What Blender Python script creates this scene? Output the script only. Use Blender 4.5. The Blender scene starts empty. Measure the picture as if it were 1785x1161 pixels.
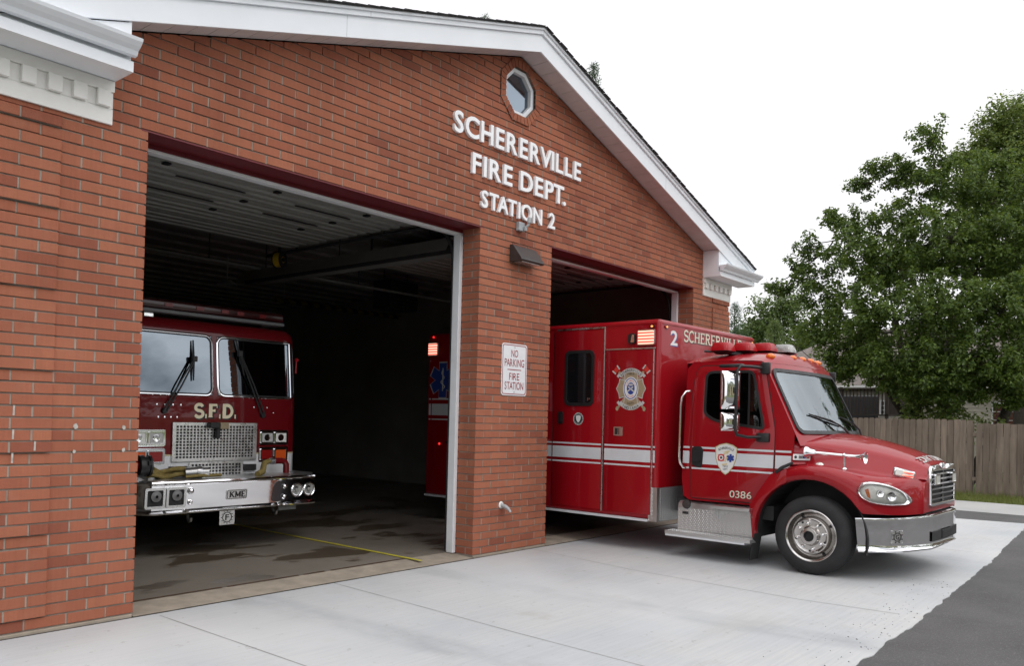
import bpy, bmesh, math, random
from mathutils import Vector, Matrix, noise
from mathutils.geometry import tessellate_polygon
random.seed(7)
SC = bpy.context.scene
COL = SC.collection
R = math.radians
PI = math.pi

# ------------------------------------------------------------------ camera
CAM_POS = Vector((-2.99644, -6.165977, 1.553155))
YAW, PITCH, ROLL = 0.87643345, 0.01772955, 0.02456410
F_PX, PP_Y = 1439.75, 700.136
def cam_axes():
    cy, sy = math.cos(YAW), math.sin(YAW)
    fwd = Vector((sy*math.cos(PITCH), cy*math.cos(PITCH), math.sin(PITCH)))
    right = Vector((cy, -sy, 0))
    up = right.cross(fwd)
    c, s = math.cos(ROLL), math.sin(ROLL)
    return c*right + s*up, -s*right + c*up, fwd
_r, _u, _w = cam_axes()
cam_data = bpy.data.cameras.new('camera')
cam = bpy.data.objects.new('camera', cam_data)
COL.objects.link(cam)
m = Matrix.Identity(4)
for i in range(3):
    m[i][0] = _r[i]; m[i][1] = _u[i]; m[i][2] = -_w[i]; m[i][3] = CAM_POS[i]
cam.matrix_world = m
cam_data.sensor_fit = 'HORIZONTAL'
cam_data.sensor_width = 36.0
cam_data.lens = F_PX/1785*36.0
cam_data.shift_y = (PP_Y-580.5)/1785
cam_data.clip_start = 0.05
cam_data.clip_end = 3000
SC.camera = cam

# ------------------------------------------------------------------ sky, sun, exposure
SUN_EL, SUN_AZ = R(48), R(200)         # azimuth measured clockwise from +y
world = bpy.data.worlds.new('World')
SC.world = world
world.use_nodes = True
wn, wl = world.node_tree.nodes, world.node_tree.links
wn.clear()
wo = wn.new('ShaderNodeOutputWorld'); bg = wn.new('ShaderNodeBackground')
sky = wn.new('ShaderNodeTexSky'); sky.sky_type = 'NISHITA'; sky.sun_disc = False
sky.sun_elevation = SUN_EL; sky.sun_rotation = SUN_AZ
sky.air_density = 1.0; sky.dust_density = 2.0; sky.ozone_density = 1.0
tc = wn.new('ShaderNodeTexCoord')
mp = wn.new('ShaderNodeMapping'); mp.inputs['Scale'].default_value = (1.0, 1.0, 2.2)
nz = wn.new('ShaderNodeTexNoise'); nz.inputs['Scale'].default_value = 2.6; nz.inputs['Detail'].default_value = 7; nz.inputs['Roughness'].default_value = 0.55
# thin cloud everywhere, broken into blue patches on the side away from the building
dp = wn.new('ShaderNodeVectorMath'); dp.operation = 'DOT_PRODUCT'; dp.inputs[1].default_value = (0.55, 0.8, 0.0)
ma = wn.new('ShaderNodeMath'); ma.operation = 'MULTIPLY_ADD'; ma.inputs[1].default_value = 0.30; ma.inputs[2].default_value = 0.24
ad = wn.new('ShaderNodeMath'); ad.operation = 'ADD'
rp = wn.new('ShaderNodeValToRGB'); rp.color_ramp.elements[0].position = 0.40; rp.color_ramp.elements[1].position = 0.60
nz2 = wn.new('ShaderNodeTexNoise'); nz2.inputs['Scale'].default_value = 5.5; nz2.inputs['Detail'].default_value = 6
cr2 = wn.new('ShaderNodeMapRange'); cr2.inputs['From Min'].default_value = 0.3; cr2.inputs['From Max'].default_value = 0.7; cr2.inputs['To Min'].default_value = 17.0; cr2.inputs['To Max'].default_value = 21.0
cc = wn.new('ShaderNodeCombineColor')
mx = wn.new('ShaderNodeMix'); mx.data_type = 'RGBA'
wl.new(tc.outputs['Generated'], mp.inputs['Vector']); wl.new(mp.outputs['Vector'], nz.inputs['Vector']); wl.new(mp.outputs['Vector'], nz2.inputs['Vector'])
wl.new(tc.outputs['Generated'], dp.inputs[0]); wl.new(dp.outputs['Value'], ma.inputs[0])
wl.new(ma.outputs[0], ad.inputs[0]); wl.new(nz.outputs['Fac'], ad.inputs[1]); wl.new(ad.outputs[0], rp.inputs['Fac'])
wl.new(nz2.outputs['Fac'], cr2.inputs['Value'])
# thin cloud is brightest round the sun
sd_ = wn.new('ShaderNodeVectorMath'); sd_.operation = 'DOT_PRODUCT'
sd_.inputs[1].default_value = (math.sin(SUN_AZ)*math.cos(SUN_EL), math.cos(SUN_AZ)*math.cos(SUN_EL), math.sin(SUN_EL))
wl.new(tc.outputs['Generated'], sd_.inputs[0])
gl_ = wn.new('ShaderNodeMapRange'); gl_.interpolation_type = 'SMOOTHSTEP'; gl_.inputs['From Min'].default_value = .1; gl_.inputs['From Max'].default_value = 1.0; gl_.inputs['To Min'].default_value = 1.0; gl_.inputs['To Max'].default_value = 2.0
wl.new(sd_.outputs['Value'], gl_.inputs['Value'])
gm_ = wn.new('ShaderNodeMath'); gm_.operation = 'MULTIPLY'; wl.new(cr2.outputs['Result'], gm_.inputs[0]); wl.new(gl_.outputs['Result'], gm_.inputs[1])
mb_ = wn.new('ShaderNodeMath'); mb_.operation = 'MULTIPLY'; mb_.inputs[1].default_value = 1.03
wl.new(gm_.outputs[0], cc.inputs['Red']); wl.new(gm_.outputs[0], cc.inputs['Green']); wl.new(gm_.outputs[0], mb_.inputs[0]); wl.new(mb_.outputs[0], cc.inputs['Blue'])
wl.new(rp.outputs['Color'], mx.inputs['Factor']); wl.new(sky.outputs['Color'], mx.inputs['A']); wl.new(cc.outputs['Color'], mx.inputs['B'])
wl.new(mx.outputs['Result'], bg.inputs['Color']); bg.inputs['Strength'].default_value = 0.1
wl.new(bg.outputs['Background'], wo.inputs['Surface'])

sd = bpy.data.lights.new('sun', 'SUN'); sun = bpy.data.objects.new('sun', sd); COL.objects.link(sun)
sd.energy = 0.7; sd.angle = R(18); sd.color = (1.0, 0.96, 0.9)
sdir = Vector((math.sin(SUN_AZ)*math.cos(SUN_EL), math.cos(SUN_AZ)*math.cos(SUN_EL), math.sin(SUN_EL)))
sun.rotation_euler = sdir.to_track_quat('Z', 'Y').to_euler()
sun.location = sdir*60

SC.view_settings.view_transform = 'Standard'
SC.view_settings.look = 'None'
SC.view_settings.exposure = -0.73
SC.view_settings.gamma = 1.0
SC.view_settings.use_curve_mapping = False
SC.cycles.max_bounces = 8
SC.cycles.diffuse_bounces = 4
SC.cycles.glossy_bounces = 4
SC.cycles.transparent_max_bounces = 16
SC.cycles.transmission_bounces = 4
SC.cycles.caustics_reflective = False
SC.cycles.caustics_refractive = False
SC.cycles.use_denoising = True
SC.cycles.sample_clamp_indirect = 4.0

# ------------------------------------------------------------------ helpers
def tag(o, label=None, cat=None, group=None, kind=None):
    if label: o['label'] = label
    if cat: o['category'] = cat
    if group: o['group'] = group
    if kind: o['kind'] = kind
    return o

def thing(name, label, cat, loc=(0, 0, 0), rz=0.0, group=None):
    o = bpy.data.objects.new(name, None)
    o.empty_display_size = 0.2
    COL.objects.link(o)
    o.location = loc; o.rotation_euler = (0, 0, rz)
    return tag(o, label, cat, group)

class MB:
    """collects polygons (each with a material slot) and links them as ONE mesh object"""
    def __init__(self):
        self.v = []; self.f = []; self.m = []; self.slot = 0
    def mat(self, k):
        self.slot = k; return self
    def add(self, vs, fs):
        b = len(self.v)
        self.v.extend([tuple(p) for p in vs])
        for f in fs:
            self.f.append(tuple(i+b for i in f)); self.m.append(self.slot)
        return self
    def box(self, x0, x1, y0, y1, z0, z1):
        if x0 > x1: x0, x1 = x1, x0
        if y0 > y1: y0, y1 = y1, y0
        if z0 > z1: z0, z1 = z1, z0
        v = [(x0,y0,z0),(x1,y0,z0),(x1,y1,z0),(x0,y1,z0),(x0,y0,z1),(x1,y0,z1),(x1,y1,z1),(x0,y1,z1)]
        return self.add(v, [(0,3,2,1),(4,5,6,7),(0,1,5,4),(1,2,6,5),(2,3,7,6),(3,0,4,7)])
    def obox(self, o, ax, ay, az, sx, sy, sz):
        """oriented box centred at o; ax, ay, az unit axes, full sizes"""
        o = Vector(o); ax = Vector(ax)*sx/2; ay = Vector(ay)*sy/2; az = Vector(az)*sz/2
        v = [o+a*ax+b*ay+c*az for c in (-1,1) for (a,b) in ((-1,-1),(1,-1),(1,1),(-1,1))]
        return self.add(v, [(0,3,2,1),(4,5,6,7),(0,1,5,4),(1,2,6,5),(2,3,7,6),(3,0,4,7)])
    def bar(self, a, b, w, d, up=(0, 0, 1)):
        a = Vector(a); b = Vector(b); x = (b-a); ln = x.length; x.normalize()
        y = Vector(up).cross(x)
        if y.length < 1e-5: y = Vector((0, 1, 0)).cross(x)
        y.normalize(); z = x.cross(y)
        return self.obox((a+b)/2, x, y, z, ln, w, d)
    def tube(self, pts, r, n=10, cap=True, closed=False):
        pts = [Vector(p) for p in pts]; N = len(pts)
        rr = r if isinstance(r, (list, tuple)) else [r]*N
        rings = []; ref = None
        for i, p in enumerate(pts):
            if closed: t = pts[(i+1) % N]-pts[i-1]
            else: t = pts[min(i+1, N-1)]-pts[max(i-1, 0)]
            if t.length < 1e-9: t = Vector((0, 0, 1))
            t.normalize()
            if ref is None:
                ref = Vector((0, 0, 1)) if abs(t.z) < 0.9 else Vector((1, 0, 0))
            a = (ref-t*ref.dot(t))
            if a.length < 1e-6: a = t.orthogonal()
            a.normalize(); ref = a; b = t.cross(a)
            rings.append([p+rr[i]*(math.cos(2*PI*k/n)*a+math.sin(2*PI*k/n)*b) for k in range(n)])
        vs = [v for rg in rings for v in rg]; fs = []
        for i in range(N if closed else N-1):
            j = (i+1) % N
            for k in range(n):
                k2 = (k+1) % n
                fs.append((i*n+k, i*n+k2, j*n+k2, j*n+k))
        if cap and not closed:
            fs.append(tuple(range(n-1, -1, -1))); fs.append(tuple((N-1)*n+k for k in range(n)))
        return self.add(vs, fs)
    def lathe(self, prof, o, ax, n=28):
        """prof: (radius, height along ax)"""
        o = Vector(o); ax = Vector(ax).normalized(); a = ax.orthogonal().normalized(); b = ax.cross(a)
        vs = []; fs = []; N = len(prof)
        for (r, h) in prof:
            for k in range(n):
                vs.append(o+ax*h+r*(math.cos(2*PI*k/n)*a+math.sin(2*PI*k/n)*b))
        for i in range(N-1):
            for k in range(n):
                k2 = (k+1) % n
                fs.append((i*n+k, i*n+k2, (i+1)*n+k2, (i+1)*n+k))
        return self.add(vs, fs)
    def grid(self, rows, closed=False):
        vs = [p for r in rows for p in r]; n = len(rows[0]); fs = []
        for i in range(len(rows)-1):
            for k in range(n if closed else n-1):
                k2 = (k+1) % n
                fs.append((i*n+k, i*n+k2, (i+1)*n+k2, (i+1)*n+k))
        return self.add(vs, fs)
    def poly(self, outer, holes, fn, d):
        """flat plate from a 2-D outline with holes; fn(u, v, n) -> point; thickness d (front at n=d, back at n=0)"""
        loops = [list(outer)]+[list(h) for h in holes]
        flat = [p for l in loops for p in l]
        tris = tessellate_polygon([[Vector((p[0], p[1], 0)) for p in l] for l in loops])
        n = len(flat)
        vs = [fn(p[0], p[1], d) for p in flat]
        fs = []
        for t in tris:
            a, b, c = (flat[i] for i in t)
            ar = (b[0]-a[0])*(c[1]-a[1])-(c[0]-a[0])*(b[1]-a[1])
            if abs(ar) < 1e-12: continue
            fs.append(tuple(t) if ar > 0 else tuple(reversed(t)))
        if d:
            vs += [fn(p[0], p[1], 0.0) for p in flat]
            fs += [tuple(i+n for i in reversed(f)) for f in fs]
            b0 = 0
            for l in loops:
                k = len(l)
                for i in range(k):
                    j = (i+1) % k
                    fs.append((b0+i, b0+n+i, b0+n+j, b0+j))
                b0 += k
        return self.add(vs, fs)
    def ball(self, c, r, n=12, k=8, sc=(1, 1, 1)):
        c = Vector(c); rows = []
        for i in range(k+1):
            ph = PI*i/k
            rows.append([c+Vector((r*sc[0]*math.sin(ph)*math.cos(2*PI*j/n), r*sc[1]*math.sin(ph)*math.sin(2*PI*j/n), r*sc[2]*math.cos(ph))) for j in range(n)])
        return self.grid(rows, closed=True)
    def build(self, name, mats, parent=None, smooth=None, bevel=0.0, seg=2, subsurf=0, fix=True):
        me = bpy.data.meshes.new(name)
        me.from_pydata(self.v, [], self.f)
        if not isinstance(mats, (list, tuple)): mats = [mats]
        for k in mats: me.materials.append(k)
        me.polygons.foreach_set('material_index', self.m)
        if bevel or fix:
            bm = bmesh.new(); bm.from_mesh(me)
            bmesh.ops.remove_doubles(bm, verts=bm.verts, dist=1e-5)
            if fix: bmesh.ops.recalc_face_normals(bm, faces=bm.faces)
            if bevel:
                es = [e for e in bm.edges if len(e.link_faces) == 2 and e.calc_face_angle(0) > R(25)]
                bmesh.ops.bevel(bm, geom=es, offset=bevel, segments=seg, profile=0.5, affect='EDGES', clamp_overlap=True)
            bm.to_mesh(me); bm.free()
        if smooth is not None:
            me.shade_smooth()
            me.set_sharp_from_angle(angle=R(smooth))
        o = bpy.data.objects.new(name, me); COL.objects.link(o)
        if parent is not None: o.parent = parent
        if subsurf:
            md = o.modifiers.new('sub', 'SUBSURF'); md.levels = subsurf; md.render_levels = subsurf
        return o

def pieces(mb):
    """the connected pieces of a builder, each as a builder of its own"""
    par = list(range(len(mb.v)))
    def find(i):
        while par[i] != i: par[i] = par[par[i]]; i = par[i]
        return i
    for f in mb.f:
        r = find(f[0])
        for i in f[1:]: par[find(i)] = r
    out = {}
    for f, mm_ in zip(mb.f, mb.m):
        q = out.setdefault(find(f[0]), (MB(), {}))
        g = []
        for i in f:
            if i not in q[1]: q[1][i] = len(q[0].v); q[0].v.append(mb.v[i])
            g.append(q[1][i])
        q[0].f.append(tuple(g)); q[0].m.append(mm_)
    return [q[0] for q in out.values()]
def build_each(mb, name, mats, parent=None, **kw):
    return [p.build(name, mats, parent, **kw) for p in pieces(mb)]

def rrect(x0, x1, y0, y1, r, n=5):
    """rounded rectangle outline, counter-clockwise; r one radius or four (bl, br, tr, tl)"""
    rs = r if isinstance(r, (list, tuple)) else (r, r, r, r)
    out = []
    for (cx, cy, a0, q) in ((x0, y0, PI, rs[0]), (x1, y0, 1.5*PI, rs[1]), (x1, y1, 0, rs[2]), (x0, y1, .5*PI, rs[3])):
        ox = cx+q if cx == x0 else cx-q
        oy = cy+q if cy == y0 else cy-q
        for i in range(n+1):
            a = a0+.5*PI*i/n
            out.append((ox+q*math.cos(a), oy+q*math.sin(a)))
    return out
def ngon(cx, cy, rx, ry, n=24, a0=0.0):
    return [(cx+rx*math.cos(a0+2*PI*i/n), cy+ry*math.sin(a0+2*PI*i/n)) for i in range(n)]
def roundpoly(pts, r, n=4):
    out = []; N = len(pts)
    for i in range(N):
        p = Vector(pts[i]); a = Vector(pts[i-1]); b = Vector(pts[(i+1) % N])
        rr = r[i] if isinstance(r, (list, tuple)) else r
        u = (a-p); v = (b-p); k = min(rr, u.length*.45, v.length*.45)
        p0 = p+u.normalized()*k; p1 = p+v.normalized()*k
        for j in range(n+1):
            t = j/n
            q = (1-t)**2*p0+2*t*(1-t)*p+t*t*p1
            out.append((q.x, q.y))
    return out
def grow(pl, d):
    """offset a ccw outline outwards by d"""
    out = []; N = len(pl)
    for i in range(N):
        a = Vector(pl[i-1]); p = Vector(pl[i]); b = Vector(pl[(i+1) % N])
        e1 = (p-a); e2 = (b-p)
        if e1.length < 1e-9 or e2.length < 1e-9: e1 = e2 = (b-a)
        n1 = Vector((e1.y, -e1.x)).normalized(); n2 = Vector((e2.y, -e2.x)).normalized()
        nn = n1+n2
        if nn.length < 1e-6: nn = n1
        nn.normalize(); k = d/max(.35, nn.dot(n1))
        q = p+nn*k; out.append((q.x, q.y))
    return out

_glyph = {}
def glyph(ch, weight=0.0):
    """outline mesh of one built-in-font character: (verts2d, faces, xmin, xmax, advance)"""
    key = (ch, weight)
    if key in _glyph: return _glyph[key]
    cu = bpy.data.curves.new('glyph', 'FONT'); cu.body = ch; cu.size = 1.0; cu.offset = weight
    cu.resolution_u = 4; cu.fill_mode = 'FRONT'
    ob = bpy.data.objects.new('glyph', cu); COL.objects.link(ob)
    dg = bpy.context.evaluated_depsgraph_get(); dg.update()
    me = bpy.data.meshes.new_from_object(ob.evaluated_get(dg))
    vs = [(v.co.x, v.co.y) for v in me.vertices]; fs = [tuple(p.vertices) for p in me.polygons]
    bpy.data.meshes.remove(me); bpy.data.objects.remove(ob); bpy.data.curves.remove(cu)
    xs = [v[0] for v in vs] or [0, .25]
    _glyph[key] = (vs, fs, min(xs), max(xs))
    return _glyph[key]
def text_layout(s, w, h, weight=0.0, gap=.14, space=.32, cap=None):
    """[(char, x0, x1, verts2d, faces)] scaled so the whole line is w wide and capitals h high"""
    gs = [None if c == ' ' else glyph(c, weight) for c in s]
    ref = glyph('H', weight); H0 = min(v[1] for v in ref[0]); H1 = max(v[1] for v in ref[0]); ky = h/(H1-H0)
    x = 0; pos = []; prev = None
    for c, g in zip(s, gs):
        if g is None: x += space; pos.append(None); prev = None; continue
        if prev is not None: x += gap*.5*(.1 if (prev+c) in ('RV', 'VI', 'TA', 'AT', 'PT', 'T.', 'PA', 'AR') else .75 if (prev in 'SCO2' or c in 'SCO2') else 1)-(.05 if (prev+c) in ('TA', 'AT', 'PA', 'T.') else 0)
        pos.append(x); x += g[3]-g[2]; prev = c
    tot = x; kx = w/tot
    out = []
    for c, g, p in zip(s, gs, pos):
        if g is None: continue
        vv = [((p+v[0]-g[2])*kx, (v[1]-H0)*ky) for v in g[0]]
        out.append((c, p*kx, (p+g[3]-g[2])*kx, vv, g[1]))
    return out
def put_glyphs(mb, lay, fn, d):
    for (c, a, b, vv, ff) in lay:
        solid(mb, vv, ff, fn, d)
def solid(mb, vv, ff, fn, d):
    n = len(vv); vs = [fn(p[0], p[1], d) for p in vv]; fs = []
    cnt = {}
    for f in ff:
        ar = sum(vv[f[i]][0]*vv[f[(i+1) % len(f)]][1]-vv[f[(i+1) % len(f)]][0]*vv[f[i]][1] for i in range(len(f)))
        if abs(ar) < 1e-14: continue
        if ar < 0: f = tuple(reversed(f))
        fs.append(tuple(f))
        for i in range(len(f)):
            e = (f[i], f[(i+1) % len(f)]); cnt[e] = cnt.get(e, 0)+1
    if d > 0.0025:
        vs += [fn(p[0], p[1], 0.0) for p in vv]
        side = [(a, a+n, b+n, b) for (a, b) in cnt if (b, a) not in cnt]
        fs = fs+side
    mb.add(vs, fs)

# small slab-serif stroke alphabet: strokes (points, width factor), serif feet (x, y)
def arc(cx, cy, rx, ry, a0, a1, n=10):
    return [(cx+rx*math.cos(R(a0+(a1-a0)*i/n)), cy+ry*math.sin(R(a0+(a1-a0)*i/n))) for i in range(n+1)]
SERIF = {
 'S': (.66, [(arc(.33,.74,.25,.24,20,270,12)+arc(.33,.25,.27,.25,90,-160,12)[1:], 1)], [], [((.56,.80),(.56,.98)),((.07,.02),(.07,.22))]),
 'C': (.74, [(arc(.42,.5,.36,.49,48,312,18), 1)], [], [((.66,.70),(.66,.98))]),
 'H': (.86, [([(.17,0),(.17,1)],1.2),([(.69,0),(.69,1)],1.2),([(.17,.5),(.69,.5)],.7)], [(.17,0),(.17,1),(.69,0),(.69,1)], []),
 'E': (.72, [([(.17,0),(.17,1)],1.2),([(.05,.96),(.64,.96)],.7),([(.17,.52),(.5,.52)],.7),([(.05,.04),(.66,.04)],.7)], [], [((.64,.76),(.64,.99)),((.66,.01),(.66,.26)),((.5,.40),(.5,.64))]),
 'R': (.82, [([(.17,0),(.17,1)],1.2),([(.05,.96),(.4,.96)]+arc(.4,.74,.24,.22,90,-90,8)+[(.17,.52)],.9),([(.38,.52),(.66,.03)],1.1)], [(.17,0),(.70,0)], []),
 'V': (.82, [([(.12,1),(.41,.02)],1.2),([(.41,.02),(.70,1)],.8)], [(.13,1),(.69,1)], []),
 'I': (.42, [([(.2,0),(.2,1)],1.2)], [(.2,0),(.2,1)], []),
 'L': (.70, [([(.17,0),(.17,1)],1.2),([(.05,.04),(.63,.04)],.7)], [(.17,1)], [((.63,.01),(.63,.30))]),
 'F': (.68, [([(.17,0),(.17,1)],1.2),([(.05,.96),(.62,.96)],.7),([(.17,.52),(.48,.52)],.7)], [(.17,0)], [((.62,.74),(.62,.99)),((.48,.40),(.48,.64))]),
 'D': (.82, [([(.17,0),(.17,1)],1.2),([(.05,.96),(.36,.96)]+arc(.36,.5,.37,.46,90,-90,14)+[(.05,.04)],1)], [], []),
 'K': (.86, [([(.17,0),(.17,1)],1.2),([(.20,.42),(.66,.97)],.8),([(.34,.58),(.70,.03)],1.1)], [(.17,0),(.17,1),(.68,1),(.72,0)], []),
 'M': (1.0, [([(.15,0),(.15,1)],.9),([(.15,1),(.49,.15)],1.1),([(.49,.15),(.83,1)],.8),([(.83,0),(.83,1)],1.2)], [(.15,0),(.13,1),(.83,0),(.85,1)], []),
 '.': (.30, [([(.10,.08),(.20,.08)],1.3)], [], []),
}
def ribbon(mb, pts, w, fn, n):
    P = [Vector(p) for p in pts]; L_ = []; R_ = []
    for i, p in enumerate(P):
        t = P[min(i+1, len(P)-1)]-P[max(i-1, 0)]; t.normalize()
        q = Vector((-t.y, t.x))*w/2
        L_.append(p+q); R_.append(p-q)
    vs = [fn(p.x, p.y, n) for p in L_]+[fn(p.x, p.y, n) for p in R_]
    k = len(P)
    mb.add(vs, [(i+k, i+1+k, i+1, i) for i in range(k-1)])
def serif_text(mb, s, w, h, fn, n, sw=.15, swell=0.0, dx=0.0, dy=0.0):
    tot = sum(SERIF[c][0] if c != ' ' else .4 for c in s); kx = w/tot; x = 0; lift = 0
    for c in s:
        if c == ' ': x += .4; continue
        wd, strokes, feet, ticks = SERIF[c]
        g = lambda u, v, nn, x=x: fn((x+u)*kx+dx, v*h+dy, nn)
        kk = sw+swell
        for pts, f in strokes:
            # ribbon in letter space scaled to keep the width even
            P2 = [((x+p[0])*kx+dx, p[1]*h+dy) for p in pts]
            ribbon(mb, P2, (sw*f+swell)*h, fn, n+lift); lift = (lift+.00015) % .0012
        for (fx, fy) in feet:
            yy = .035 if fy < .5 else .965
            ribbon(mb, [((x+fx-.15)*kx+dx-swell*h*.5, yy*h+dy), ((x+fx+.15)*kx+dx+swell*h*.5, yy*h+dy)], (.08+swell)*h, fn, n+lift); lift = (lift+.00015) % .0012
        for (a, b) in ticks:
            ribbon(mb, [((x+a[0])*kx+dx, a[1]*h+dy), ((x+b[0])*kx+dx, b[1]*h+dy)], (.07+swell)*h, fn, n+lift); lift = (lift+.00015) % .0012
        x += wd

# ------------------------------------------------------------------ materials (all procedural)
def pm(name, col, rough=.5, metal=0.0, coat=0.0, var=0.0, vs=3.0, bump=0.0, bs=40.0, bdist=.002, rvar=0.0, spec=.5, stretch=(1, 1, 1), island=0.0, emit=None, es=0.0):
    mt = bpy.data.materials.new(name); mt.use_nodes = True
    n, l = mt.node_tree.nodes, mt.node_tree.links
    b = n['Principled BSDF']
    b.inputs['Base Color'].default_value = (*col, 1); b.inputs['Roughness'].default_value = rough
    b.inputs['Metallic'].default_value = metal; b.inputs['Coat Weight'].default_value = coat
    b.inputs['Coat Roughness'].default_value = .03; b.inputs['Coat IOR'].default_value = 1.45; b.inputs['Specular IOR Level'].default_value = spec
    if emit:
        b.inputs['Emission Color'].default_value = (*emit, 1); b.inputs['Emission Strength'].default_value = es
    if var or bump or rvar or island:
        t = n.new('ShaderNodeTexCoord'); mpn = n.new('ShaderNodeMapping'); mpn.inputs['Scale'].default_value = stretch
        l.new(t.outputs['Object'], mpn.inputs['Vector'])
    if var or rvar:
        z = n.new('ShaderNodeTexNoise'); z.inputs['Scale'].default_value = vs; z.inputs['Detail'].default_value = 6; z.inputs['Roughness'].default_value = .6
        l.new(mpn.outputs['Vector'], z.inputs['Vector'])
    fac = None
    if var:
        mr = n.new('ShaderNodeMapRange'); mr.inputs['From Min'].default_value = .3; mr.inputs['From Max'].default_value = .7
        mr.inputs['To Min'].default_value = 1-var; mr.inputs['To Max'].default_value = 1+var
        l.new(z.outputs['Fac'], mr.inputs['Value']); fac = mr.outputs['Result']
    if island:
        g = n.new('ShaderNodeNewGeometry'); mr2 = n.new('ShaderNodeMapRange')
        mr2.inputs['To Min'].default_value = 1-island; mr2.inputs['To Max'].default_value = 1+island
        l.new(g.outputs['Random Per Island'], mr2.inputs['Value'])
        if fac:
            mm = n.new('ShaderNodeMath'); mm.operation = 'MULTIPLY'; l.new(fac, mm.inputs[0]); l.new(mr2.outputs['Result'], mm.inputs[1]); fac = mm.outputs[0]
        else: fac = mr2.outputs['Result']
    if fac:
        hs = n.new('ShaderNodeVectorMath'); hs.operation = 'SCALE'; hs.inputs[0].default_value = col
        l.new(fac, hs.inputs['Scale']); l.new(hs.outputs['Vector'], b.inputs['Base Color'])
    if rvar:
        m3 = n.new('ShaderNodeMapRange'); m3.inputs['From Min'].default_value = .3; m3.inputs['From Max'].default_value = .7
        m3.inputs['To Min'].default_value = max(0, rough-rvar); m3.inputs['To Max'].default_value = rough+rvar
        l.new(z.outputs['Fac'], m3.inputs['Value']); l.new(m3.outputs['Result'], b.inputs['Roughness'])
    if bump:
        z2 = n.new('ShaderNodeTexNoise'); z2.inputs['Scale'].default_value = bs; z2.inputs['Detail'].default_value = 4
        l.new(mpn.outputs['Vector'], z2.inputs['Vector'])
        bp = n.new('ShaderNodeBump'); bp.inputs['Strength'].default_value = bump; bp.inputs['Distance'].default_value = bdist
        l.new(z2.outputs['Fac'], bp.inputs['Height']); l.new(bp.outputs['Normal'], b.inputs['Normal'])
    return mt

def nodes_of(mt): return mt.node_tree.nodes, mt.node_tree.links, mt.node_tree.nodes['Principled BSDF']

# brick: every brick is its own mesh island, so tone varies brick by brick
M_BRICK = pm('brick', (.42, .125, .075), .88, bump=.55, bs=90, bdist=.004, spec=.25)
n, l, b = nodes_of(M_BRICK)
g = n.new('ShaderNodeNewGeometry'); cr = n.new('ShaderNodeValToRGB'); cr.color_ramp.interpolation = 'LINEAR'
E_ = cr.color_ramp.elements
E_[0].position = 0; E_[0].color = (.240, .078, .048, 1); E_[1].position = 1; E_[1].color = (.372, .137, .077, 1)
for p_, c_ in ((.10, (.290, .096, .056, 1)), (.3, (.318, .110, .063, 1)), (.6, (.334, .118, .067, 1)), (.9, (.350, .127, .072, 1))):
    e = E_.new(p_); e.color = c_
l.new(g.outputs['Random Per Island'], cr.inputs['Fac'])
t = n.new('ShaderNodeTexCoord'); z1 = n.new('ShaderNodeTexNoise'); z1.inputs['Scale'].default_value = 1.1; z1.inputs['Detail'].default_value = 5
mpv = n.new('ShaderNodeMapping'); mpv.inputs['Scale'].default_value = (60, 60, 3.0)
z2 = n.new('ShaderNodeTexNoise'); z2.inputs['Scale'].default_value = 1.0; z2.inputs['Detail'].default_value = 2
l.new(t.outputs['Object'], z1.inputs['Vector']); l.new(t.outputs['Object'], mpv.inputs['Vector']); l.new(mpv.outputs['Vector'], z2.inputs['Vector'])
r1 = n.new('ShaderNodeMapRange'); r1.inputs['From Min'].default_value = .3; r1.inputs['From Max'].default_value = .7; r1.inputs['To Min'].default_value = .86; r1.inputs['To Max'].default_value = 1.12
r2 = n.new('ShaderNodeMapRange'); r2.inputs['From Min'].default_value = .25; r2.inputs['From Max'].default_value = .75; r2.inputs['To Min'].default_value = .93; r2.inputs['To Max'].default_value = 1.07
l.new(z1.outputs['Fac'], r1.inputs['Value']); l.new(z2.outputs['Fac'], r2.inputs['Value'])
mm = n.new('ShaderNodeMath'); mm.operation = 'MULTIPLY'; l.new(r1.outputs['Result'], mm.inputs[0]); l.new(r2.outputs['Result'], mm.inputs[1])
# pale bloom in blotches, and grime low down
z3 = n.new('ShaderNodeTexNoise'); z3.inputs['Scale'].default_value = 5.0; z3.inputs['Detail'].default_value = 8; z3.inputs['Roughness'].default_value = .7
l.new(t.outputs['Object'], z3.inputs['Vector'])
r3 = n.new('ShaderNodeMapRange'); r3.inputs['From Min'].default_value = .55; r3.inputs['From Max'].default_value = .8; r3.inputs['To Min'].default_value = 0; r3.inputs['To Max'].default_value = .30
l.new(z3.outputs['Fac'], r3.inputs['Value'])
sc_ = n.new('ShaderNodeVectorMath'); sc_.operation = 'SCALE'; l.new(cr.outputs['Color'], sc_.inputs[0]); l.new(mm.outputs[0], sc_.inputs['Scale'])
mxb = n.new('ShaderNodeMix'); mxb.data_type = 'RGBA'; mxb.inputs['B'].default_value = (.36, .19, .13, 1)
l.new(r3.outputs['Result'], mxb.inputs['Factor']); l.new(sc_.outputs['Vector'], mxb.inputs['A']); l.new(mxb.outputs['Result'], b.inputs['Base Color'])

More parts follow.
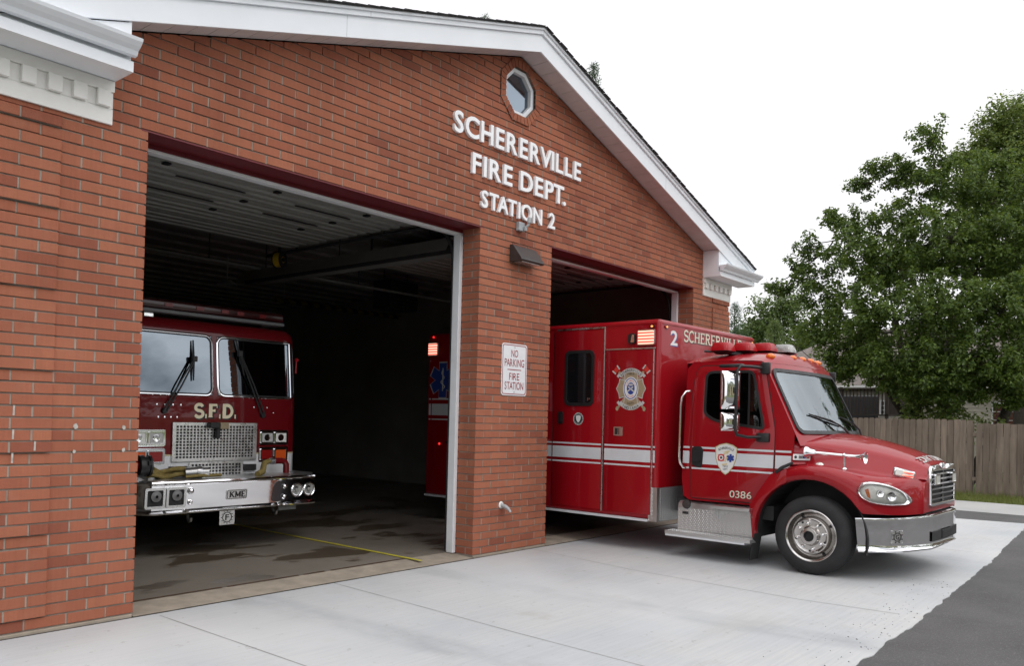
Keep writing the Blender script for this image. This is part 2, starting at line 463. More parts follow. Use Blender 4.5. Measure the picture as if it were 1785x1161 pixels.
M_MORTAR = pm('mortar', (.29, .25, .21), .95, var=.22, vs=7, bump=.5, bs=160, bdist=.003)
M_TRIM = pm('white_trim', (.80, .83, .86), .42, var=.04, vs=1.6)
M_TRIM2 = pm('cream_trim', (.78, .77, .73), .5, var=.05, vs=2.5)
M_SOFFIT = pm('soffit', (.62, .58, .56), .6, var=.08, vs=3)
M_DGREY = pm('dark_gap', (.02, .02, .02), .8)
M_SHINGLE = pm('shingle', (.06, .058, .058), .92, var=.4, vs=18, bump=.6, bs=60, bdist=.01)
M_REDSTEEL = pm('red_steel', (.13, .008, .014), .5, var=.12, vs=6, bump=.1, bs=60)
M_FRAME = pm('door_frame_white', (.74, .76, .78), .45, var=.06, vs=5)
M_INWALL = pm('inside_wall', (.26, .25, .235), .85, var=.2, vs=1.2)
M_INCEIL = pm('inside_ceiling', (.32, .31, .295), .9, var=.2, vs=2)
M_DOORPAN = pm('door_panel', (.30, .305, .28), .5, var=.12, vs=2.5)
M_BLACK = pm('black_plastic', (.012, .012, .013), .45, rvar=.1, vs=20)
M_RUBBER = pm('rubber', (.017, .017, .018), .8, var=.3, vs=9, bump=.3, bs=80)
M_STEEL = pm('steel', (.45, .45, .45), .35, metal=1, rvar=.12, vs=12)
M_GALV = pm('grey_paint', (.36, .38, .39), .5, var=.12, vs=9)
M_CHROME = pm('chrome', (.88, .88, .89), .06, metal=1, rvar=.03, vs=3)
M_CHROME2 = pm('polished_alloy', (.50, .48, .46), .2, metal=1, rvar=.07, vs=9)
M_BRUSHED = pm('brushed_steel', (.72, .72, .71), .3, metal=1, rvar=.1, vs=14)
M_BRONZE = pm('bronze_paint', (.042, .036, .034), .38, var=.15, vs=8)
M_SIGNWHITE = pm('sign_white', (.74, .75, .76), .4, var=.03, vs=12)
M_SIGNRED = pm('sign_red', (.26, .012, .02), .45)
M_LETTER = pm('letter_white', (.88, .89, .90), .4, var=.04, vs=6)
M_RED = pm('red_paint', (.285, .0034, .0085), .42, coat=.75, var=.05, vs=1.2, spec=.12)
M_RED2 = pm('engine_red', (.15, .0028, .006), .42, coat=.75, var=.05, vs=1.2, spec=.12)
M_WSTRIPE = pm('white_stripe', (.62, .64, .66), .35, coat=.4, var=.05, vs=6)
M_WPAINT = pm('white_paint', (.88, .89, .90), .3, coat=.8, var=.03, vs=3)
M_GOLD = pm('gold_leaf', (.66, .55, .33), .4, var=.12, vs=40)
M_CREAM = pm('cream_vinyl', (.72, .68, .55), .45)
M_INK = pm('black_vinyl', (.015, .013, .013), .4)
M_NAVY = pm('blue_vinyl', (.02, .05, .26), .4)
M_SILVERV = pm('silver_vinyl', (.5, .49, .47), .4, var=.2, vs=60)
M_REDV = pm('red_vinyl', (.55, .03, .02), .4)
M_WHITEV = pm('white_vinyl', (.75, .75, .74), .4)
M_TAN = pm('tan_vinyl', (.33, .26, .16), .45, var=.25, vs=70)
M_AMBER = pm('amber_lens', (.75, .17, .012), .12, coat=.6, emit=(1, .25, .02), es=.03)
M_REDLENS = pm('red_lens', (.30, .003, .007), .3, coat=.3, spec=.2, emit=(1, .02, .03), es=.05)
M_REDDARK = pm('dark_red_lens', (.085, .003, .005), .25, coat=.4)
M_CLEARLENS = pm('clear_lens', (.80, .80, .75), .08, coat=1, var=.1, vs=20)
M_SMOKE = pm('smoke_lens', (.28, .28, .27), .08, coat=1, var=.3, vs=25)
M_YELLOW = pm('yellow_plastic', (.62, .40, .02), .45, var=.1, vs=8)
M_HOSE = pm('tan_hose', (.24, .18, .055), .85, var=.25, vs=30, bump=.4, bs=120)
M_SEAT = pm('seat_fabric', (.035, .036, .04), .9, var=.2, vs=20)
M_PAPER = pm('paper', (.72, .76, .78), .7, var=.1, vs=12)
M_SKIN = pm('skin', (.48, .25, .16), .5, var=.06, vs=14)
M_SHIRT = pm('navy_shirt', (.02, .024, .042), .85, var=.25, vs=30, bump=.3, bs=60)
M_HAIR = pm('brown_hair', (.035, .02, .012), .6, var=.3, vs=60)
M_DARKIN = pm('dark_trim', (.02, .02, .021), .7, var=.2, vs=10)
M_TIRE = M_RUBBER
M_CONCTAN = pm('tan_concrete', (.30, .255, .20), .9, var=.22, vs=5, bump=.4, bs=90, bdist=.003)

def lit(name, col, strength, stripes=False, axis='Z', scale=60):
    """a lamp that is switched on: lens over glowing bars"""
    mt = pm(name, (.6, .1, .08), .15, coat=.8, emit=col, es=strength)
    if stripes:
        n, l, b = nodes_of(mt)
        t = n.new('ShaderNodeTexCoord'); w = n.new('ShaderNodeTexWave'); w.wave_type = 'BANDS'; w.bands_direction = axis; w.inputs['Scale'].default_value = scale
        l.new(t.outputs['Object'], w.inputs['Vector'])
        c = n.new('ShaderNodeValToRGB'); c.color_ramp.elements[0].color = (.62, .035, .02, 1); c.color_ramp.elements[1].color = (1, .62, .46, 1); c.color_ramp.elements[0].position = .25; c.color_ramp.elements[1].position = .75
        l.new(w.outputs['Fac'], c.inputs['Fac']); l.new(c.outputs['Color'], b.inputs['Emission Color'])
    return mt
M_LITRED = lit('lit_warning_lamp', (1, .5, .4), 2.6, True, 'Z', 8.5)
M_LITRED2 = lit('lit_side_lamp', (1, .6, .5), 1.6, True, 'Z', 10)
M_GLOW = lit('glowing_amber', (1, .45, .12), 2.2)
M_GLOWRED = lit('glowing_red', (1, .02, .02), 1.5)

def glass(name, tint, ior=1.5, rough=0.0, boost=1.0, refl=(1, 1, 1)):
    mt = bpy.data.materials.new(name); mt.use_nodes = True
    n, l = mt.node_tree.nodes, mt.node_tree.links; n.clear()
    o = n.new('ShaderNodeOutputMaterial'); m = n.new('ShaderNodeMixShader'); tr = n.new('ShaderNodeBsdfTransparent'); gl = n.new('ShaderNodeBsdfGlossy'); fr = n.new('ShaderNodeFresnel')
    tr.inputs['Color'].default_value = (*tint, 1); gl.inputs['Roughness'].default_value = rough; gl.inputs['Color'].default_value = (*refl, 1); fr.inputs['IOR'].default_value = ior
    mu = n.new('ShaderNodeMath'); mu.operation = 'MULTIPLY'; mu.use_clamp = True; mu.inputs[1].default_value = boost
    l.new(fr.outputs['Fac'], mu.inputs[0]); l.new(mu.outputs[0], m.inputs['Fac']); l.new(tr.outputs['BSDF'], m.inputs[1]); l.new(gl.outputs['BSDF'], m.inputs[2]); l.new(m.outputs['Shader'], o.inputs['Surface'])
    # slightly wavy, as pressed and laminated panes are
    t = n.new('ShaderNodeTexCoord'); z = n.new('ShaderNodeTexNoise'); z.inputs['Scale'].default_value = 1.6; bp = n.new('ShaderNodeBump'); bp.inputs['Strength'].default_value = .03; bp.inputs['Distance'].default_value = .05
    l.new(t.outputs['Object'], z.inputs['Vector']); l.new(z.outputs['Fac'], bp.inputs['Height']); l.new(bp.outputs['Normal'], gl.inputs['Normal']); l.new(bp.outputs['Normal'], fr.inputs['Normal'])
    return mt
M_GLASS = glass('windscreen_glass', (.52, .57, .56), 3.4, refl=(.86, .95, 1))
M_GLASSD = glass('dark_glass', (.30, .32, .32), 1.5)
M_GLASSE = glass('engine_glass', (.12, .13, .14), 2.9, refl=(.78, .90, 1))
M_GLASSW = glass('window_glass', (.25, .27, .28), 3.2, refl=(.74, .87, 1))

# diamond-plate aluminium: raised lozenges
M_TREAD = pm('tread_plate', (.66, .66, .65), .36, metal=1, rvar=.05, vs=7)
def lozenge(mt, pitch=.028):
    n, l, b = nodes_of(mt)
    t = n.new('ShaderNodeTexCoord'); sx = n.new('ShaderNodeSeparateXYZ'); l.new(t.outputs['Object'], sx.inputs[0])
    def M(op, a, c=None, d=None):
        q = n.new('ShaderNodeMath'); q.operation = op
        for i, v in enumerate((a, c, d)):
            if v is None: continue
            if isinstance(v, (int, float)): q.inputs[i].default_value = v
            else: l.new(v, q.inputs[i])
        return q.outputs[0]
    yz = M('ADD', sx.outputs['Y'], sx.outputs['Z'])
    u = M('MULTIPLY', M('ADD', sx.outputs['X'], yz), 1/pitch/1.414); v = M('MULTIPLY', M('SUBTRACT', sx.outputs['X'], yz), 1/pitch/1.414)
    fu, fv = M('FLOOR', u), M('FLOOR', v)
    par = M('MODULO', M('ABSOLUTE', M('ADD', fu, fv)), 2.0)
    cu = M('SUBTRACT', M('FRACT', u), .5); cv = M('SUBTRACT', M('FRACT', v), .5)
    a_ = M('ADD', M('MULTIPLY', M('MULTIPLY', cu, cu), 5.5), M('MULTIPLY', M('MULTIPLY', cv, cv), 45))
    b_ = M('ADD', M('MULTIPLY', M('MULTIPLY', cu, cu), 45), M('MULTIPLY', M('MULTIPLY', cv, cv), 5.5))
    d = M('ADD', M('MULTIPLY', a_, par), M('MULTIPLY', b_, M('SUBTRACT', 1.0, par)))
    h = M('MAXIMUM', M('SUBTRACT', 1.0, d), 0.0)
    bp = n.new('ShaderNodeBump'); bp.inputs['Strength'].default_value = 1; bp.inputs['Distance'].default_value = .014
    l.new(h, bp.inputs['Height']); l.new(bp.outputs['Normal'], b.inputs['Normal'])

def lozenges(mb, fn, u0, u1, v0, v1, pitch=.026):
    """raised lozenges of tread plate as small real pyramids"""
    n_ = int((u1-u0)/pitch); m_ = int((v1-v0)/(pitch*.8))
    for j in range(m_):
        for i in range(n_):
            cu = u0+(i+.5+(.5 if j % 2 else 0)-.25)*(u1-u0)/n_; cv = v0+(j+.5)*(v1-v0)/m_
            s = 1 if (i+j) % 2 else -1; a = .0112; w = .0048
            ax = (.7071*a, .7071*a*s); bx = (-.7071*w*s, .7071*w)
            p = [(cu+ax[0], cv+ax[1]), (cu+bx[0], cv+bx[1]), (cu-ax[0], cv-ax[1]), (cu-bx[0], cv-bx[1])]
            vs = [fn(q[0], q[1], 0.0) for q in p]+[fn(cu+ax[0]*.45, cv+ax[1]*.45, .0034), fn(cu-ax[0]*.45, cv-ax[1]*.45, .0034)]
            mb.add(vs, [(0, 1, 4), (1, 2, 5, 4), (2, 3, 5), (3, 0, 4, 5)])

# perforated grille plate: dark square holes
def perforated(name, px, pz, fill=.56):
    mt = pm(name, (.66, .66, .66), .22, metal=1)
    n, l, b = nodes_of(mt)
    t = n.new('ShaderNodeTexCoord'); sx = n.new('ShaderNodeSeparateXYZ'); l.new(t.outputs['Object'], sx.inputs[0])
    def tri(sock, p):
        a = n.new('ShaderNodeMath'); a.operation = 'MULTIPLY'; a.inputs[1].default_value = 1/p; l.new(sock, a.inputs[0])
        f = n.new('ShaderNodeMath'); f.operation = 'FRACT'; l.new(a.outputs[0], f.inputs[0])
        c = n.new('ShaderNodeMath'); c.operation = 'LESS_THAN'; c.inputs[1].default_value = fill; l.new(f.outputs[0], c.inputs[0]); return c.outputs[0]
    q = n.new('ShaderNodeMath'); q.operation = 'MULTIPLY'; l.new(tri(sx.outputs['Y'], px), q.inputs[0]); l.new(tri(sx.outputs['Z'], pz), q.inputs[1])
    m1 = n.new('ShaderNodeMix'); m1.data_type = 'RGBA'; m1.inputs['A'].default_value = (.66, .66, .66, 1); m1.inputs['B'].default_value = (.008, .008, .008, 1)
    l.new(q.outputs[0], m1.inputs['Factor']); l.new(m1.outputs['Result'], b.inputs['Base Color'])
    iv = n.new('ShaderNodeMath'); iv.operation = 'SUBTRACT'; iv.inputs[0].default_value = 1; l.new(q.outputs[0], iv.inputs[1]); l.new(iv.outputs[0], b.inputs['Metallic'])
    return mt

def leafmat(name, c0, c1, trans=.35):
    mt = bpy.data.materials.new(name); mt.use_nodes = True
    n, l = mt.node_tree.nodes, mt.node_tree.links; b = n['Principled BSDF']; o = n['Material Output']
    g = n.new('ShaderNodeNewGeometry'); cr = n.new('ShaderNodeValToRGB')
    cr.color_ramp.elements[0].color = (*c0, 1); cr.color_ramp.elements[1].color = (*c1, 1)
    l.new(g.outputs['Random Per Island'], cr.inputs['Fac']); l.new(cr.outputs['Color'], b.inputs['Base Color'])
    b.inputs['Roughness'].default_value = .42; b.inputs['Specular IOR Level'].default_value = .45
    tr = n.new('ShaderNodeBsdfTranslucent'); hs = n.new('ShaderNodeHueSaturation'); hs.inputs['Value'].default_value = 1.5; hs.inputs['Hue'].default_value = .48
    l.new(cr.outputs['Color'], hs.inputs['Color']); l.new(hs.outputs['Color'], tr.inputs['Color'])
    m = n.new('ShaderNodeMixShader'); m.inputs['Fac'].default_value = trans
    l.new(b.outputs['BSDF'], m.inputs[1]); l.new(tr.outputs['BSDF'], m.inputs[2]); l.new(m.outputs['Shader'], o.inputs['Surface'])
    return mt
M_LEAF = leafmat('pear_leaf', (.038, .078, .013), (.130, .195, .032), .42)
M_LEAF2 = leafmat('light_leaf', (.075, .125, .030), (.14, .20, .055))
M_LEAF3 = leafmat('pine_needle', (.030, .072, .026), (.07, .13, .045), .2)
M_LEAF4 = leafmat('maple_leaf', (.085, .135, .030), (.19, .25, .06), .45)
M_BARK = pm('bark', (.035, .028, .022), .95, var=.4, vs=12, bump=1, bs=30, bdist=.03)
M_GRASSBL = leafmat('grass_blade', (.10, .13, .025), (.20, .22, .06), .3)
M_LAWN = pm('lawn_soil', (.10, .125, .035), .95, var=.4, vs=9, bump=.8, bs=60, bdist=.02)
M_FENCE = pm('fence_wood', (.168, .132, .102), .9, var=.30, vs=2.4, stretch=(5, 5, .7), island=.22, bump=.5, bs=30)
M_SIDING = pm('beige_siding', (.40, .37, .31), .7, var=.06, vs=3)
M_ROOFH = pm('house_shingle', (.17, .145, .13), .95, var=.3, vs=3.5, stretch=(1, 1, 5), bump=.5, bs=20, bdist=.02)
M_DECK = pm('deck_wood', (.030, .022, .018), .85, var=.3, vs=5)
M_CURTAIN = pm('house_white', (.62, .62, .60), .7)

# ------------------------------------------------------------------ the station building
LB, CB = .27437, .08128            # brick length and course height
XD1, XP0, XP1, XD2 = 0.0, 3.7756, 5.0921, 8.805
ZL = 45*CB                          # underside of the door lintels
XL, XR = -1.235, 10.07
XC = 4.4175
ZA, SLL, SLR = 5.775, .310, .320    # apex of the brick gable and the two slopes
JD = .257                           # depth of the door reveals
DEP = 14.0
OCT = (4.41, 5.355)
def zrake(x): return ZA-(SLL*(XC-x) if x < XC else SLR*(x-XC))

station = thing('fire_station', 'red brick gabled fire station with two open vehicle doors and white trim', 'building', (0, 0, 0))

class Bricks(MB):
    def wall(self, fn, rows, spans, phase=0.0, keep=None, proud=lambda r, u: .008, tops=None):
        g = .0060
        for r in rows:
            v0, v1 = r*CB+g, (r+1)*CB-g; vm = (v0+v1)/2
            off = phase if r % 2 == 0 else phase+LB/2
            for (a, b) in spans(r, vm):
                k = math.floor((a-off)/LB); cuts = [a]
                while off+(k+1)*LB < b:
                    c = off+(k+1)*LB
                    if c-cuts[-1] > .05 and b-c > .04: cuts.append(c)
                    k += 1
                cuts.append(b)
                for c in cuts[1:-1]:      # head joint, struck nearly flush
                    hj = proud(r, c)-.0035+random.uniform(-.001, .001); self.mat(1); self.brick([(c-g-.001, v0-.001), (c+g+.001, v0-.001), (c+g+.001, v1+.001), (c-g-.001, v1+.001)], hj, fn, 0) if tops is None or min(len(tops([(c-g, v0), (c+g, v0), (c+g, v1), (c-g, v1)])), 4) == 4 and v1 < ZA-.3-.32*abs(c-XC)+.25 else None; self.mat(0)
                for i in range(len(cuts)-1):
                    u0 = cuts[i]+(g if i else 0)+random.uniform(-.0012, .0012)*(i > 0); u1 = cuts[i+1]-(g if i < len(cuts)-2 else 0)
                    h = proud(r, (u0+u1)/2)+random.uniform(-.0018, .0022)
                    dz = random.uniform(-.0012, .0012)
                    q = [(u0, v0+dz), (u1, v0+dz+random.uniform(-.0008, .0008)), (u1, v1+dz), (u0, v1+dz+random.uniform(-.0008, .0008))]
                    if tops is not None:
                        q = tops(q)
                        if len(q) < 3: continue
                    self.brick(q, h, fn, .0022 if len(q) == 4 else 0)
    def brick(self, q, h, fn, ch):
        n = len(q); cx = sum(p[0] for p in q)/n; cy = sum(p[1] for p in q)/n
        ins = [(p[0]+(ch if p[0] < cx else -ch), p[1]+(ch if p[1] < cy else -ch)) for p in q] if ch else q
        vs = [fn(p[0], p[1], -.004) for p in q]+[fn(p[0], p[1], h-ch) for p in q]+([fn(p[0], p[1], h) for p in ins] if ch else [])
        fs = [(i, (i+1) % n, n+(i+1) % n, n+i) for i in range(n)]
        if ch:
            fs += [(n+i, n+(i+1) % n, 2*n+(i+1) % n, 2*n+i) for i in range(n)]
            fs.append(tuple(2*n+i for i in range(n)))
        else: fs.append(tuple(n+i for i in range(n)))
        self.add(vs, fs)
def halfplane(q, f):
    out = []
    for i in range(len(q)):
        a, b = q[i], q[(i+1) % len(q)]; fa, fb = f(a), f(b)
        if fa >= 0: out.append(a)
        if (fa > 0) != (fb > 0) and abs(fa-fb) > 1e-12:
            t = fa/(fa-fb); out.append((a[0]+t*(b[0]-a[0]), a[1]+t*(b[1]-a[1])))
    return out

QL, QR = -.623, 9.456
def oct_half(z, rad):
    """half width of the octagon (flats up) at height z"""
    d = abs(z-OCT[1]); a = rad*math.tan(R(22.5))
    if d > rad: return 0
    return rad if d <= a else rad-(d-a)
FRONT = lambda u, v, h: (u, -h, v)
def spans_front(r, z):
    if r < 45: sp = [(XL, XD1), (XP0, XP1), (XD2, XR)]
    else: sp = [(XL, XR)]
    if r % 7 and r < 44:
        sp = [(XL, QL), (QL, XD1), (XP0, XP1), (XD2, QR), (QR, XR)]
    w = max(oct_half(z-.03, .30), oct_half(z+.03, .30), oct_half(z, .30))
    if w > 0: sp = [(XL, OCT[0]-w), (OCT[0]+w, XR)]
    return sp
def proud_front(r, u):
    if r < 44 and r % 7 and (u < QL or u > QR): return .033
    return .0115
fw = Bricks()
cut = lambda q: halfplane(halfplane(q, lambda p: ZA-SLL*(XC-p[0])-p[1]), lambda p: ZA-SLR*(p[0]-XC)-p[1])
fw.wall(FRONT, range(0, 72), spans_front, phase=.761*LB-LB/2, proud=proud_front, tops=cut)
# door reveals: four faces, one stretcher deep
for x, s in ((XD1, 1), (XP0, -1), (XP1, 1), (XD2, -1)):
    fn = lambda u, v, h, x=x, s=s: (x+s*(h-.009), u, v)
    fw.wall(fn, range(0, 45), lambda r, z: [(-.004, JD)], phase=.10)
# right side wall, seen only from the side
fw.wall(lambda u, v, h: (XR+h-.009, u, v), range(0, 44), lambda r, z: [(0, DEP)], phase=.05)
fw.wall(lambda u, v, h: (XL-h+.009, u, v), range(0, 44), lambda r, z: [(0, DEP)], phase=.05)
# soldier ring round the octagonal window
for k in range(8):
    a0 = R(22.5+45*k); a1 = R(22.5+45*(k+1)); ro, ri = .36/math.cos(R(22.5)), .272/math.cos(R(22.5))
    P = lambda rr, a: (OCT[0]+rr*math.cos(a), OCT[1]+rr*math.sin(a))
    A0, A1, B0, B1 = P(ri, a0), P(ri, a1), P(ro, a0), P(ro, a1)
    for j in range(4):
        t0, t1 = j/4+.018, (j+1)/4-.018
        lp = lambda p, q, t: (p[0]+(q[0]-p[0])*t, p[1]+(q[1]-p[1])*t)
        fw.brick([lp(A0, A1, t1), lp(A0, A1, t0), lp(B0, B1, t0), lp(B0, B1, t1)][::-1] if False else [lp(B0, B1, t0), lp(B0, B1, t1), lp(A0, A1, t1), lp(A0, A1, t0)], .028+random.uniform(-.002, .002), FRONT, 0)
# mortar bed behind the bricks (the wall's own body)
fw.mat(1)
T = .24
body = lambda u, v, h: (u, T-h, v)
for (a, b) in ((XL+.009, XD1-.009), (XP0+.009, XP1-.009), (XD2+.009, XR-.009)):
    fw.poly([(a, -.12), (b, -.12), (b, ZL), (a, ZL)], [], body, T)
ho = [(OCT[0]+.272/math.cos(R(22.5))*math.cos(R(22.5+45*k)), OCT[1]+.272/math.cos(R(22.5))*math.sin(R(22.5+45*k))) for k in range(8)]
fw.poly([(XL+.009, ZL+.001), (XR-.009, ZL+.001), (XR-.009, zrake(XR)-.002), (XC, ZA-.002), (XL+.009, zrake(XL)-.002)], [ho], body, T)
# mortar of the raised quoin blocks at both corners
for k in range(7):
    r0, r1 = 7*k+1, min(7*k+7, 44)
    for (a, b) in ((XL+.004, QL-.004), (QR+.004, XR-.004)):
        if r1 > r0: fw.box(a, b, -.0215, .02, r0*CB+.006, r1*CB-.006)
# raised mortar round the ring
fw.poly([(OCT[0]+.36/math.cos(R(22.5))*math.cos(R(22.5+45*k)), OCT[1]+.36/math.cos(R(22.5))*math.sin(R(22.5+45*k))) for k in range(8)], [ho], lambda u, v, h: (u, -h, v), .020)
fw.build('front_wall', [M_BRICK, M_MORTAR], station, fix=False)
# foundation ledge and mortar smears at the foot of the wall
st = MB()
for (a, b) in ((XL, -.01), (XP0+.01, XP1-.01), (XD2+.01, XR)):
    st.box(a, b, -.022, .2, -.13, -.004)
build_each(st, 'foundation', M_CONCTAN, station, bevel=.006)
# old white mortar plugs on the left pier and pale repointed joints
pt = MB()
for (x, z, s) in ((-.46, 1.405, .021), (-.115, 1.40, .017), (-.462, 1.225, .014), (-.112, 1.23, .016)):
    ol = [(x+s*(.75+.45*random.random())*math.cos(2*PI*i/11)*.8, z+s*(.7+.5*random.random())*math.sin(2*PI*i/11)) for i in range(11)]
    pt.poly(ol, [], lambda u, v, h: (u, -.0115-h, v), .004)
for (x, z0, z1) in ((-.868, 1.475, 1.545), (-.868, 1.315, 1.382), (-.868, 1.155, 1.222), (-.73, 1.235, 1.30)):
    pt.poly([(x-.006, z0), (x+.006, z0), (x+.007, z1), (x-.005, z1)], [], lambda u, v, h: (u, -.0325-h, v), .002)
build_each(pt, 'mortar_patch', pm('old_mortar', (.44, .41, .37), .95, var=.25, vs=40), station, fix=False)

# side and back walls, floor slab, ceiling, all dark inside
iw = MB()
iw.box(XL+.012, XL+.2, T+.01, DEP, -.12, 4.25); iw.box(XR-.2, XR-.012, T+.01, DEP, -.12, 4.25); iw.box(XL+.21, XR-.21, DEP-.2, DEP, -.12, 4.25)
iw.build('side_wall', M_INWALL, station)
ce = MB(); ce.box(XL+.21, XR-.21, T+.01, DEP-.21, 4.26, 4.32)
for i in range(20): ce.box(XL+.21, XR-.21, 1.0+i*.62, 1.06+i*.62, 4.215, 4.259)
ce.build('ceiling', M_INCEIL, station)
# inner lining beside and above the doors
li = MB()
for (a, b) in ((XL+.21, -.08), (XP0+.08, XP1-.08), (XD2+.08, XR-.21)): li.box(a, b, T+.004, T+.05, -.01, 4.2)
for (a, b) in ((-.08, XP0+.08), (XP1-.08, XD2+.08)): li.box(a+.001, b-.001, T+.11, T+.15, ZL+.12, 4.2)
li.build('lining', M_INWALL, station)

for (a, b) in ((XD1, XP0), (XP1, XD2)):
    # red steel lintel, its underside over the whole reveal
    lt = MB(); lt.box(a-.05, b+.06, -.012, JD, ZL-.012, ZL-.001); lt.box(a+.012, b-.012, JD-.012, JD-.002, ZL-.05, ZL-.013)
    lt.build('lintel', M_REDSTEEL, station)
    df = MB()
    df.box(a+.002, a+.052, JD-.01, JD+.09, .003, ZL-.075); df.box(b-.052, b-.002, JD-.01, JD+.09, .003, ZL-.075)
    df.box(a+.002, b-.002, JD, JD+.09, ZL-.074, ZL-.014)
    df.box(a-.03, a+.02, JD+.02, JD+.06, .003, ZL); df.box(b-.02, b+.03, JD+.02, JD+.06, .003, ZL)
    df.build('door_frame', M_FRAME, station, bevel=.005)
    # the door itself, rolled up flat under the ceiling: ribbed panels, hinges, tracks
    z0, y0, y1 = 3.80, .50, 3.58
    od = MB(); rows = []; y = y0
    prof = []
    npan = 5; pl = (y1-y0)/npan
    for k in range(npan):
        yb = y0+k*pl
        for (dy, dz) in ((.004, .03), (.008, 0), (.09, 0), (.10, .026), (.17, .026), (.18, 0), (.27, 0), (.28, .026), (.35, .026), (.36, 0), (.45, 0), (.46, .026), (.52, .026), (.53, 0), (pl-.008, 0), (pl-.004, .03)):
            if dy < pl: prof.append((yb+dy, z0+dz))
    prof.sort()
    xa, xb = a+.06, b-.02
    od.grid([[(xa, p[0], p[1]) for p in prof], [(xb, p[0], p[1]) for p in prof]])
    od.grid([[(xb, p[0], p[1]) for p in prof], [(xb, p[0], z0+.06) for p in prof]])
    od.grid([[(xa, p[0], z0+.06) for p in prof], [(xb, p[0], z0+.06) for p in prof]])
    door = od.build('overhead_door', M_DOORPAN, station)
    hg = MB()
    for k in (1, 2, 3):
        for f in (.18, .50, .82):
            xx = xa+(xb-xa)*f; hg.box(xx-.03, xx+.03, y0+k*pl-.035, y0+k*pl+.035, z0-.020, z0-.003)
    for k in (1, 2):
        for f in (.25, .62):
            xx = xa+(xb-xa)*f; hg.box(xx, xx+.75, y0+k*pl+.30, y0+k*pl+.325, z0-.012, z0-.002)
    build_each(hg, 'hinge', M_BLACK, door)
    tr = MB()
    for xx in (a+.02, b+.005):
        cv = [(xx, .40, 3.3)]+[(xx, .40+.42*(1-math.cos(t*PI/2/8)), 3.3+.46*math.sin(t*PI/2/8)) for t in range(1, 9)]+[(xx, y1+.5, 3.76)]
        tr.tube(cv, .022, 6)
        tr.tube([(xx, .40, .02), (xx, .40, 3.3)], .02, 6)
        for yy in (1.6, 3.4): tr.bar((xx, yy, 3.77), (xx, yy, 4.22), .03, .008)
    build_each(tr, 'door_track', M_DARKIN, station)
    sh = MB(); sh.tube([(a, .46, 4.02), (b, .46, 4.02)], .03, 10); sh.build('spring_shaft', M_STEEL, station)

# roof slabs, shingles proud of the rake
rf = MB()
YF, YB = -.36, DEP+.3
for sgn, sl in ((-1, SLL), (1, SLR)):
    xe = XC+sgn*(5.95 if sgn > 0 else 6.4)
    zt = lambda x, d: ZA+.260+d-sl*abs(x-XC)
    rf.poly([(XC, zt(XC, 0)), (xe, zt(xe, 0)), (xe, zt(xe, .010)), (XC, zt(XC, .010))], [], lambda u, v, h: (u, YB-h, v), YB-YF)
    # shingle butts along the rake: a slightly ragged edge
    nsh = 44
    for i in range(nsh):
        u0 = (i+.06)/nsh; u1 = (i+1)/nsh; xa_ = XC+(xe-XC)*u0; xb_ = XC+(xe-XC)*u1
        j = random.uniform(0, .012)
        rf.add([(xa_, YF-.012-j, zt(xa_, .011)), (xb_, YF-.012-j, zt(xb_, .011)), (xb_, YB, zt(xb_, .011)), (xa_, YB, zt(xa_, .011)),
                (xa_, YF-.012-j, zt(xa_, .015)), (xb_, YF-.012-j, zt(xb_, .022)), (xb_, YB, zt(xb_, .022)), (xa_, YB, zt(xa_, .015))],
               [(0,1,2,3),(4,7,6,5),(0,4,5,1),(1,5,6,2),(2,6,7,3),(3,7,4,0)])
rf.build('roof', M_SHINGLE, station)
# rake fascia: flat board, upper moulding; then the soffit boards
fa = MB()
xe_l, xe_r = XL-.75, 10.34
def strip(mb, y0, y1, d0, d1, xs):
    pts0 = [(x, zrake(x)-.012+d0) for x in xs]; pts1 = [(x, zrake(x)-.012+d1) for x in xs]
    mb.poly(pts0+pts1[::-1], [], lambda u, v, h: (u, y1-h, v), y1-y0)
strip(fa, -.302, -.282, 0, .20, (xe_l, XC, xe_r))
strip(fa, -.326, -.281, .2005, .278, (xe_l, XC, xe_r+.03))
strip(fa, -.345, -.3265, .247, .2785, (xe_l, XC, xe_r+.03))
fa.build('fascia', M_TRIM, station, bevel=.003)
fj = MB()       # butt joints of the fascia lengths
for x in (1.62, 7.35):
    zj = zrake(x)-.012; fj.box(x-.0015, x+.0015, -.3032, -.3005, zj+.004, zj+.198); fj.box(x+.248, x+.251, -.3272, -.325, zrake(x+.25)+.192, zrake(x+.25)+.232)
build_each(fj, 'fascia_joint', pm('joint_grey', (.42, .43, .44), .6), station)
so = MB()
for sgn, xe in ((-1, -.278), (1, 9.113)):
    nb = 26
    for i in range(nb):
        xa_ = XC+(xe-XC)*i/nb; xb_ = XC+(xe-XC)*(i+.965)/nb
        so.add([(xa_, -.281, zrake(xa_)+.012), (xb_, -.281, zrake(xb_)+.012), (xb_, -.012, zrake(xb_)+.012), (xa_, -.012, zrake(xa_)+.012),
                (xa_, -.281, zrake(xa_)+.03), (xb_, -.281, zrake(xb_)+.03), (xb_, -.012, zrake(xb_)+.03), (xa_, -.012, zrake(xa_)+.03)],
               [(0,1,2,3),(4,7,6,5),(0,4,5,1),(1,5,6,2),(2,6,7,3),(3,7,4,0)])
    so.poly([(XC, zrake(XC)+.031), (xe, zrake(xe)+.031), (xe, zrake(xe)+.05), (XC, zrake(XC)+.05)], [], lambda u, v, h: (u, -h+.02, v), .30)
so.build('soffit', M_SOFFIT, station)

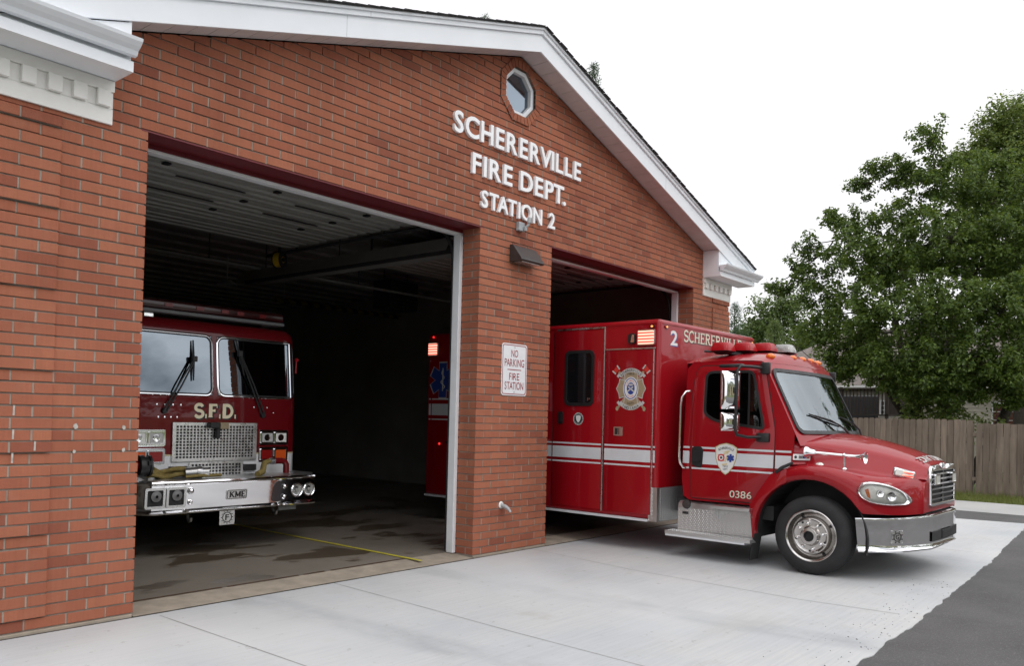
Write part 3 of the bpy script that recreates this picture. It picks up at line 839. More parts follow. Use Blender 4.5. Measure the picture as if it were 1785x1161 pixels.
def cornice(x0, x1, zb, zg, zf, zfr, side):
    """boxed eave return: board, gutter moulding, lower fascia, soffit, frieze with dentils. zb top at inner end, zg gutter top, zf box bottom, zfr frieze bottom"""
    c = MB(); inn = x0; out = x1; s = 1 if out > inn else -1
    e = out+s*.27
    # face board up to the rake
    xo = e-s*.02
    c.poly([(inn, zf+.05), (xo, zf+.05), (xo, zrake(xo)-.02), (inn, zb)][::s], [], lambda u, v, h: (u, -.03-h, v), .255)
    c.box(inn-s*.003, inn+s*.018, -.279, -.006, zf+.02, zb+.02)
    # lower fascia and soffit
    c.box(inn-s*.006, e+s*.07, -.318, -.02, zf, zf+.075)
    # gutter profile
    prof = [(-.318, zg-.105), (-.352, zg-.10), (-.366, zg-.07), (-.40, zg-.05), (-.43, zg-.022), (-.438, zg), (-.425, zg+.002), (-.42, zg-.012), (-.30, zg-.016)]
    xa_, xb_ = inn-s*.015, e+s*.17
    c.grid([[(xa_, p[0], p[1]) for p in prof], [(xb_, p[0], p[1]) for p in prof]])
    for xx in (xa_, xb_):
        c.add([(xx, p[0], p[1]) for p in prof], [tuple(range(len(prof)))])
    co = c.build('cornice', M_TRIM, station, bevel=.0)
    # frieze on the wall
    f = MB()
    f.box(inn-s*.0, out+s*.035, -.030, .01, zfr, zfr+.115); f.box(inn, out+s*.035, -.028, .01, zfr+.1155, zf-.085)
    f.box(inn-s*.002, out+s*.045, -.048, .012, zf-.0845, zf-.004)
    f.box(out+s*.012, out+s*.036, -.029, .5, zfr, zf-.01)
    fo = f.build('frieze', M_TRIM2, co, bevel=.003)
    nd = 6
    for i in range(nd):
        xx = inn+s*(.030+i*.1665)
        d = MB(); d.box(xx, xx+s*.092, -.066, -.0285, zfr+.118, zf-.088)
        d.build('dentil', M_TRIM2, co, bevel=.003)
cornice(-.278, -1.235, 4.30, 4.145, 3.935, 3.615, -1)
cornice(9.113, 10.07, 4.262, 4.045, 3.862, 3.572, 1)

# octagonal window
def octo(r): return [(OCT[0]+r/math.cos(R(22.5))*math.cos(R(22.5+45*k)), OCT[1]+r/math.cos(R(22.5))*math.sin(R(22.5+45*k))) for k in range(8)]
wf = MB(); wf.poly(octo(.270), [octo(.222)], lambda u, v, h: (u, .085-h, v), .075)
win = wf.build('window', M_TRIM, station, bevel=.004)
wp = MB(); wp.poly(octo(.223), [], lambda u, v, h: (u, .062-h, v), 0.004); wp.build('pane', M_GLASSW, win)
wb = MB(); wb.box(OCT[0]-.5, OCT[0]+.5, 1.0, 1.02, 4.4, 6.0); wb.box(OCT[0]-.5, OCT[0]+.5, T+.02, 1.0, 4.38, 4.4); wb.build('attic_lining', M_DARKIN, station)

# ------------------------------------------------------------------ things fixed to the front wall
WF = lambda u, v, h: (u, -.012-h, v)
lett = thing('raised_lettering', 'raised white capitals naming the station high on the brick gable', 'lettering', (0, 0, 0))
for s, x0, x1, z0, h, rise in (('SCHERERVILLE', 3.285, 5.625, 4.585, .232, .006), ('FIRE DEPT.', 3.585, 5.315, 4.205, .228, .0), ('STATION  2', 3.745, 5.10, 3.866, .19, .0)):
    for (c, a, b, vv, ff) in text_layout(s, x1-x0, h, .019, gap=.26, space=.42 if '  ' not in s else .27):
        mb = MB(); solid(mb, [(x0+p[0], z0+p[1]) for p in vv], ff, WF, .034)
        mb.build('letter', M_LETTER, lett, fix=False)

ns = thing('parking_sign', 'white rectangular no parking sign with red border screwed to the brick pillar', 'sign', (4.418, -.012, 2.095))
SG = lambda u, v, h: (u, -h, v)
mb = MB(); mb.poly(rrect(-.229, .229, -.302, .302, .035), [], SG, .004); mb.build('plate', M_SIGNWHITE, ns)
mb = MB(); mb.poly(rrect(-.216, .216, -.289, .289, .030), [rrect(-.207, .207, -.280, .280, .025)], lambda u, v, h: (u, -.004-h, v), .0012)
mb.build('border', M_SIGNRED, ns)
mb = MB()
F5 = lambda u, v, h: (u, -.004-h, v)
for s, x0, x1, z0, h in (('NO', -.062, .062, .148, .082), ('PARKING', -.178, .178, .036, .088), ('FIRE', -.092, .092, -.122, .082), ('STATION', -.170, .170, -.232, .088)):
    for (c, a, b, vv, ff) in text_layout(s, x1-x0, h, .004, gap=.22): solid(mb, [(x0+p[0], z0+p[1]) for p in vv], ff, F5, .0012)
mb.poly([(-.125, -.006), (.125, -.006), (.125, .004), (-.125, .004)], [], F5, .0012)
mb.build('lettering', M_SIGNRED, ns, fix=False)
mb = MB()
for z in (.262, -.262): mb.lathe([(.0001, .006), (.006, .005), (.008, .001), (.008, 0)], (0, -.004, z), (0, -1, 0), 10)
build_each(mb, 'screw', M_STEEL, ns)

wl_ = thing('wall_light', 'dark bronze wedge-shaped wall light on the brick pillar between the doors', 'wall light', (4.53, -.010, 3.43))
prof = [(0, -.085), (.165, -.085), (.185, -.075), (.185, -.06), (.055, .105), (.03, .115), (0, .115)]
mb = MB(); mb.poly([(-.0, 0)][:0] or [(p[0], p[1]) for p in prof], [], lambda u, v, h: (-.245+h, -u, v), .43)
mb.build('housing', M_BRONZE, wl_, bevel=.006)
mb = MB()
for zz in (-.02, -.045): mb.bar((-.245, -.128-(.0 if zz > -.03 else .02), .0+zz), (.19, -.128-(.0 if zz > -.03 else .02), .0+zz), .006, .006)
mb.build('ridge', M_BRONZE, wl_)
mb = MB(); mb.box(-.20, .14, -.155, -.03, -.092, -.0855); mb.build('lens', M_SMOKE, wl_)

ph = thing('photocell', 'small grey junction box with a swivel light sensor under the lettering', 'sensor', (4.45, -.010, 3.775))
mb = MB(); mb.box(-.062, .045, -.052, 0, -.052, .052); mb.build('box', M_GALV, ph, bevel=.008)
mb = MB(); mb.tube([(.03, -.054, 0), (.03, -.085, 0), (.045, -.10, .02), (.05, -.105, .045)], .014, 10); mb.lathe([(.0001, .07), (.022, .066), (.026, .04), (.024, .0), (.0001, -.002)], (.05, -.105, .045), (.1, -.1, 1), 12)
mb.lathe([(.0001, 0), (.02, 0), (.02, .05), (.0001, .052)], (.03, -.07, -.045), (0, -.1, 1), 10)
mb.build('sensor_head', M_GALV, ph, smooth=40)

hb = thing('hose_bib', 'small grey outdoor tap sticking out low on the brick pillar', 'tap', (4.245, -.010, .53))
mb = MB(); mb.lathe([(.0001, .012), (.034, .010), (.042, 0)], (0, 0, 0), (0, -1, 0), 18); mb.build('flange', M_TRIM2, hb, smooth=40)
mb = MB(); mb.tube([(0, -.008, 0), (.004, -.055, -.012), (.008, -.10, -.035), (.009, -.125, -.06)], [.022, .024, .021, .013], 12); mb.tube([(.009, -.118, -.05), (.010, -.132, -.075)], .016, 10)
mb.build('spout', M_GALV, hb, smooth=50)

# ------------------------------------------------------------------ fittings inside the bays
cr_ = thing('hose_reel', 'yellow cord reel hanging behind the raised left door', 'reel', (3.77, 3.78, 3.67))
mb = MB(); mb.lathe([(.0001, -.05), (.10, -.05), (.10, .05), (.0001, .05)], (0, 0, 0), (.5, -1, 0), 24); mb.build('drum', M_YELLOW, cr_, smooth=40)
mb = MB(); mb.lathe([(.05, -.062), (.118, -.06), (.118, -.05), (.05, -.05)], (0, 0, 0), (.5, -1, 0), 24); mb.lathe([(.05, .05), (.118, .05), (.118, .06), (.05, .062)], (0, 0, 0), (.5, -1, 0), 24); mb.build('flange', M_DARKIN, cr_, smooth=40)
mb = MB(); mb.bar((0, 0, .0), (0, 0, .54), .04, .02); mb.lathe([(.0001, .075), (.03, .07), (.03, .05)], (0, 0, 0), (.5, -1, 0), 12); mb.build('bracket', M_BLACK, cr_)
ht = thing('tube_heater', 'long dark tube heater hung from the bay ceiling beside the track', 'heater', (4.36, .9, 3.62))
mb = MB(); mb.tube([(0, 0, 0), (0, 4.6, 0)], .06, 12); mb.build('tube', M_DARKIN, ht, smooth=50)
mb = MB(); mb.grid([[(-.2, 0, -.06), (-.2, 4.6, -.06)], [(-.09, 0, .12), (-.09, 4.6, .12)], [(.09, 0, .12), (.09, 4.6, .12)], [(.2, 0, -.06), (.2, 4.6, -.06)]]); mb.build('reflector', M_INWALL, ht)
mb = MB()
for y in (.5, 2.3, 4.1): mb.bar((0, y, .125), (0, y, .6), .012, .012)
build_each(mb, 'hanger', M_BLACK, ht)
pp = thing('ceiling_pipe', 'thin steel pipe crossing the bay below the ceiling', 'pipe', (0, 5.0, 3.74))
mb = MB(); mb.tube([(XL+.25, 0, 0), (XR-.3, 0, 0)], .022, 8); mb.build('pipe', M_GALV, pp, smooth=50)
mb = MB()
for x in (.6, 3.4, 6.2, 9): mb.bar((x, 0, .02), (x, 0, .5), .012, .012)
build_each(mb, 'hanger', M_BLACK, pp)
uh = thing('unit_heater', 'dark boxy fan heater hung near the middle of the bays', 'heater', (7.6, 5.6, 3.78))
mb = MB(); mb.box(-.35, .35, -.25, .25, -.27, .27); mb.build('case', M_DARKIN, uh, bevel=.02)
mb = MB()
for i in range(7): mb.box(-.31, .31, -.275, -.252, -.23+i*.07, -.215+i*.07)
mb.build('louvre', M_BLACK, uh)
mb = MB()
for x in (-.3, .3): mb.bar((x, 0, .26), (x, 0, .46), .015, .015)
build_each(mb, 'hanger', M_BLACK, uh)
fl = thing('pendant_lamp', 'pale dome lamp hanging unlit in the left bay', 'lamp', (4.9, 7.0, 3.74))
mb = MB(); mb.lathe([(.02, .10), (.06, .09), (.16, .02), (.18, 0), (.17, 0), (.15, .02)], (0, 0, 0), (0, 0, 1), 20); mb.build('shade', M_GALV, fl, smooth=40)
mb = MB(); mb.tube([(0, 0, .09), (0, 0, .5)], .012, 8); mb.build('stem', M_GALV, fl)
# yellow and black edge strip hanging at the far wall, tool cases on the floor
hz = pm('hazard_stripe', (.5, .36, .02), .6)
n, l, b = nodes_of(hz); t = n.new('ShaderNodeTexCoord'); w = n.new('ShaderNodeTexWave'); w.bands_direction = 'DIAGONAL'; w.inputs['Scale'].default_value = 2.2
c = n.new('ShaderNodeValToRGB'); c.color_ramp.interpolation = 'CONSTANT'; c.color_ramp.elements[0].color = (.012, .012, .012, 1); c.color_ramp.elements[1].color = (.13, .095, .012, 1); c.color_ramp.elements[1].position = .5
l.new(t.outputs['Object'], w.inputs['Vector']); l.new(w.outputs['Fac'], c.inputs['Fac']); l.new(c.outputs['Color'], b.inputs['Base Color'])
hb2 = thing('clearance_bar', 'yellow and black striped clearance bar hung deep inside the bays', 'bar', (7.9, 7.6, 3.70))
mb = MB(); mb.tube([(-1.6, 0, 0), (1.6, 0, 0)], .05, 12); mb.build('bar', hz, hb2, smooth=50)
mb = MB()
for x in (-1.4, 1.4): mb.bar((x, 0, .05), (x, 0, .53), .01, .01)
build_each(mb, 'chain', M_STEEL, hb2)
tb = thing('tool_case', 'yellow equipment case standing on the dark floor behind the ambulance', 'case', (5.6, 6.6, 0.004))
mb = MB(); mb.box(-.45, .30, -.2, .2, 0, .32); mb.build('body', M_YELLOW, tb, bevel=.02)
mb = MB(); mb.box(-.05, .35, -.18, .16, .325, .62); mb.build('top_box', M_YELLOW, tb, bevel=.02)
mb = MB(); mb.tube([(-.2, -.21, .2), (-.2, -.235, .24), (.05, -.235, .24), (.05, -.21, .2)], .012, 6); mb.build('handle', M_BLACK, tb)
sv = thing('equipment_rack', 'dark steel rack of turnout gear against the back wall of the bays', 'rack', (2.6, 13.2, .004))
mb = MB()
for x in (-3, -1, 1, 3): mb.box(x-.03, x+.03, -.3, .3, 0, 2.0)
for z in (.15, 1.0, 1.95): mb.box(-3.03, 3.03, -.29, .29, z, z+.04)
mb.build('frame', M_STEEL, sv)
mb = MB()
for i in range(11):
    x = -2.7+i*.54; mb.box(x-.18, x+.18, -.2, .2, 1.05, 1.75+random.uniform(-.1, .15))
build_each(mb, 'coat', M_SEAT, sv, bevel=.06)

# ------------------------------------------------------------------ ground
GZ = -.03
def concrete(name, c0, c1, stain, wet=0.0, streak=True, tracks=False):
    mt = pm(name, c0, .85); n, l, b = nodes_of(mt)
    t = n.new('ShaderNodeTexCoord')
    def N(scale, det, rough=.6, st=(1, 1, 1), rot=0):
        mpn = n.new('ShaderNodeMapping'); mpn.inputs['Scale'].default_value = st; mpn.inputs['Rotation'].default_value = (0, 0, rot); l.new(t.outputs['Object'], mpn.inputs['Vector'])
        z = n.new('ShaderNodeTexNoise'); z.inputs['Scale'].default_value = scale; z.inputs['Detail'].default_value = det; z.inputs['Roughness'].default_value = rough; l.new(mpn.outputs['Vector'], z.inputs['Vector']); return z.outputs['Fac']
    def MR(s, a, b_, c, d):
        q = n.new('ShaderNodeMapRange'); q.inputs['From Min'].default_value = a; q.inputs['From Max'].default_value = b_; q.inputs['To Min'].default_value = c; q.inputs['To Max'].default_value = d; l.new(s, q.inputs['Value']); return q.outputs['Result']
    def MIX(f, a, b_):
        q = n.new('ShaderNodeMix'); q.data_type = 'RGBA'; l.new(f, q.inputs['Factor'])
        for s, v in (('A', a), ('B', b_)):
            if isinstance(v, tuple): q.inputs[s].default_value = (*v, 1)
            else: l.new(v, q.inputs[s])
        return q.outputs['Result']
    col = MIX(MR(N(.55, 5, .55), .35, .65, 0, 1), c0, c1)
    if streak:
        col = MIX(MR(N(1.0, 5, .7, (1.2, 34, 1), .02), .42, .72, 0, .55), col, tuple(v*.86 for v in c0))
        col = MIX(MR(N(1.0, 3, .7, (.9, 60, 1), .02), .5, .75, 0, .5), col, tuple(min(1, v*1.13) for v in c0))
    col = MIX(MR(N(1.7, 8, .62), .60, .74, 0, .6), col, stain)
    col = MIX(MR(N(26, 3, .6), .64, .74, 0, .35), col, tuple(v*.7 for v in stain))
    col = MIX(MR(N(.35, 6, .6, (1, 2.2, 1)), .56, .70, 0, .35), col, tuple(v*1.05 for v in stain))
    if tracks:
        # faint tyre paths running out of each bay, worn in patches
        sx = n.new('ShaderNodeSeparateXYZ'); l.new(t.outputs['Object'], sx.inputs[0])
        def MA(op, a, b_=None):
            q = n.new('ShaderNodeMath'); q.operation = op
            for i_, v in enumerate((a, b_)):
                if v is None: continue
                if isinstance(v, (int, float)): q.inputs[i_].default_value = v
                else: l.new(v, q.inputs[i_])
            return q.outputs[0]
        tot_ = None
        for xc in (.95, 2.95, 5.95, 7.85):
            dd = MR(MA('ABSOLUTE', MA('SUBTRACT', MA('ADD', sx.outputs['X'], MA('MULTIPLY', sx.outputs['Y'], .06)), xc)), .10, .24, 1, 0)
            tot_ = dd if tot_ is None else MA('MAXIMUM', tot_, dd)
        col = MIX(MA('MULTIPLY', tot_, MR(N(2.3, 6, .65, (1, .5, 1)), .38, .62, 0, .62)), col, tuple(v*.70 for v in c0))
        col = MIX(MR(N(.42, 4, .5), .48, .66, 0, .55), col, (.55, .56, .56))
        col = MIX(MR(N(9, 6, .7), .635, .68, 0, .5), col, (.26, .25, .23))
    rough = None
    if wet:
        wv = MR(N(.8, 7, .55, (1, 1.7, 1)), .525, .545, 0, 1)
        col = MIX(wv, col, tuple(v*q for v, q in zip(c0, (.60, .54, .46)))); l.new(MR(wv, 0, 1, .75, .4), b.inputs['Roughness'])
    l.new(col, b.inputs['Base Color'])
    z = N(70, 4, .6, (1, 3, 1)); bp = n.new('ShaderNodeBump'); bp.inputs['Strength'].default_value = .35; bp.inputs['Distance'].default_value = .003
    l.new(z, bp.inputs['Height']); l.new(bp.outputs['Normal'], b.inputs['Normal'])
    return mt
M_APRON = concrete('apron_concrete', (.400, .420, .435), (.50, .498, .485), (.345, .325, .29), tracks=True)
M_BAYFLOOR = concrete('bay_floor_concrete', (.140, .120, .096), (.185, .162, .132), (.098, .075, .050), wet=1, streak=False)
M_ROADCONC = concrete('old_concrete', (.36, .36, .355), (.42, .415, .40), (.30, .29, .27), streak=False)
M_ASPH = pm('asphalt', (.082, .080, .079), .9, var=.22, vs=1.1, bump=.9, bs=150, bdist=.006)
n, l, b = nodes_of(M_ASPH)
vz = n.new('ShaderNodeTexVoronoi'); vz.inputs['Scale'].default_value = 140; tcn = [q for q in n if q.type == 'TEX_COORD'][0]; l.new(tcn.outputs['Object'], vz.inputs['Vector'])
old = b.inputs['Base Color'].links[0].from_socket; mxa = n.new('ShaderNodeMix'); mxa.data_type = 'RGBA'; mra = n.new('ShaderNodeMapRange')
mra.inputs['From Min'].default_value = .75; mra.inputs['From Max'].default_value = 1; mra.inputs['To Min'].default_value = 0; mra.inputs['To Max'].default_value = .6
sx_ = n.new('ShaderNodeSeparateColor'); l.new(vz.outputs['Color'], sx_.inputs[0]); l.new(sx_.outputs[0], mra.inputs['Value']); l.new(mra.outputs['Result'], mxa.inputs['Factor']); l.new(old, mxa.inputs['A']); mxa.inputs['B'].default_value = (.17, .165, .16, 1); l.new(mxa.outputs['Result'], b.inputs['Base Color'])

def sheet(name, pts, z, mt, kind='structure', depth=0.0):
    mb = MB(); mb.poly(pts, [], lambda u, v, h: (u, v, z-depth+h if depth else z), depth)
    return tag(mb.build(name, mt, None, fix=False), kind=kind)
sheet('ground', [(-1500, -1500), (1500, -1500), (1500, 1500), (-1500, 1500)], -.16, M_LAWN)
sheet('lawn', [(16.95, -60), (60, -60), (60, 60), (16.95, 60)], -.058, M_LAWN)
sheet('asphalt_drive', [(-60, -26), (14.62, -26), (14.62, 40), (10.4, 40), (10.4, -.2), (-60, -.2)], -.036, M_ASPH)
sheet('old_road', [(14.62, -40), (16.98, -40), (16.98, 60), (14.62, 60)], -.034, M_ROADCONC)
# apron slab: poured pad with a ragged edge where the blacktop laps it
edge = []
x = -14.0
while x < 12.9:
    yb = -4.45+.42*max(0, (x-2.6)/9.9)**1.5
    edge.append((x, yb+.035*noise.noise(Vector((x*1.3, 3.1, 0)))+.028*noise.noise(Vector((x*5.1, 9.1, 0)))+.012*noise.noise(Vector((x*19, 5, 0))))); x += .07
pad = edge+[(13.12, -4.0), (12.85, -2.0), (12.8, .5), (10.09, .5), (10.09, -.024), (-14, -.024)]
sheet('apron', pad, GZ, M_APRON, depth=.02)
# tooled joints and a crack in the apron, crumbs of asphalt along the edge
jm = MB()
for pts in ([(1.86, -.03), (1.79, -1.2), (1.71, -2.34), (1.62, -4.3)], [(4.80, -.03), (4.52, -1.6), (4.40, -3.4), (4.46, -4.25)], [(.165, -.1), (.17, -2), (.16, -4.3)], [(8.9, -.05), (8.86, -2), (8.84, -4.1)]):
    P = [Vector((p[0], p[1])) for p in pts]; q = []
    for i in range(len(P)-1):
        for k in range(12): q.append(P[i].lerp(P[i+1], k/12))
    q.append(P[-1])
    w = [.0045+.003*noise.noise(Vector((p.x*9, p.y*5, 1))) for p in q]
    for i in range(len(q)-1):
        a, c = q[i], q[i+1]; jm.add([(a.x-w[i], a.y, GZ+.0012), (a.x+w[i], a.y, GZ+.0012), (c.x+w[i+1], c.y, GZ+.0012), (c.x-w[i+1], c.y, GZ+.0012)], [(0, 1, 2, 3)])
tag(jm.build('apron_joints', pm('joint_dirt', (.26, .255, .245), .95), None, fix=False), kind='structure')
gap = MB()
gap.box(-1.3, 10.08, -.034, -.0235, GZ-.01, GZ+.004)
tag(gap.build('wall_gap', pm('gap_dirt', (.05, .045, .04), .95, var=.5, vs=20), None), kind='structure')
cb = MB(); rg = random.Random(3)
for i in range(150):
    x = rg.uniform(2.4, 6.5) if i < 190 else rg.uniform(6, 12); y = -4.45+.42*max(0, (x-2.6)/9.9)**1.5+abs(rg.gauss(0, .26))+.03
    r = rg.uniform(.002, .006) if i % 7 else rg.uniform(.006, .010)
    cb.add([(x+r, y, GZ), (x, y+r*rg.uniform(.6, 1.2), GZ), (x-r, y-r*.3, GZ), (x, y-r, GZ), (x, y, GZ+r*.8)], [(0, 1, 4), (1, 2, 4), (2, 3, 4), (3, 0, 4)])
tag(cb.build('asphalt_crumbs', M_ASPH, None, fix=False), 'loose black asphalt crumbs scattered on the pale apron edge', 'crumbs', kind='stuff')
# door sills and the bay floor with its rusty strip and a yellow guide line
sill = MB()
for (a, b) in ((XD1-.0, XP0), (XP1, XD2)):
    sill.add([(a+.001, -.022, GZ+.006), (b-.001, -.022, GZ+.006), (b-.001, .345, .0), (a+.001, .345, .0)], [(0, 1, 2, 3)])
tag(sill.build('door_sill', M_CONCTAN, None, fix=False), kind='structure')
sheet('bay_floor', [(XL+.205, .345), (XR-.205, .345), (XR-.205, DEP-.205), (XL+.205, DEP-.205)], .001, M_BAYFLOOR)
rs = MB()
for (a, b) in ((.05, .95), (1.0, 1.75), (1.8, 2.05), (2.12, 3.15)):
    rs.add([(a, .330, .0045), (b, .332, .0045), (b, .368, .0045), (a, .362, .0045)], [(0, 1, 2, 3)])
tag(rs.build('rust_strip', pm('rust', (.07, .035, .016), .9, var=.5, vs=14), None, fix=False), kind='structure')
yl = MB(); yl.add([(3.10, .12, .0075), (3.15, .12, .0075), (3.30, 9, .0075), (3.25, 9, .0075)], [(0, 1, 2, 3)])
tag(yl.build('guide_line', pm('yellow_line', (.50, .44, .03), .7, var=.25, vs=14), None, fix=False), kind='structure')

# ------------------------------------------------------------------ the ambulance, x forward, y to its left, z up, origin under the front axle
AMB = thing('ambulance', 'red box-bodied ambulance with white side stripe rolling out of the right bay', 'ambulance', (6.8258, -3.0831, -.03), -R(91.2))
SB, TB, SR, TL = -1.82, -1.22, -5.83, 1.38      # box: front, right side, rear, left side
SIDE = lambda u, v, h: (u, TB-h, v)
FACE = lambda u, v, h: (SB+h, u, v)
def off(fn, d): return lambda u, v, h: fn(u, v, h+d)
mb = MB(); mb.box(SR, SB, TB, TL, .385, 2.79)
boxb = mb.build('box_body', M_RED, AMB, smooth=40, bevel=.05, seg=4)
mb = MB()   # rub rail along the bottom edge, roof edge moulding
mb.box(SR+.01, SB-.12, TB-.012, TB+.03, .362, .392); mb.build('rub_rail', M_WSTRIPE, AMB, bevel=.003)
mb = MB(); mb.box(SR+.04, SB-.05, TB-.006, TB+.02, 2.732, 2.742); mb.box(SB-.02, SB+.006, TB+.05, TL-.05, 2.732, 2.742); mb.build('roof_moulding', M_RED, AMB)
# compartment and entry doors with their bright edge trim
def boxdoor(u0, u1, v0, v1):
    mb = MB(); mb.poly(rrect(u0, u1, v0, v1, .012), [], SIDE, .009); return mb.build('door', M_RED, AMB, smooth=30, bevel=.003)
d_entry = boxdoor(-3.40, -2.622, .445, 2.695)
d_front = boxdoor(-2.588, -1.905, .445, 2.425)
d_rear1 = boxdoor(-4.95, -4.30, .445, 2.425); d_rear2 = boxdoor(-5.72, -4.99, .445, 1.50)
def trimbar(parent, *boxes):
    mb = MB()
    for (u0, u1, v0, v1) in boxes: mb.box(u0, u1, TB-.016, TB-.001, v0, v1)
    return mb.build('edge_trim', M_BRUSHED, parent, bevel=.002)
trimbar(d_entry, (-2.617, -2.601, .43, 2.71), (-3.36, -2.60, 2.712, 2.73))
trimbar(d_front, (-1.902, -1.890, .44, 2.425), (-2.585, -1.875, 2.432, 2.448))
def seam(parent, *boxes):
    mb = MB()
    for (u0, u1, v0, v1) in boxes: mb.box(u0, u1, TB-.0022, TB+.01, v0, v1)
    return mb.build('gap_seal', M_INK, parent)
seam(d_entry, (-3.414, -3.402, .43, 2.71)); seam(d_front, (-2.599, -2.59, .44, 2.43))
# sliding window of the entry door
mb = MB(); mb.poly(rrect(-3.215, -2.755, 1.735, 2.445, .075), [rrect(-3.175, -2.795, 1.775, 2.405, .05)], off(SIDE, .009), .016); sw = mb.build('side_window', M_BLACK, AMB, bevel=.004)
mb = MB(); mb.poly(rrect(-3.178, -2.792, 1.772, 2.408, .05), [], off(SIDE, .0105), .004); mb.build('pane', pm('tinted_pane', (.006, .006, .007), .06), sw)
mb = MB(); mb.lathe([(.0001, .008), (.018, .006), (.02, 0)], (-2.84, TB-.0145, 1.82), (0, -1, 0), 12); mb.build('catch', M_CHROME, sw)
# latches
mb = MB(); mb.poly(rrect(-3.31, -3.235, 1.50, 1.66, .02), [], off(SIDE, .009), .012); mb.box(-3.295, -3.25, TB-.04, TB-.021, 1.53, 1.62); mb.build('handle', M_BLACK, d_entry, bevel=.004)
mb = MB(); mb.poly(rrect(-2.445, -2.315, 1.375, 1.485, .01), [], off(SIDE, .009), .006); h0 = mb.build('handle', M_BRUSHED, d_front, bevel=.002)
mb = MB(); mb.box(-2.425, -2.385, TB-.0165, TB-.0155, 1.39, 1.47); mb.box(-2.372, -2.362, TB-.0165, TB-.0155, 1.39, 1.47); mb.build('paddle', M_DARKIN, h0)
# stripes: wide band between two pinstripes, broken at the door seams; stepped up toward the rear
mb = MB()
for (a, b_, dd) in ((-4.2, -3.42, .0), (-3.395, -2.63, .009), (-2.58, -1.915, .009), (-1.885, -1.862, .0)):
    for (z0, z1) in ((1.070, 1.215), (1.246, 1.266), (1.012, 1.032)):
        mb.poly([(a, z0), (b_, z0), (b_, z1), (a, z1)], [], off(SIDE, dd), .0022)
for (a, b_, dd) in ((-4.94, -4.32, .009), (-5.71, -5.0, .0), (-5.775, -5.735, 0)):
    for (z0, z1) in ((1.57, 1.74), (1.80, 1.82), (1.50, 1.52)) if dd == 0 else ((1.57, 1.74),):
        mb.poly([(a, z0), (b_, z0), (b_, z1), (a, z1)], [], off(SIDE, dd), .0022)
mb.build('side_stripe', M_WSTRIPE, AMB, fix=False)
# star of life near the rear
def star(mb, cx, cz, r, fn, d):
    w = r*.30; pts = []
    for k in range(6):
        a = PI/2+k*PI/3; ax = Vector((math.cos(a), math.sin(a))); bx = Vector((-ax.y, ax.x))
        c_ = Vector((cx, cz)); inner = w/math.sin(PI/3)*1.0
        pts += [tuple(c_+ax*r+bx*-w), tuple(c_+ax*r+bx*w)]
        m = a+PI/6; pts.append((cx+w*2*math.cos(m)*1.0, cz+w*2*math.sin(m)))
    mb.poly(pts, [], fn, d)
mb = MB(); star(mb, -5.49, 2.09, .275, SIDE, .0015); star_ = mb.build('star_of_life', M_SILVERV, AMB, fix=False)
mb = MB(); star(mb, -5.49, 2.09, .255, off(SIDE, .0015), .0015); mb.build('blue_field', M_NAVY, star_, fix=False)
mb = MB(); mb.bar((-5.49, TB-.0045, 1.93), (-5.49, TB-.0045, 2.27), .022, .002)
sn = [(-5.49+.045*math.sin(i*.62)*(1-i/34), TB-.006, 1.96+.27*i/20) for i in range(21)]
mb.tube(sn, .008, 5); mb.build('staff', M_SILVERV, star_)
# warning lamps: chrome bezel, lit lens
def warn(u0, u1, v0, v1, fn, mat, name='warning_light'):
    mb = MB(); mb.poly(rrect(u0, u1, v0, v1, .018), [rrect(u0+.016, u1-.016, v0+.016, v1-.016, .01)], fn, .024); o = mb.build(name, M_CHROME, AMB, bevel=.003)
    mb = MB(); mb.poly(rrect(u0+.015, u1-.015, v0+.015, v1-.015, .01), [], fn, .034); mb.build('lens', mat, o, bevel=.006, smooth=40); return o
warn(-2.125, -1.885, 2.475, 2.665, SIDE, M_LITRED)
mb = MB(); mb.poly(rrect(-2.255, -2.155, 2.50, 2.625, .03), [], SIDE, .03); o = mb.build('scene_light', M_BLACK, AMB, bevel=.006)
mb = MB(); mb.poly(roundpoly([(-2.215, 2.515), (-2.165, 2.515), (-2.165, 2.61), (-2.195, 2.61)], .012), [], off(SIDE, .03), .006); mb.build('lens', M_CHROME, o)
warn(-5.80, -5.60, 2.45, 2.655, SIDE, M_LITRED)
warn(-5.38, -5.26, 1.16, 1.20, SIDE, M_REDDARK, 'side_marker')
mb = MB(); mb.ball((-5.52, TB-.012, 1.15), .02, 8, 6); mb.build('marker_lamp', M_GLOWRED, AMB)
mb = MB(); mb.ball((-5.70, TB-.012, 2.735), .018, 8, 6); mb.build('marker_lamp', M_GLOWRED, AMB)
for (fn, u) in ((SIDE, -1.93), (FACE, -1.09), (FACE, 1.25)):
    mb = MB(); mb.poly(ngon(u, 2.70, .045, .022, 16), [], fn, .012); o = mb.build('marker_lamp', M_REDDARK, AMB, bevel=.004)
    mb = MB(); mb.poly(ngon(u, 2.70, .016, .012, 10), [], off(fn, .012), .006); mb.build('bulb', M_GLOW, o)
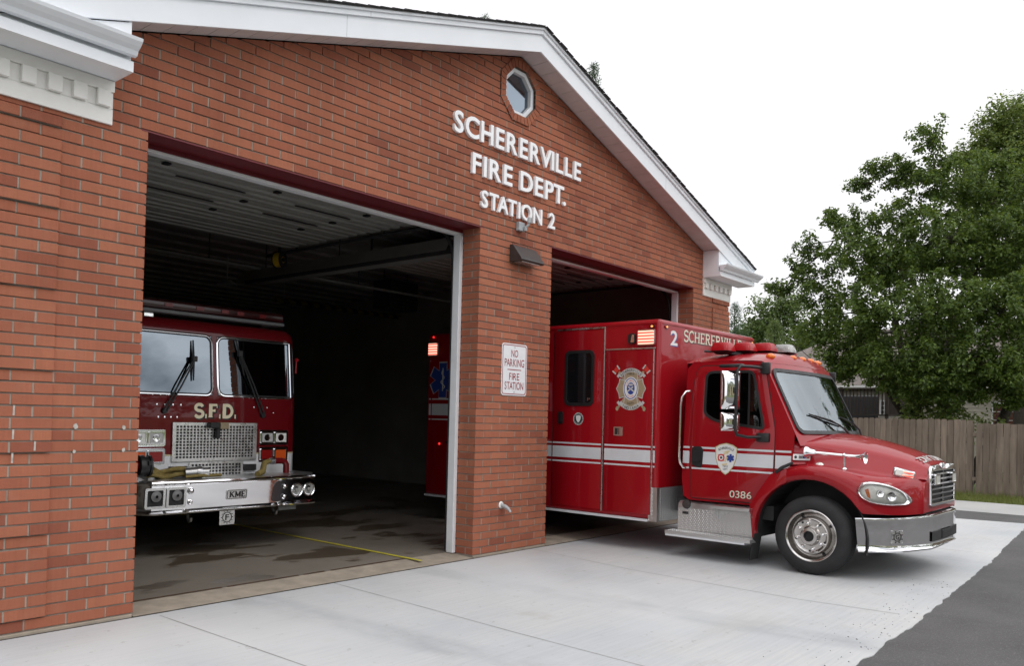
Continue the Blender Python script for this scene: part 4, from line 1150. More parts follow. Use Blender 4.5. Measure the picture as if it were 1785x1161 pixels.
# lettering and numerals on the front bulkhead
mb = MB()
for (x0, w_) in ((-.985, .17), (1.02, .17)):
    for (c, a, b_, vv, ff) in text_layout('2', w_, .18, .03): solid(mb, [(x0+.012+p[0]*1.02, 2.478+p[1]*1.02) for p in vv], ff, FACE, .001)
mb.build('numeral_shadow', M_NAVY, AMB, fix=False)
mb = MB()
for (x0, w_) in ((-.985, .17), (1.02, .17)):
    for (c, a, b_, vv, ff) in text_layout('2', w_, .18, .02): solid(mb, [(x0+p[0], 2.49+p[1]) for p in vv], ff, FACE, .002)
mb.build('numeral', M_WHITEV, AMB, fix=False)
mb = MB(); serif_text(mb, 'SCHERERVILLE', 1.60, .135, FACE, .0008, .17, .10, -.66, 2.562); mb.build('lettering_shadow', M_INK, AMB, fix=False)
mb = MB(); serif_text(mb, 'SCHERERVILLE', 1.60, .135, FACE, .0026, .17, 0, -.665, 2.567); mb.build('lettering', M_CREAM, AMB, fix=False)
# tread plate corner guards
mb = MB(); mb.poly([(-1.935, .372), (SB-.045, .372), (SB-.045, .775), (-1.935, .775)], [], SIDE, .004); mb.box(SB, SB+.004, TB+.045, TL-.045, .372, .775)
mb.box(SB-.05, SB+.0035, TB-.0035, TB+.05, .372, .775); lozenges(mb, off(SIDE, .0045), -1.93, -1.87, .38, .77); lozenges(mb, lambda u, v, h: (SB+.0045+h, u, v), TB+.05, TB+.75, .38, .77); mb.build('corner_guard', M_TREAD, AMB, fix=False)
# round seal on the entry door
def disc(mb, cx, cz, r, fn, d, r2=None, n=28): mb.poly(ngon(cx, cz, r, r, n), [ngon(cx, cz, r2, r2, n)] if r2 else [], fn, d)
D9 = off(SIDE, .009)
def shield(cx, cz, w, h):
    top = [(cx-w/2, cz+h*.36), (cx-w*.30, cz+h*.45), (cx, cz+h*.5), (cx+w*.30, cz+h*.45), (cx+w/2, cz+h*.36)]
    bot = [(cx+w*.47, cz+h*.02), (cx+w*.36, cz-h*.22), (cx+w*.16, cz-h*.42), (cx, cz-h*.5), (cx-w*.16, cz-h*.42), (cx-w*.36, cz-h*.22), (cx-w*.47, cz+h*.02)]
    return (top+bot)[::-1]
mb = MB(); disc(mb, -2.99, 1.57, .082, D9, .0012); se = mb.build('round_seal', M_INK, d_entry, fix=False)
mb = MB(); disc(mb, -2.99, 1.57, .078, off(SIDE, .0102), .0012, .072); 
for k in range(18):
    a = 2*PI*k/18; mb.poly([( -2.99+.062*math.cos(a)+.006*math.cos(a+q), 1.57+.062*math.sin(a)+.006*math.sin(a+q)) for q in (0, 2.1, 4.2)], [], off(SIDE, .0102), .0012)
mb.poly(shield(-2.99, 1.57, .075, .095), [], off(SIDE, .0102), .0012); mb.build('white_print', M_WHITEV, se, fix=False)
# badge on the compartment door: gold maltese cross, oval, ribbons, axes
bx, bz = -2.21, 1.955
mb = MB()
pts = []
for k in range(4):
    a = PI/2*k
    for (da, rr) in ((-.62, .175), (-.55, .215), (-.30, .205), (0, .235), (.30, .205), (.55, .215), (.62, .175)):
        pts.append((bx+rr*math.cos(a+da)*.86, bz+rr*math.sin(a+da)))
    pts.append((bx+.125*math.cos(a+PI/4)*.86, bz+.125*math.sin(a+PI/4)))
mb.poly(grow(pts, .010), [], D9, .001); bdg = mb.build('department_badge', M_SILVERV, d_front, fix=False)
mb = MB(); mb.poly(pts, [], off(SIDE, .010), .001)
for s in (-1, 1):   # axe handles
    mb.poly([(bx+s*.19, bz+.20), (bx+s*.165, bz+.215), (bx-s*.205, bz-.24), (bx-s*.18, bz-.255)], [], off(SIDE, .0087), .0006)
    mb.poly(ngon(bx-s*.193, bz-.247, .022, .028, 10), [], off(SIDE, .0105), .001)
mb.build('gold_cross', M_TAN, bdg, fix=False)
mb = MB()
for s in (-1, 1):
    mb.poly([(bx+s*.175, bz+.225), (bx+s*.215, bz+.275), (bx+s*.265, bz+.215), (bx+s*.222, bz+.185)][::s], [], off(SIDE, .0105), .001)
build_each(mb, 'axe_head', M_REDV, bdg, fix=False)
mb = MB()
for s in (-1, 1):
    for (p, q) in (((.165, .235), (.205, .285)), ((.222, .180), (.270, .218))):
        ribbon(mb, [(bx+s*p[0], bz+p[1]), (bx+s*q[0], bz+q[1])], .018, off(SIDE, .0125), 0)
for (cz_, rr, a0, a1) in ((bz-.075, .300, 48, 132), (bz+.045, .285, 228, 312)):
    rb = arc(bx, cz_, rr*.80, rr, a0, a1, 18); ribbon(mb, rb, .048, off(SIDE, .0122), 0)
    for (p, q) in ((rb[0], rb[1]), (rb[-1], rb[-2])):
        d = Vector(p)-Vector(q); d.normalize(); o_ = Vector((-d.y, d.x)); sgn = 1 if cz_ > bz else -1
        e = Vector(p)+Vector((0, -.03*(-sgn)*-1)); ribbon(mb, [tuple(e), tuple(e+d*.05)], .036, off(SIDE, .0120), 0)
mb.build('ribbon', M_SILVERV, bdg, fix=False)
mb = MB()
def arctext(mb, s, cx, cz, rx, rz, amid, span, h, fn, n, flip=False):
    L_ = len(s)
    for i, c in enumerate(s):
        if c == ' ': continue
        a = R(amid+(span/2-span*(i+.5)/L_)*(1 if not flip else -1))
        vv, ff, xa, xb = glyph(c, .01); m_ = (xa+xb)/2; k = h/.7
        ang = a-PI/2 if not flip else a+PI/2
        ca, sa = math.cos(ang), math.sin(ang); ox, oz = cx+rx*math.cos(a), cz+rz*math.sin(a)
        g2 = [(ox+((p[0]-m_)*k*ca-(p[1]-.35)*k*sa), oz+((p[0]-m_)*k*sa+(p[1]-.35)*k*ca)) for p in vv]
        solid(mb, g2, ff, fn, n)
arctext(mb, 'SCHERERVILLE', bx, bz-.075, .240, .300, 90, 78, .032, off(SIDE, .0128), .0006)
arctext(mb, 'INDIANA', bx, bz+.045, .228, .285, 270, 62, .034, off(SIDE, .0128), .0006, True)
for (s, z) in (('FIRE', bz+.165), ('DEPT', bz-.195)):
    for (c, a, b_, vv, ff) in text_layout(s, .10, .026): solid(mb, [(bx-.05+p[0], z+p[1]) for p in vv], ff, off(SIDE, .0112), .0006)
mb.build('badge_lettering', M_INK, bdg, fix=False)
mb = MB(); mb.poly(ngon(bx, bz, .108, .142, 32), [], off(SIDE, .0115), .0008); mb.poly(ngon(bx, bz, .088, .118, 32), [ngon(bx, bz, .082, .112, 32)], off(SIDE, .0131), .0004); ov = mb.build('oval', M_WHITEV, bdg, fix=False)
mb = MB(); mb.poly(ngon(bx, bz, .098, .130, 32), [ngon(bx, bz, .089, .119, 32)], off(SIDE, .0125), .0008); mb.poly(ngon(bx, bz, .056, .074, 28), [], off(SIDE, .0125), .0008); mb.build('blue_print', M_NAVY, ov, fix=False)
mb = MB(); arctext(mb, 'PARAMEDIC', bx, bz, .071, .096, 90, 150, .018, off(SIDE, .0132), .0005); arctext(mb, 'RESCUE', bx, bz, .071, .098, 270, 74, .018, off(SIDE, .0132), .0005, True); mb.build('red_print', M_REDV, ov, fix=False)
mb = MB()
for s in (-1, 1): ribbon(mb, [(bx-s*.05, bz-.04), (bx+s*.035, bz+.022)], .018, off(SIDE, .0142), 0)
mb.poly(ngon(bx, bz+.045, .034, .014, 14), [], off(SIDE, .0138), .0004); mb.build('tools', M_SILVERV, ov, fix=False)

# ---------------------------------------------------------------- cab
def tside(z): return -1.03+.042*(z-.65)
CS = lambda u, v, h: (u, tside(v)-h, v)
CSL = lambda u, v, h: (u, -tside(v)+.0+h, v)
def sedge(z): return -.25-.479*(z-1.47)
def bulge(z): return .13-.06*(z-1.4)
WIN = roundpoly([(-1.335, 1.665), (-1.20, 1.585), (-.595, 1.505), (-.745, 2.155), (-1.325, 2.155)], [.06, .10, .06, .07, .09], 5)
outer = [(-1.57, .70), (-1.50, .655), (-.70, .655), (-.66, .70), (-.44, 1.03), (-.27, 1.03), (-.255, 1.47), (sedge(2.20), 2.20), (sedge(2.27)-.03, 2.27), (-1.50, 2.28), (-1.58, 2.20), (-1.60, 1.2), (-1.60, .90)]
mb = MB(); mb.poly(outer, [grow(WIN, .02)], CS, .012); mb.poly(outer, [grow(WIN, .02)], CSL, .012)
# back wall, floor, firewall
mb.grid([[(-1.585, -.99, .66), (-1.585, -.99, 2.28)], [(-1.585, .99, .66), (-1.585, .99, 2.28)]])
mb.grid([[(-1.58, -1.0, .665), (-.68, -1.0, .665)], [(-1.58, 1.0, .665), (-.68, 1.0, .665)]])
mb.grid([[(-.30, -1.0, 1.04), (-.30, -1.0, 1.44)], [(-.30, 1.0, 1.04), (-.30, 1.0, 1.44)]])
# wind-screen frame: grid round the opening
us = [-1, -.985, -.95, -.925, -.8, -.6, -.4, -.2, 0, .2, .4, .6, .8, .925, .95, .985, 1]
zs = [1.34, 1.40, 1.455, 1.485, 1.6, 1.75, 1.9, 2.05, 2.165, 2.19, 2.22, 2.25]
def FS(u, z, h=0.0):
    W = -tside(z)+.012; return (sedge(z)+bulge(z)*(1-abs(u)**2.4)+h, u*W, z+h*.35)
for i in range(len(us)-1):
    for k in range(len(zs)-1):
        um, zm = (us[i]+us[i+1])/2, (zs[k]+zs[k+1])/2
        if abs(um) < .925 and 1.485 < zm < 2.165: continue
        mb.add([FS(us[i], zs[k]), FS(us[i+1], zs[k]), FS(us[i+1], zs[k+1]), FS(us[i], zs[k+1])], [(0, 1, 2, 3)])
cab = mb.build('cab', M_RED, AMB, smooth=35)
mb = MB(); rows = []
for j in range(15):
    v = j/14; row = []
    for i in range(25):
        u = -1+2*i/24
        zf = 2.25; s0 = sedge(zf)+bulge(zf)*(1-abs(u)**2.4)
        s = s0+(-1.585-s0)*v**1.3
        f = min(1, v/.42); g_ = math.sqrt(max(0, 1-(1-f)**2))
        z = 2.252+.028*g_+.135*g_*(1-abs(u)**3.2)-.02*max(0, v-.8)/.2
        row.append((s, u*(-tside(2.26)+.013), z))
    rows.append(row)
mb.grid(rows); mb.grid([rows[-1], [(p[0], p[1], 2.2) for p in rows[-1]]]); mb.build('roof', M_RED, cab, smooth=60)
# glass and black surround
mb = MB(); ug = [-.93+1.86*i/16 for i in range(17)]; zg = [1.48+.69*i/8 for i in range(9)]
mb.grid([[FS(u, z, .006) for u in ug] for z in zg]); ws = mb.build('windshield', M_GLASS, AMB, smooth=80)
mb = MB(); oz = rrect(-.955, .955, 1.462, 2.188, .09, 6); iz = rrect(-.915, .915, 1.50, 2.15, .075, 6)
dens = lambda pl: [(pl[i][0]+(pl[(i+1) % len(pl)][0]-pl[i][0])*k/6, pl[i][1]+(pl[(i+1) % len(pl)][1]-pl[i][1])*k/6) for i in range(len(pl)) for k in range(6)]
oz, iz = dens(oz), dens(iz); nn_ = len(oz)
mb.grid([[FS(p[0], p[1], .004) for p in oz], [FS(p[0], p[1], .018) for p in oz], [FS(p[0], p[1], .016) for p in iz], [FS(p[0], p[1], .005) for p in iz]], closed=True)
mb.build('seal', M_BLACK, ws, smooth=40)
# wipers
def wiper(u0, z0, u1, z1, ua, za):
    mb = MB(); a, m_, e = Vector(FS(u0, z0, .02)), Vector(FS((u0+u1)/2, (z0+z1)/2, .03)), Vector(FS(u1, z1, .02))
    p, q = Vector(FS(ua, za, .02)), Vector(FS((u0*.45+u1*.55), (z0*.45+z1*.55), .045))
    mb.tube([a, m_, e], [.008, .014, .008], 6); mb.tube([p, (p+q)/2+Vector((.03, 0, 0)), q], [.014, .012, .008], 6); return mb.build('wiper', M_BLACK, ws)
wiper(-.62, 1.68, .10, 1.56, .28, 1.44); wiper(.25, 1.66, .80, 1.54, .94, 1.42)
# door: proud panel with its own window opening; quarter bar, seal, glass
DO = roundpoly([(-1.475, .685), (-.70, .685), (-.475, 1.03), (-.475, 1.50), (-.615, 2.215), (-1.44, 2.225), (-1.50, 1.9)], [.05, .04, .08, .05, .08, .10, .2], 5)
mb = MB(); mb.poly(DO, [WIN], off(CS, .013), .010); mb.build('cab_door', M_RED, AMB, bevel=.004, smooth=30); cdoor = bpy.data.objects['cab_door']
mb = MB(); mb.poly(DO, [WIN], lambda u, v, h: (u, -tside(v)+.013+h, v), .010); cdl = mb.build('cab_door', M_RED, AMB, bevel=.004, smooth=30)
mb = MB(); mb.poly(grow(DO, .010), [grow(DO, .0005)], off(CS, .012), .0025); mb.build('gap_seal', M_INK, cdoor, fix=False)
for fn, par in ((off(CS, .012), cdoor), (lambda u, v, h: (u, -tside(v)+.012+h, v), cdl)):
    mb = MB(); mb.poly(grow(WIN, .012), [grow(WIN, -.018)], fn, .016); sl = mb.build('window_seal', M_BLACK, par, bevel=.003)
    mb = MB(); mb.poly(grow(WIN, -.010), [], fn, .004); mb.build('window', pm('side_glass', (.01, .01, .01), .05) if False else M_GLASSD, par, fix=False)
mb = MB(); mb.poly([(-.795, 1.535), (-.775, 1.535), (-.785, 2.14), (-.805, 2.14)], [], off(CS, .016), .010); mb.build('quarter_bar', M_BLACK, cdoor)
mb = MB(); mb.poly(roundpoly([(-1.47, 1.06), (-1.335, 1.035), (-1.325, 1.25), (-1.36, 1.285), (-1.47, 1.28)], .035), [], off(CS, .023), .012); mb.poly(rrect(-1.455, -1.36, 1.10, 1.235, .02), [], off(CS, .035), .010); mb.build('handle', M_BLACK, cdoor, bevel=.005)
# stripes on the cab
mb = MB()
for (a, b_, dd) in ((-1.595, -1.512, .012), (-1.47, -.480, .023), (-.462, -.285, .012)):
    for (z0, z1) in ((1.080, 1.225), (1.258, 1.280), (1.018, 1.038)):
        if a == -.462 and z0 < 1.05: continue
        if z0 < 1.05 and b_ == -.480: b2 = -.482
        else: b2 = b_
        mb.poly([(a, z0), (b2, z0), (b2, z1), (a, z1)], [], off(CS, dd), .0022)
mb.build('side_stripe', M_WSTRIPE, cab, fix=False)
# unit number and door shield
mb = MB()
for (c, a, b_, vv, ff) in text_layout('0386', .262, .078, .012, gap=.16): solid(mb, [(-.979+.004+p[0], .724-.003+p[1]) for p in vv], ff, off(CS, .023), .0008)
mb.build('number_shadow', M_INK, cdoor, fix=False)
mb = MB()
for (c, a, b_, vv, ff) in text_layout('0386', .262, .078, .0, gap=.16): solid(mb, [(-.979+p[0], .724+p[1]) for p in vv], ff, off(CS, .0242), .0008)
mb.build('unit_number', M_CREAM, cdoor, fix=False)
cx, cz = -1.04, 1.155
mb = MB(); mb.poly(shield(cx, cz, .275, .37), [], off(CS, .0258), .0008); sh = mb.build('door_shield', M_INK, cdoor, fix=False)
mb = MB(); mb.poly(shield(cx, cz, .268, .362), [], off(CS, .0268), .0008); mb.build('gold_border', M_GOLD, sh, fix=False)
mb = MB(); mb.poly(shield(cx, cz, .246, .336), [], off(CS, .0278), .0008); mb.build('white_field', M_WHITEV, sh, fix=False)
mb = MB(); disc(mb, cx-.058, cz+.012, .043, off(CS, .029), .0006, .028)
for k in range(4):
    a = PI/4+k*PI/2; mb.poly([(cx-.058+.05*math.cos(a+q), cz+.012+.05*math.sin(a+q)) for q in (-.25, .25)]+[(cx-.058+.04*math.cos(a), cz+.012+.04*math.sin(a))], [], off(CS, .029), .0006)
mb.build('red_cross', M_REDV, sh, fix=False)
mb = MB(); star(mb, cx+.058, cz+.012, .046, off(CS, .029), .0006); mb.build('blue_star', M_NAVY, sh, fix=False)
mb = MB(); disc(mb, cx-.058, cz+.012, .014, off(CS, .029), .0006)
arctext(mb, 'SCHERERVILLE', cx, cz-.13, .22, .255, 90, 52, .026, off(CS, .029), .0006)
for (s, z) in (('FIRE', cz-.095), ('DEPT.', cz-.128)):
    for (c, a, b_, vv, ff) in text_layout(s, .06, .022): solid(mb, [(cx-.03+p[0], z+p[1]) for p in vv], ff, off(CS, .029), .0006)
mb.build('black_print', M_INK, sh, fix=False)
mb = MB()
for (a, b_) in (((cx-.045, cz-.07), (cx+.02, cz-.055)), ((cx-.02, cz+.075), (cx+.045, cz+.09))):
    ribbon(mb, [a, b_], .02, off(CS, .0292), 0)
ribbon(mb, [(cx-.03, cz+.055), (cx+.03, cz+.07)], .016, off(CS, .0293), 0); ribbon(mb, [(cx-.012, cz-.03), (cx+.02, cz+.04)], .022, off(CS, .0294), 0)
mb.build('gold_print', M_GOLD, sh, fix=False)
# cab interior
mb = MB(); mb.box(-.62, -.30, -.93, .93, 1.05, 1.40); mb.box(-.36, -.29, -.9, .9, 1.38, 1.455); dash = mb.build('dashboard', M_DARKIN, AMB, bevel=.03)
mb = MB(); mb.obox((-.30, -.58, 1.475), (1, 0, .1), (0, 1, 0), (-.1, 0, 1), .22, .34, .014); mb.obox((-.34, -.50, 1.492), (1, .25, .2), (-.25, 1, 0), (-.2, 0, 1), .20, .26, .012); mb.build('papers', M_PAPER, AMB)
for t in (-.5, .5):
    mb = MB(); mb.box(-1.42, -.92, t-.24, t+.24, .98, 1.14); mb.obox((-1.45, t, 1.50), (1, 0, .12), (0, 1, 0), (-.12, 0, 1), .13, .46, .78); mb.obox((-1.50, t, 1.98), (1, 0, .1), (0, 1, 0), (-.1, 0, 1), .10, .26, .18)
    mb.box(-1.36, -.98, t-.2, t+.2, .67, .979); mb.build('seat', M_SEAT, AMB, bevel=.035)
mb = MB(); cw = Vector((-.72, .5, 1.36)); ax = Vector((-.75, 0, .66)).normalized(); aa = Vector((0, 1, 0)); bb = ax.cross(aa)
mb.tube([cw+.21*(math.cos(2*PI*k/24)*aa+math.sin(2*PI*k/24)*bb) for k in range(24)], .014, 8, closed=True); mb.tube([cw, cw-ax*.25], .025, 8); mb.bar(cw-aa*.2, cw+aa*.2, .03, .015); mb.build('steering_wheel', M_BLACK, AMB, smooth=50)

# ---------------------------------------------------------------- hood and fenders
T_S = [-.28, -.19, -.09, .02, .12, .22, .32, .40, .46, .50, .56, .64, .72, .79, .85, .90, .93]
def tab(xs, ys):
    def f(x):
        if x <= xs[0]: return ys[0]
        for i in range(len(xs)-1):
            if x <= xs[i+1]:
                t = (x-xs[i])/(xs[i+1]-xs[i]); return ys[i]+(ys[i+1]-ys[i])*t
        return ys[-1]
    return f
XS_ = [-.28, -.1, .1, .3, .45, .6, .75, .85, .92]
f_to = tab([-.62, -.28, -.1, .1, .3, .45, .6, .75, .85, .92], [-1.15, -1.15, -1.165, -1.17, -1.17, -1.16, -1.12, -1.02, -.88, -.64])
f_zf = tab(XS_, [1.125, 1.145, 1.14, 1.105, 1.07, 1.05, 1.05, 1.05, 1.03])
f_ti = tab(XS_, [-1.025, -.955, -.875, -.80, -.75, -.71, -.66, -.60, -.53])
f_zv = tab(XS_, [1.15, 1.165, 1.15, 1.12, 1.10, 1.08, 1.075, 1.075, 1.06])
f_tc = tab(XS_, [-.975, -.885, -.775, -.675, -.61, -.575, -.54, -.505, -.48])
f_zc = tab(XS_, [1.375, 1.372, 1.352, 1.325, 1.295, 1.26, 1.222, 1.19, 1.15])
f_z0 = tab(XS_, [1.485, 1.48, 1.465, 1.425, 1.385, 1.345, 1.285, 1.235, 1.185])
ARC = (-.035, .395, .60)      # wheel-arch centre and radius
def f_zb(s):
    if s > .495: return .685
    d = (s-ARC[0]); q = ARC[2]**2-d*d
    return max(.685, ARC[1]+math.sqrt(max(q, 0)))
def section(s):
    to, zf, ti, zv, tc_, zc, z0, zb = f_to(s), f_zf(s), f_ti(s), f_zv(s), f_tc(s), f_zc(s), f_z0(s), f_zb(s)
    d = zf-zb
    p = [(to+.012, zb), (to, zb+.014), (to-.004, zb+.38*d), (to+.004, zb+.68*d), (to+.035, zb+.89*d), (to+.09, zf-.005), ((to+ti)/2-.01, zf+.008)]
    p += [(ti-.035, zv-.018), (ti, zv+.012), (ti+.45*(tc_-ti)-.006, zv+.45*(zc-zv)), (tc_-.022, zc-.045), (tc_+.005, zc-.008), (tc_+.05, zc+.012), (tc_*.66, zc+.42*(z0-zc)+.012), (tc_*.33, zc+.80*(z0-zc)+.008), (0, z0)]
    return [(s, t, z) for t, z in p]+[(s, -t, z) for t, z in p[-2::-1]]
mb = MB(); rows = [section(s) for s in T_S]
for s, k in ((.945, .985), (.95, .95)):
    r0 = section(.93); rows.append([(s, p[1]*k, .93+(p[2]-.93)*k) for p in r0])
mb.grid(rows); last = rows[-1]
mb.add(last, [tuple(range(len(last)))])
# inner returns along the wheel opening
for sgn in (1, -1):
    mb.grid([[(p[0], sgn*p[1], p[2]) for p in (r[0] for r in rows[:10])], [(p[0], sgn*(p[1]+.10), p[2]+.012) for p in (r[0] for r in rows[:10])]])
hood = mb.build('hood', M_RED, AMB, smooth=42)
# rear lip of each fender, between wheel arch and door
for sgn in (1, -1):
    a_pts = [(ARC[0]+ARC[2]*math.cos(R(a))*1.0, ARC[1]+ARC[2]*math.sin(R(a))) for a in (114, 122, 132, 142, 152, 162, 172, 180, 188)]
    o_pts = [(-.655, .31), (-.695, .68), (-.462, 1.025), (-.285, 1.10), (-.272, 1.0)]
    mb = MB(); fnn = lambda u, v, h: (u, sgn*(-1.045-h), v)
    mb.poly((a_pts+o_pts)[::1], [], fnn, .108); mb.build('fender', M_RED, AMB, bevel=.010, seg=3, smooth=40)
    mb = MB()
    rr_ = [[(ARC[0]+(ARC[2]+.005)*math.cos(R(a)), sgn*t, ARC[1]+(ARC[2]+.005)*math.sin(R(a))) for a in range(-12, 196, 8)] for t in (-1.155, -.50)]
    mb.grid(rr_); mb.add(rr_[1], [tuple(range(len(rr_[1])))]); mb.build('wheel_well', M_DARKIN, AMB)
# chassis under everything
mb = MB(); mb.box(-5.6, .75, -.42, -.34, .42, .62); mb.box(-5.6, .75, .34, .42, .42, .62); mb.box(-.75, .70, -.33, .33, .45, 1.0); mb.box(-1.7, -.5, -.95, .95, .50, .655); mb.tube([(0, -.9, .41), (0, .9, .41)], .06, 10); mb.tube([(-4.3, -.8, .41), (-4.3, .8, .41)], .09, 10)
mb.box(-1.815, -1.59, -.6, .6, .45, .9); mb.box(.60, .905, -.60, .60, .58, .70); mb.box(.3, .86, -.62, .62, .47, .64); mb.build('chassis', M_DARKIN, AMB)
# grille
GF = lambda u, v, h: (.950+h, u, v)
gout = roundpoly([(-.49, .755), (.49, .755), (.50, 1.17), (.20, 1.185), (.15, 1.135), (-.15, 1.135), (-.20, 1.185), (-.50, 1.17)], [.06, .06, .09, .03, .03, .03, .03, .09])
gin = roundpoly([(-.455, .785), (.455, .785), (.465, 1.12), (-.465, 1.12)], .05)
mb = MB(); mb.poly(gout, [gin], GF, .028); gr = mb.build('grille', M_CHROME, AMB, bevel=.006, smooth=40)
mb = MB(); mb.poly(grow(gin, .005), [], GF, .004); mb.build('grille_mesh', M_DGREY, gr)
mb = MB()
for i in range(6):
    z = .825+i*.052; mb.obox((.966, 0, z), (.12, 0, 1), (0, 1, 0), (1, 0, -.12), .020, .92, .022)
mb.box(.956, .974, -.012, .012, .79, 1.11)
mb.build('grille_bar', pm('grille_chrome', (.42, .42, .43), .12, metal=1), gr, bevel=.003)
for t in (-.33, .33):
    mb = MB(); mb.poly(rrect(t-.085, t+.085, .975, 1.085, .012), [rrect(t-.075, t+.075, .985, 1.075, .008)], lambda u, v, h: (.978+h, u, v), .028); o = mb.build('grille_light', M_CHROME, AMB, bevel=.003)
    mb = MB(); mb.poly(rrect(t-.076, t+.076, .984, 1.076, .008), [], lambda u, v, h: (.978+h, u, v), .020); mb.build('lens', M_CLEARLENS, o)
mb = MB(); mb.poly(ngon(0, 1.168, .075, .030, 24), [], GF, .022); o = mb.build('nose_badge', M_CHROME, AMB, bevel=.006, smooth=40)
mb = MB(); mb.poly(ngon(0, 1.168, .058, .018, 24), [], off(GF, .022), .003); mb.build('badge_field', M_GALV, o)
# mirror-written lettering across the nose of the hood
mb = MB()
def NOSE(u, v, h):
    s = .80+v*.085; zz = f_z0(s); zc2 = f_zc(s); w = abs(u)/.6
    return (s+h*.4, -u, zz-(zz-zc2)*min(1, w)**2.0*.85+.004+h)
for (c, a, b_, vv, ff) in text_layout('AMBULANCE', .80, 1.0, .02):
    solid(mb, [(-.40+p[0], p[1]-.0) for p in vv], ff, NOSE, .002)
mb.build('nose_lettering', M_SILVERV, hood, fix=False)
# headlamps, side warning lamps, on both sides
HL_O = [(0.458, .903), (.470, .955), (.505, .998), (.56, 1.012), (.637, 1.008), (.751, .976), (.836, .913), (.872, .842), (.866, .806), (.83, .785), (.708, .780), (.593, .797), (.50, .842)][::-1]
HL_I = [(.492, .905), (.502, .945), (.53, .975), (.59, .986), (.706, .960), (.800, .902), (.842, .846), (.836, .818), (.80, .809), (.708, .808), (.60, .825), (.525, .862)][::-1]
def HF(sgn):
    def fn(u, v, h):
        e = .012; t0 = f_to(u); dt = (f_to(u+e)-f_to(u-e))/(2*e); nx, ny = dt, -1.0; q = math.hypot(nx, ny); nx, ny = nx/q, ny/q
        return (u+(h+.004)*nx, sgn*(t0-.004+(h+.004)*ny), v)
    return fn
def smoothloop(pl, k=3):
    out = []; N = len(pl)
    for i in range(N):
        p0, p1, p2, p3 = (Vector(pl[(i+j) % N]) for j in (-1, 0, 1, 2))
        for t in (q/k for q in range(k)):
            v = .5*((2*p1)+(p2-p0)*t+(2*p0-5*p1+4*p2-p3)*t*t+(3*p1-p0-3*p2+p3)*t**3); out.append((v.x, v.y))
    return out
for sgn in (1, -1):
    fn = HF(sgn); ho_, hi_ = smoothloop(HL_O), smoothloop(HL_I); k = len(ho_); cxx = sum(p[0] for p in ho_)/k; czz = sum(p[1] for p in ho_)/k
    hi_ = []                       # inner loop: the outer one drawn in evenly
    for p in ho_: hi_.append((cxx+(p[0]-cxx)*.86+.004, czz+(p[1]-czz)*.80-.002))
    md = [((a[0]+b_[0])/2, (a[1]+b_[1])/2) for a, b_ in zip(ho_, hi_)]
    mb = MB(); mb.grid([[fn(p[0], p[1], -.01) for p in ho_], [fn(p[0], p[1], .014) for p in ho_], [fn(p[0], p[1], .028) for p in md], [fn(p[0], p[1], .016) for p in hi_], [fn(p[0], p[1], -.006) for p in hi_]], closed=True)
    hl = mb.build('headlight', M_CHROME, AMB, smooth=70)
    mb = MB(); c0 = fn(cxx, czz, .024)
    mb.grid([[fn(cxx+(p[0]-cxx)*f, czz+(p[1]-czz)*f, .006+.018*(1-f*f)) for p in hi_] for f in (1, .8, .55, .3, .05)], closed=True); mb.build('lens', glass('lamp_glass', (.97, .97, .96), 1.45), hl, smooth=80)
    mb = MB(); mb.grid([[fn(cxx+(p[0]-cxx)*f, czz+(p[1]-czz)*f, d) for p in hi_] for f, d in ((1, -.002), (.6, .001), (.02, .001))], closed=True); mb.build('reflector', pm('lamp_reflector', (.95, .94, .88), .4, var=.12, vs=14), hl, smooth=60)
    mb = MB(); mb.poly([(.553, .86), (.583, .845), (.560, .945), (.528, .93)], [], lambda u, v, h: fn(u, v, .006+h), .004); mb.build('turn_signal', M_AMBER, hl)
    mb = MB(); mb.lathe([(.045, .012), (.03, .004), (.0001, 0)], fn(.745, .875, .003), (f_to(.757)-f_to(.733), -sgn*.024, 0), 16); mb.lathe([(.038, .012), (.03, .004), (.0001, 0)], fn(.655, .90, .003), (f_to(.667)-f_to(.643), -sgn*.024, 0), 16); mb.build('bulb_bowl', M_CHROME, hl, smooth=60)
    # warning lamp high on the side of the nose
    P = [Vector((.705, sgn*-.838, 1.118)), Vector((.865, sgn*-.700, 1.072))]; d = (P[1]-P[0]).normalized(); upv = Vector((0, 0, 1)); nrm = d.cross(upv)*sgn; nrm.normalize(); up2 = nrm.cross(d)*sgn
    mb = MB(); c_ = (P[0]+P[1])/2; mb.obox(c_, d, up2, nrm, .22, .092, .05); o = mb.build('hood_light', M_CHROME, AMB, bevel=.014, smooth=40)
    mb = MB(); mb.obox(c_+nrm*.012, d, up2, nrm, .19, .066, .045); mb.build('lens', M_CLEARLENS if sgn > 0 else M_CLEARLENS, o, bevel=.008)
    mb = MB()
    for k_ in (-.5, .5): mb.obox(c_+nrm*.020+d*.032+up2*(.016*k_*2), d, up2, nrm, .105, .018, .034)
    mb.build('lit_strip', M_LITRED2, o)
    # marker on top of the fender, hood strap, small emblem plate
    mb = MB(); mb.lathe([(.0001, .022), (.03, .018), (.042, 0)], (.02, sgn*-1.015, f_zf(.02)+.004), (0, sgn*-.5, 1), 20); mb.build('fender_marker', M_CLEARLENS, AMB, smooth=60)
    mb = MB(); mb.tube([(-.40, sgn*-1.155, 1.045), (-.33, sgn*-1.16, 1.10), (-.22, sgn*-1.13, 1.16)], [.016, .02, .014], 8); mb.build('hood_strap', M_BLACK, AMB, smooth=50)
mb = MB(); PL = lambda u, v, h: (u, -1.032-h+.14*(v-1.15)+.40*(u+.262), v); mb.poly(rrect(-.262, -.100, 1.185, 1.25, .006), [], PL, .006); hp = mb.build('side_plate', M_WHITEV, AMB)
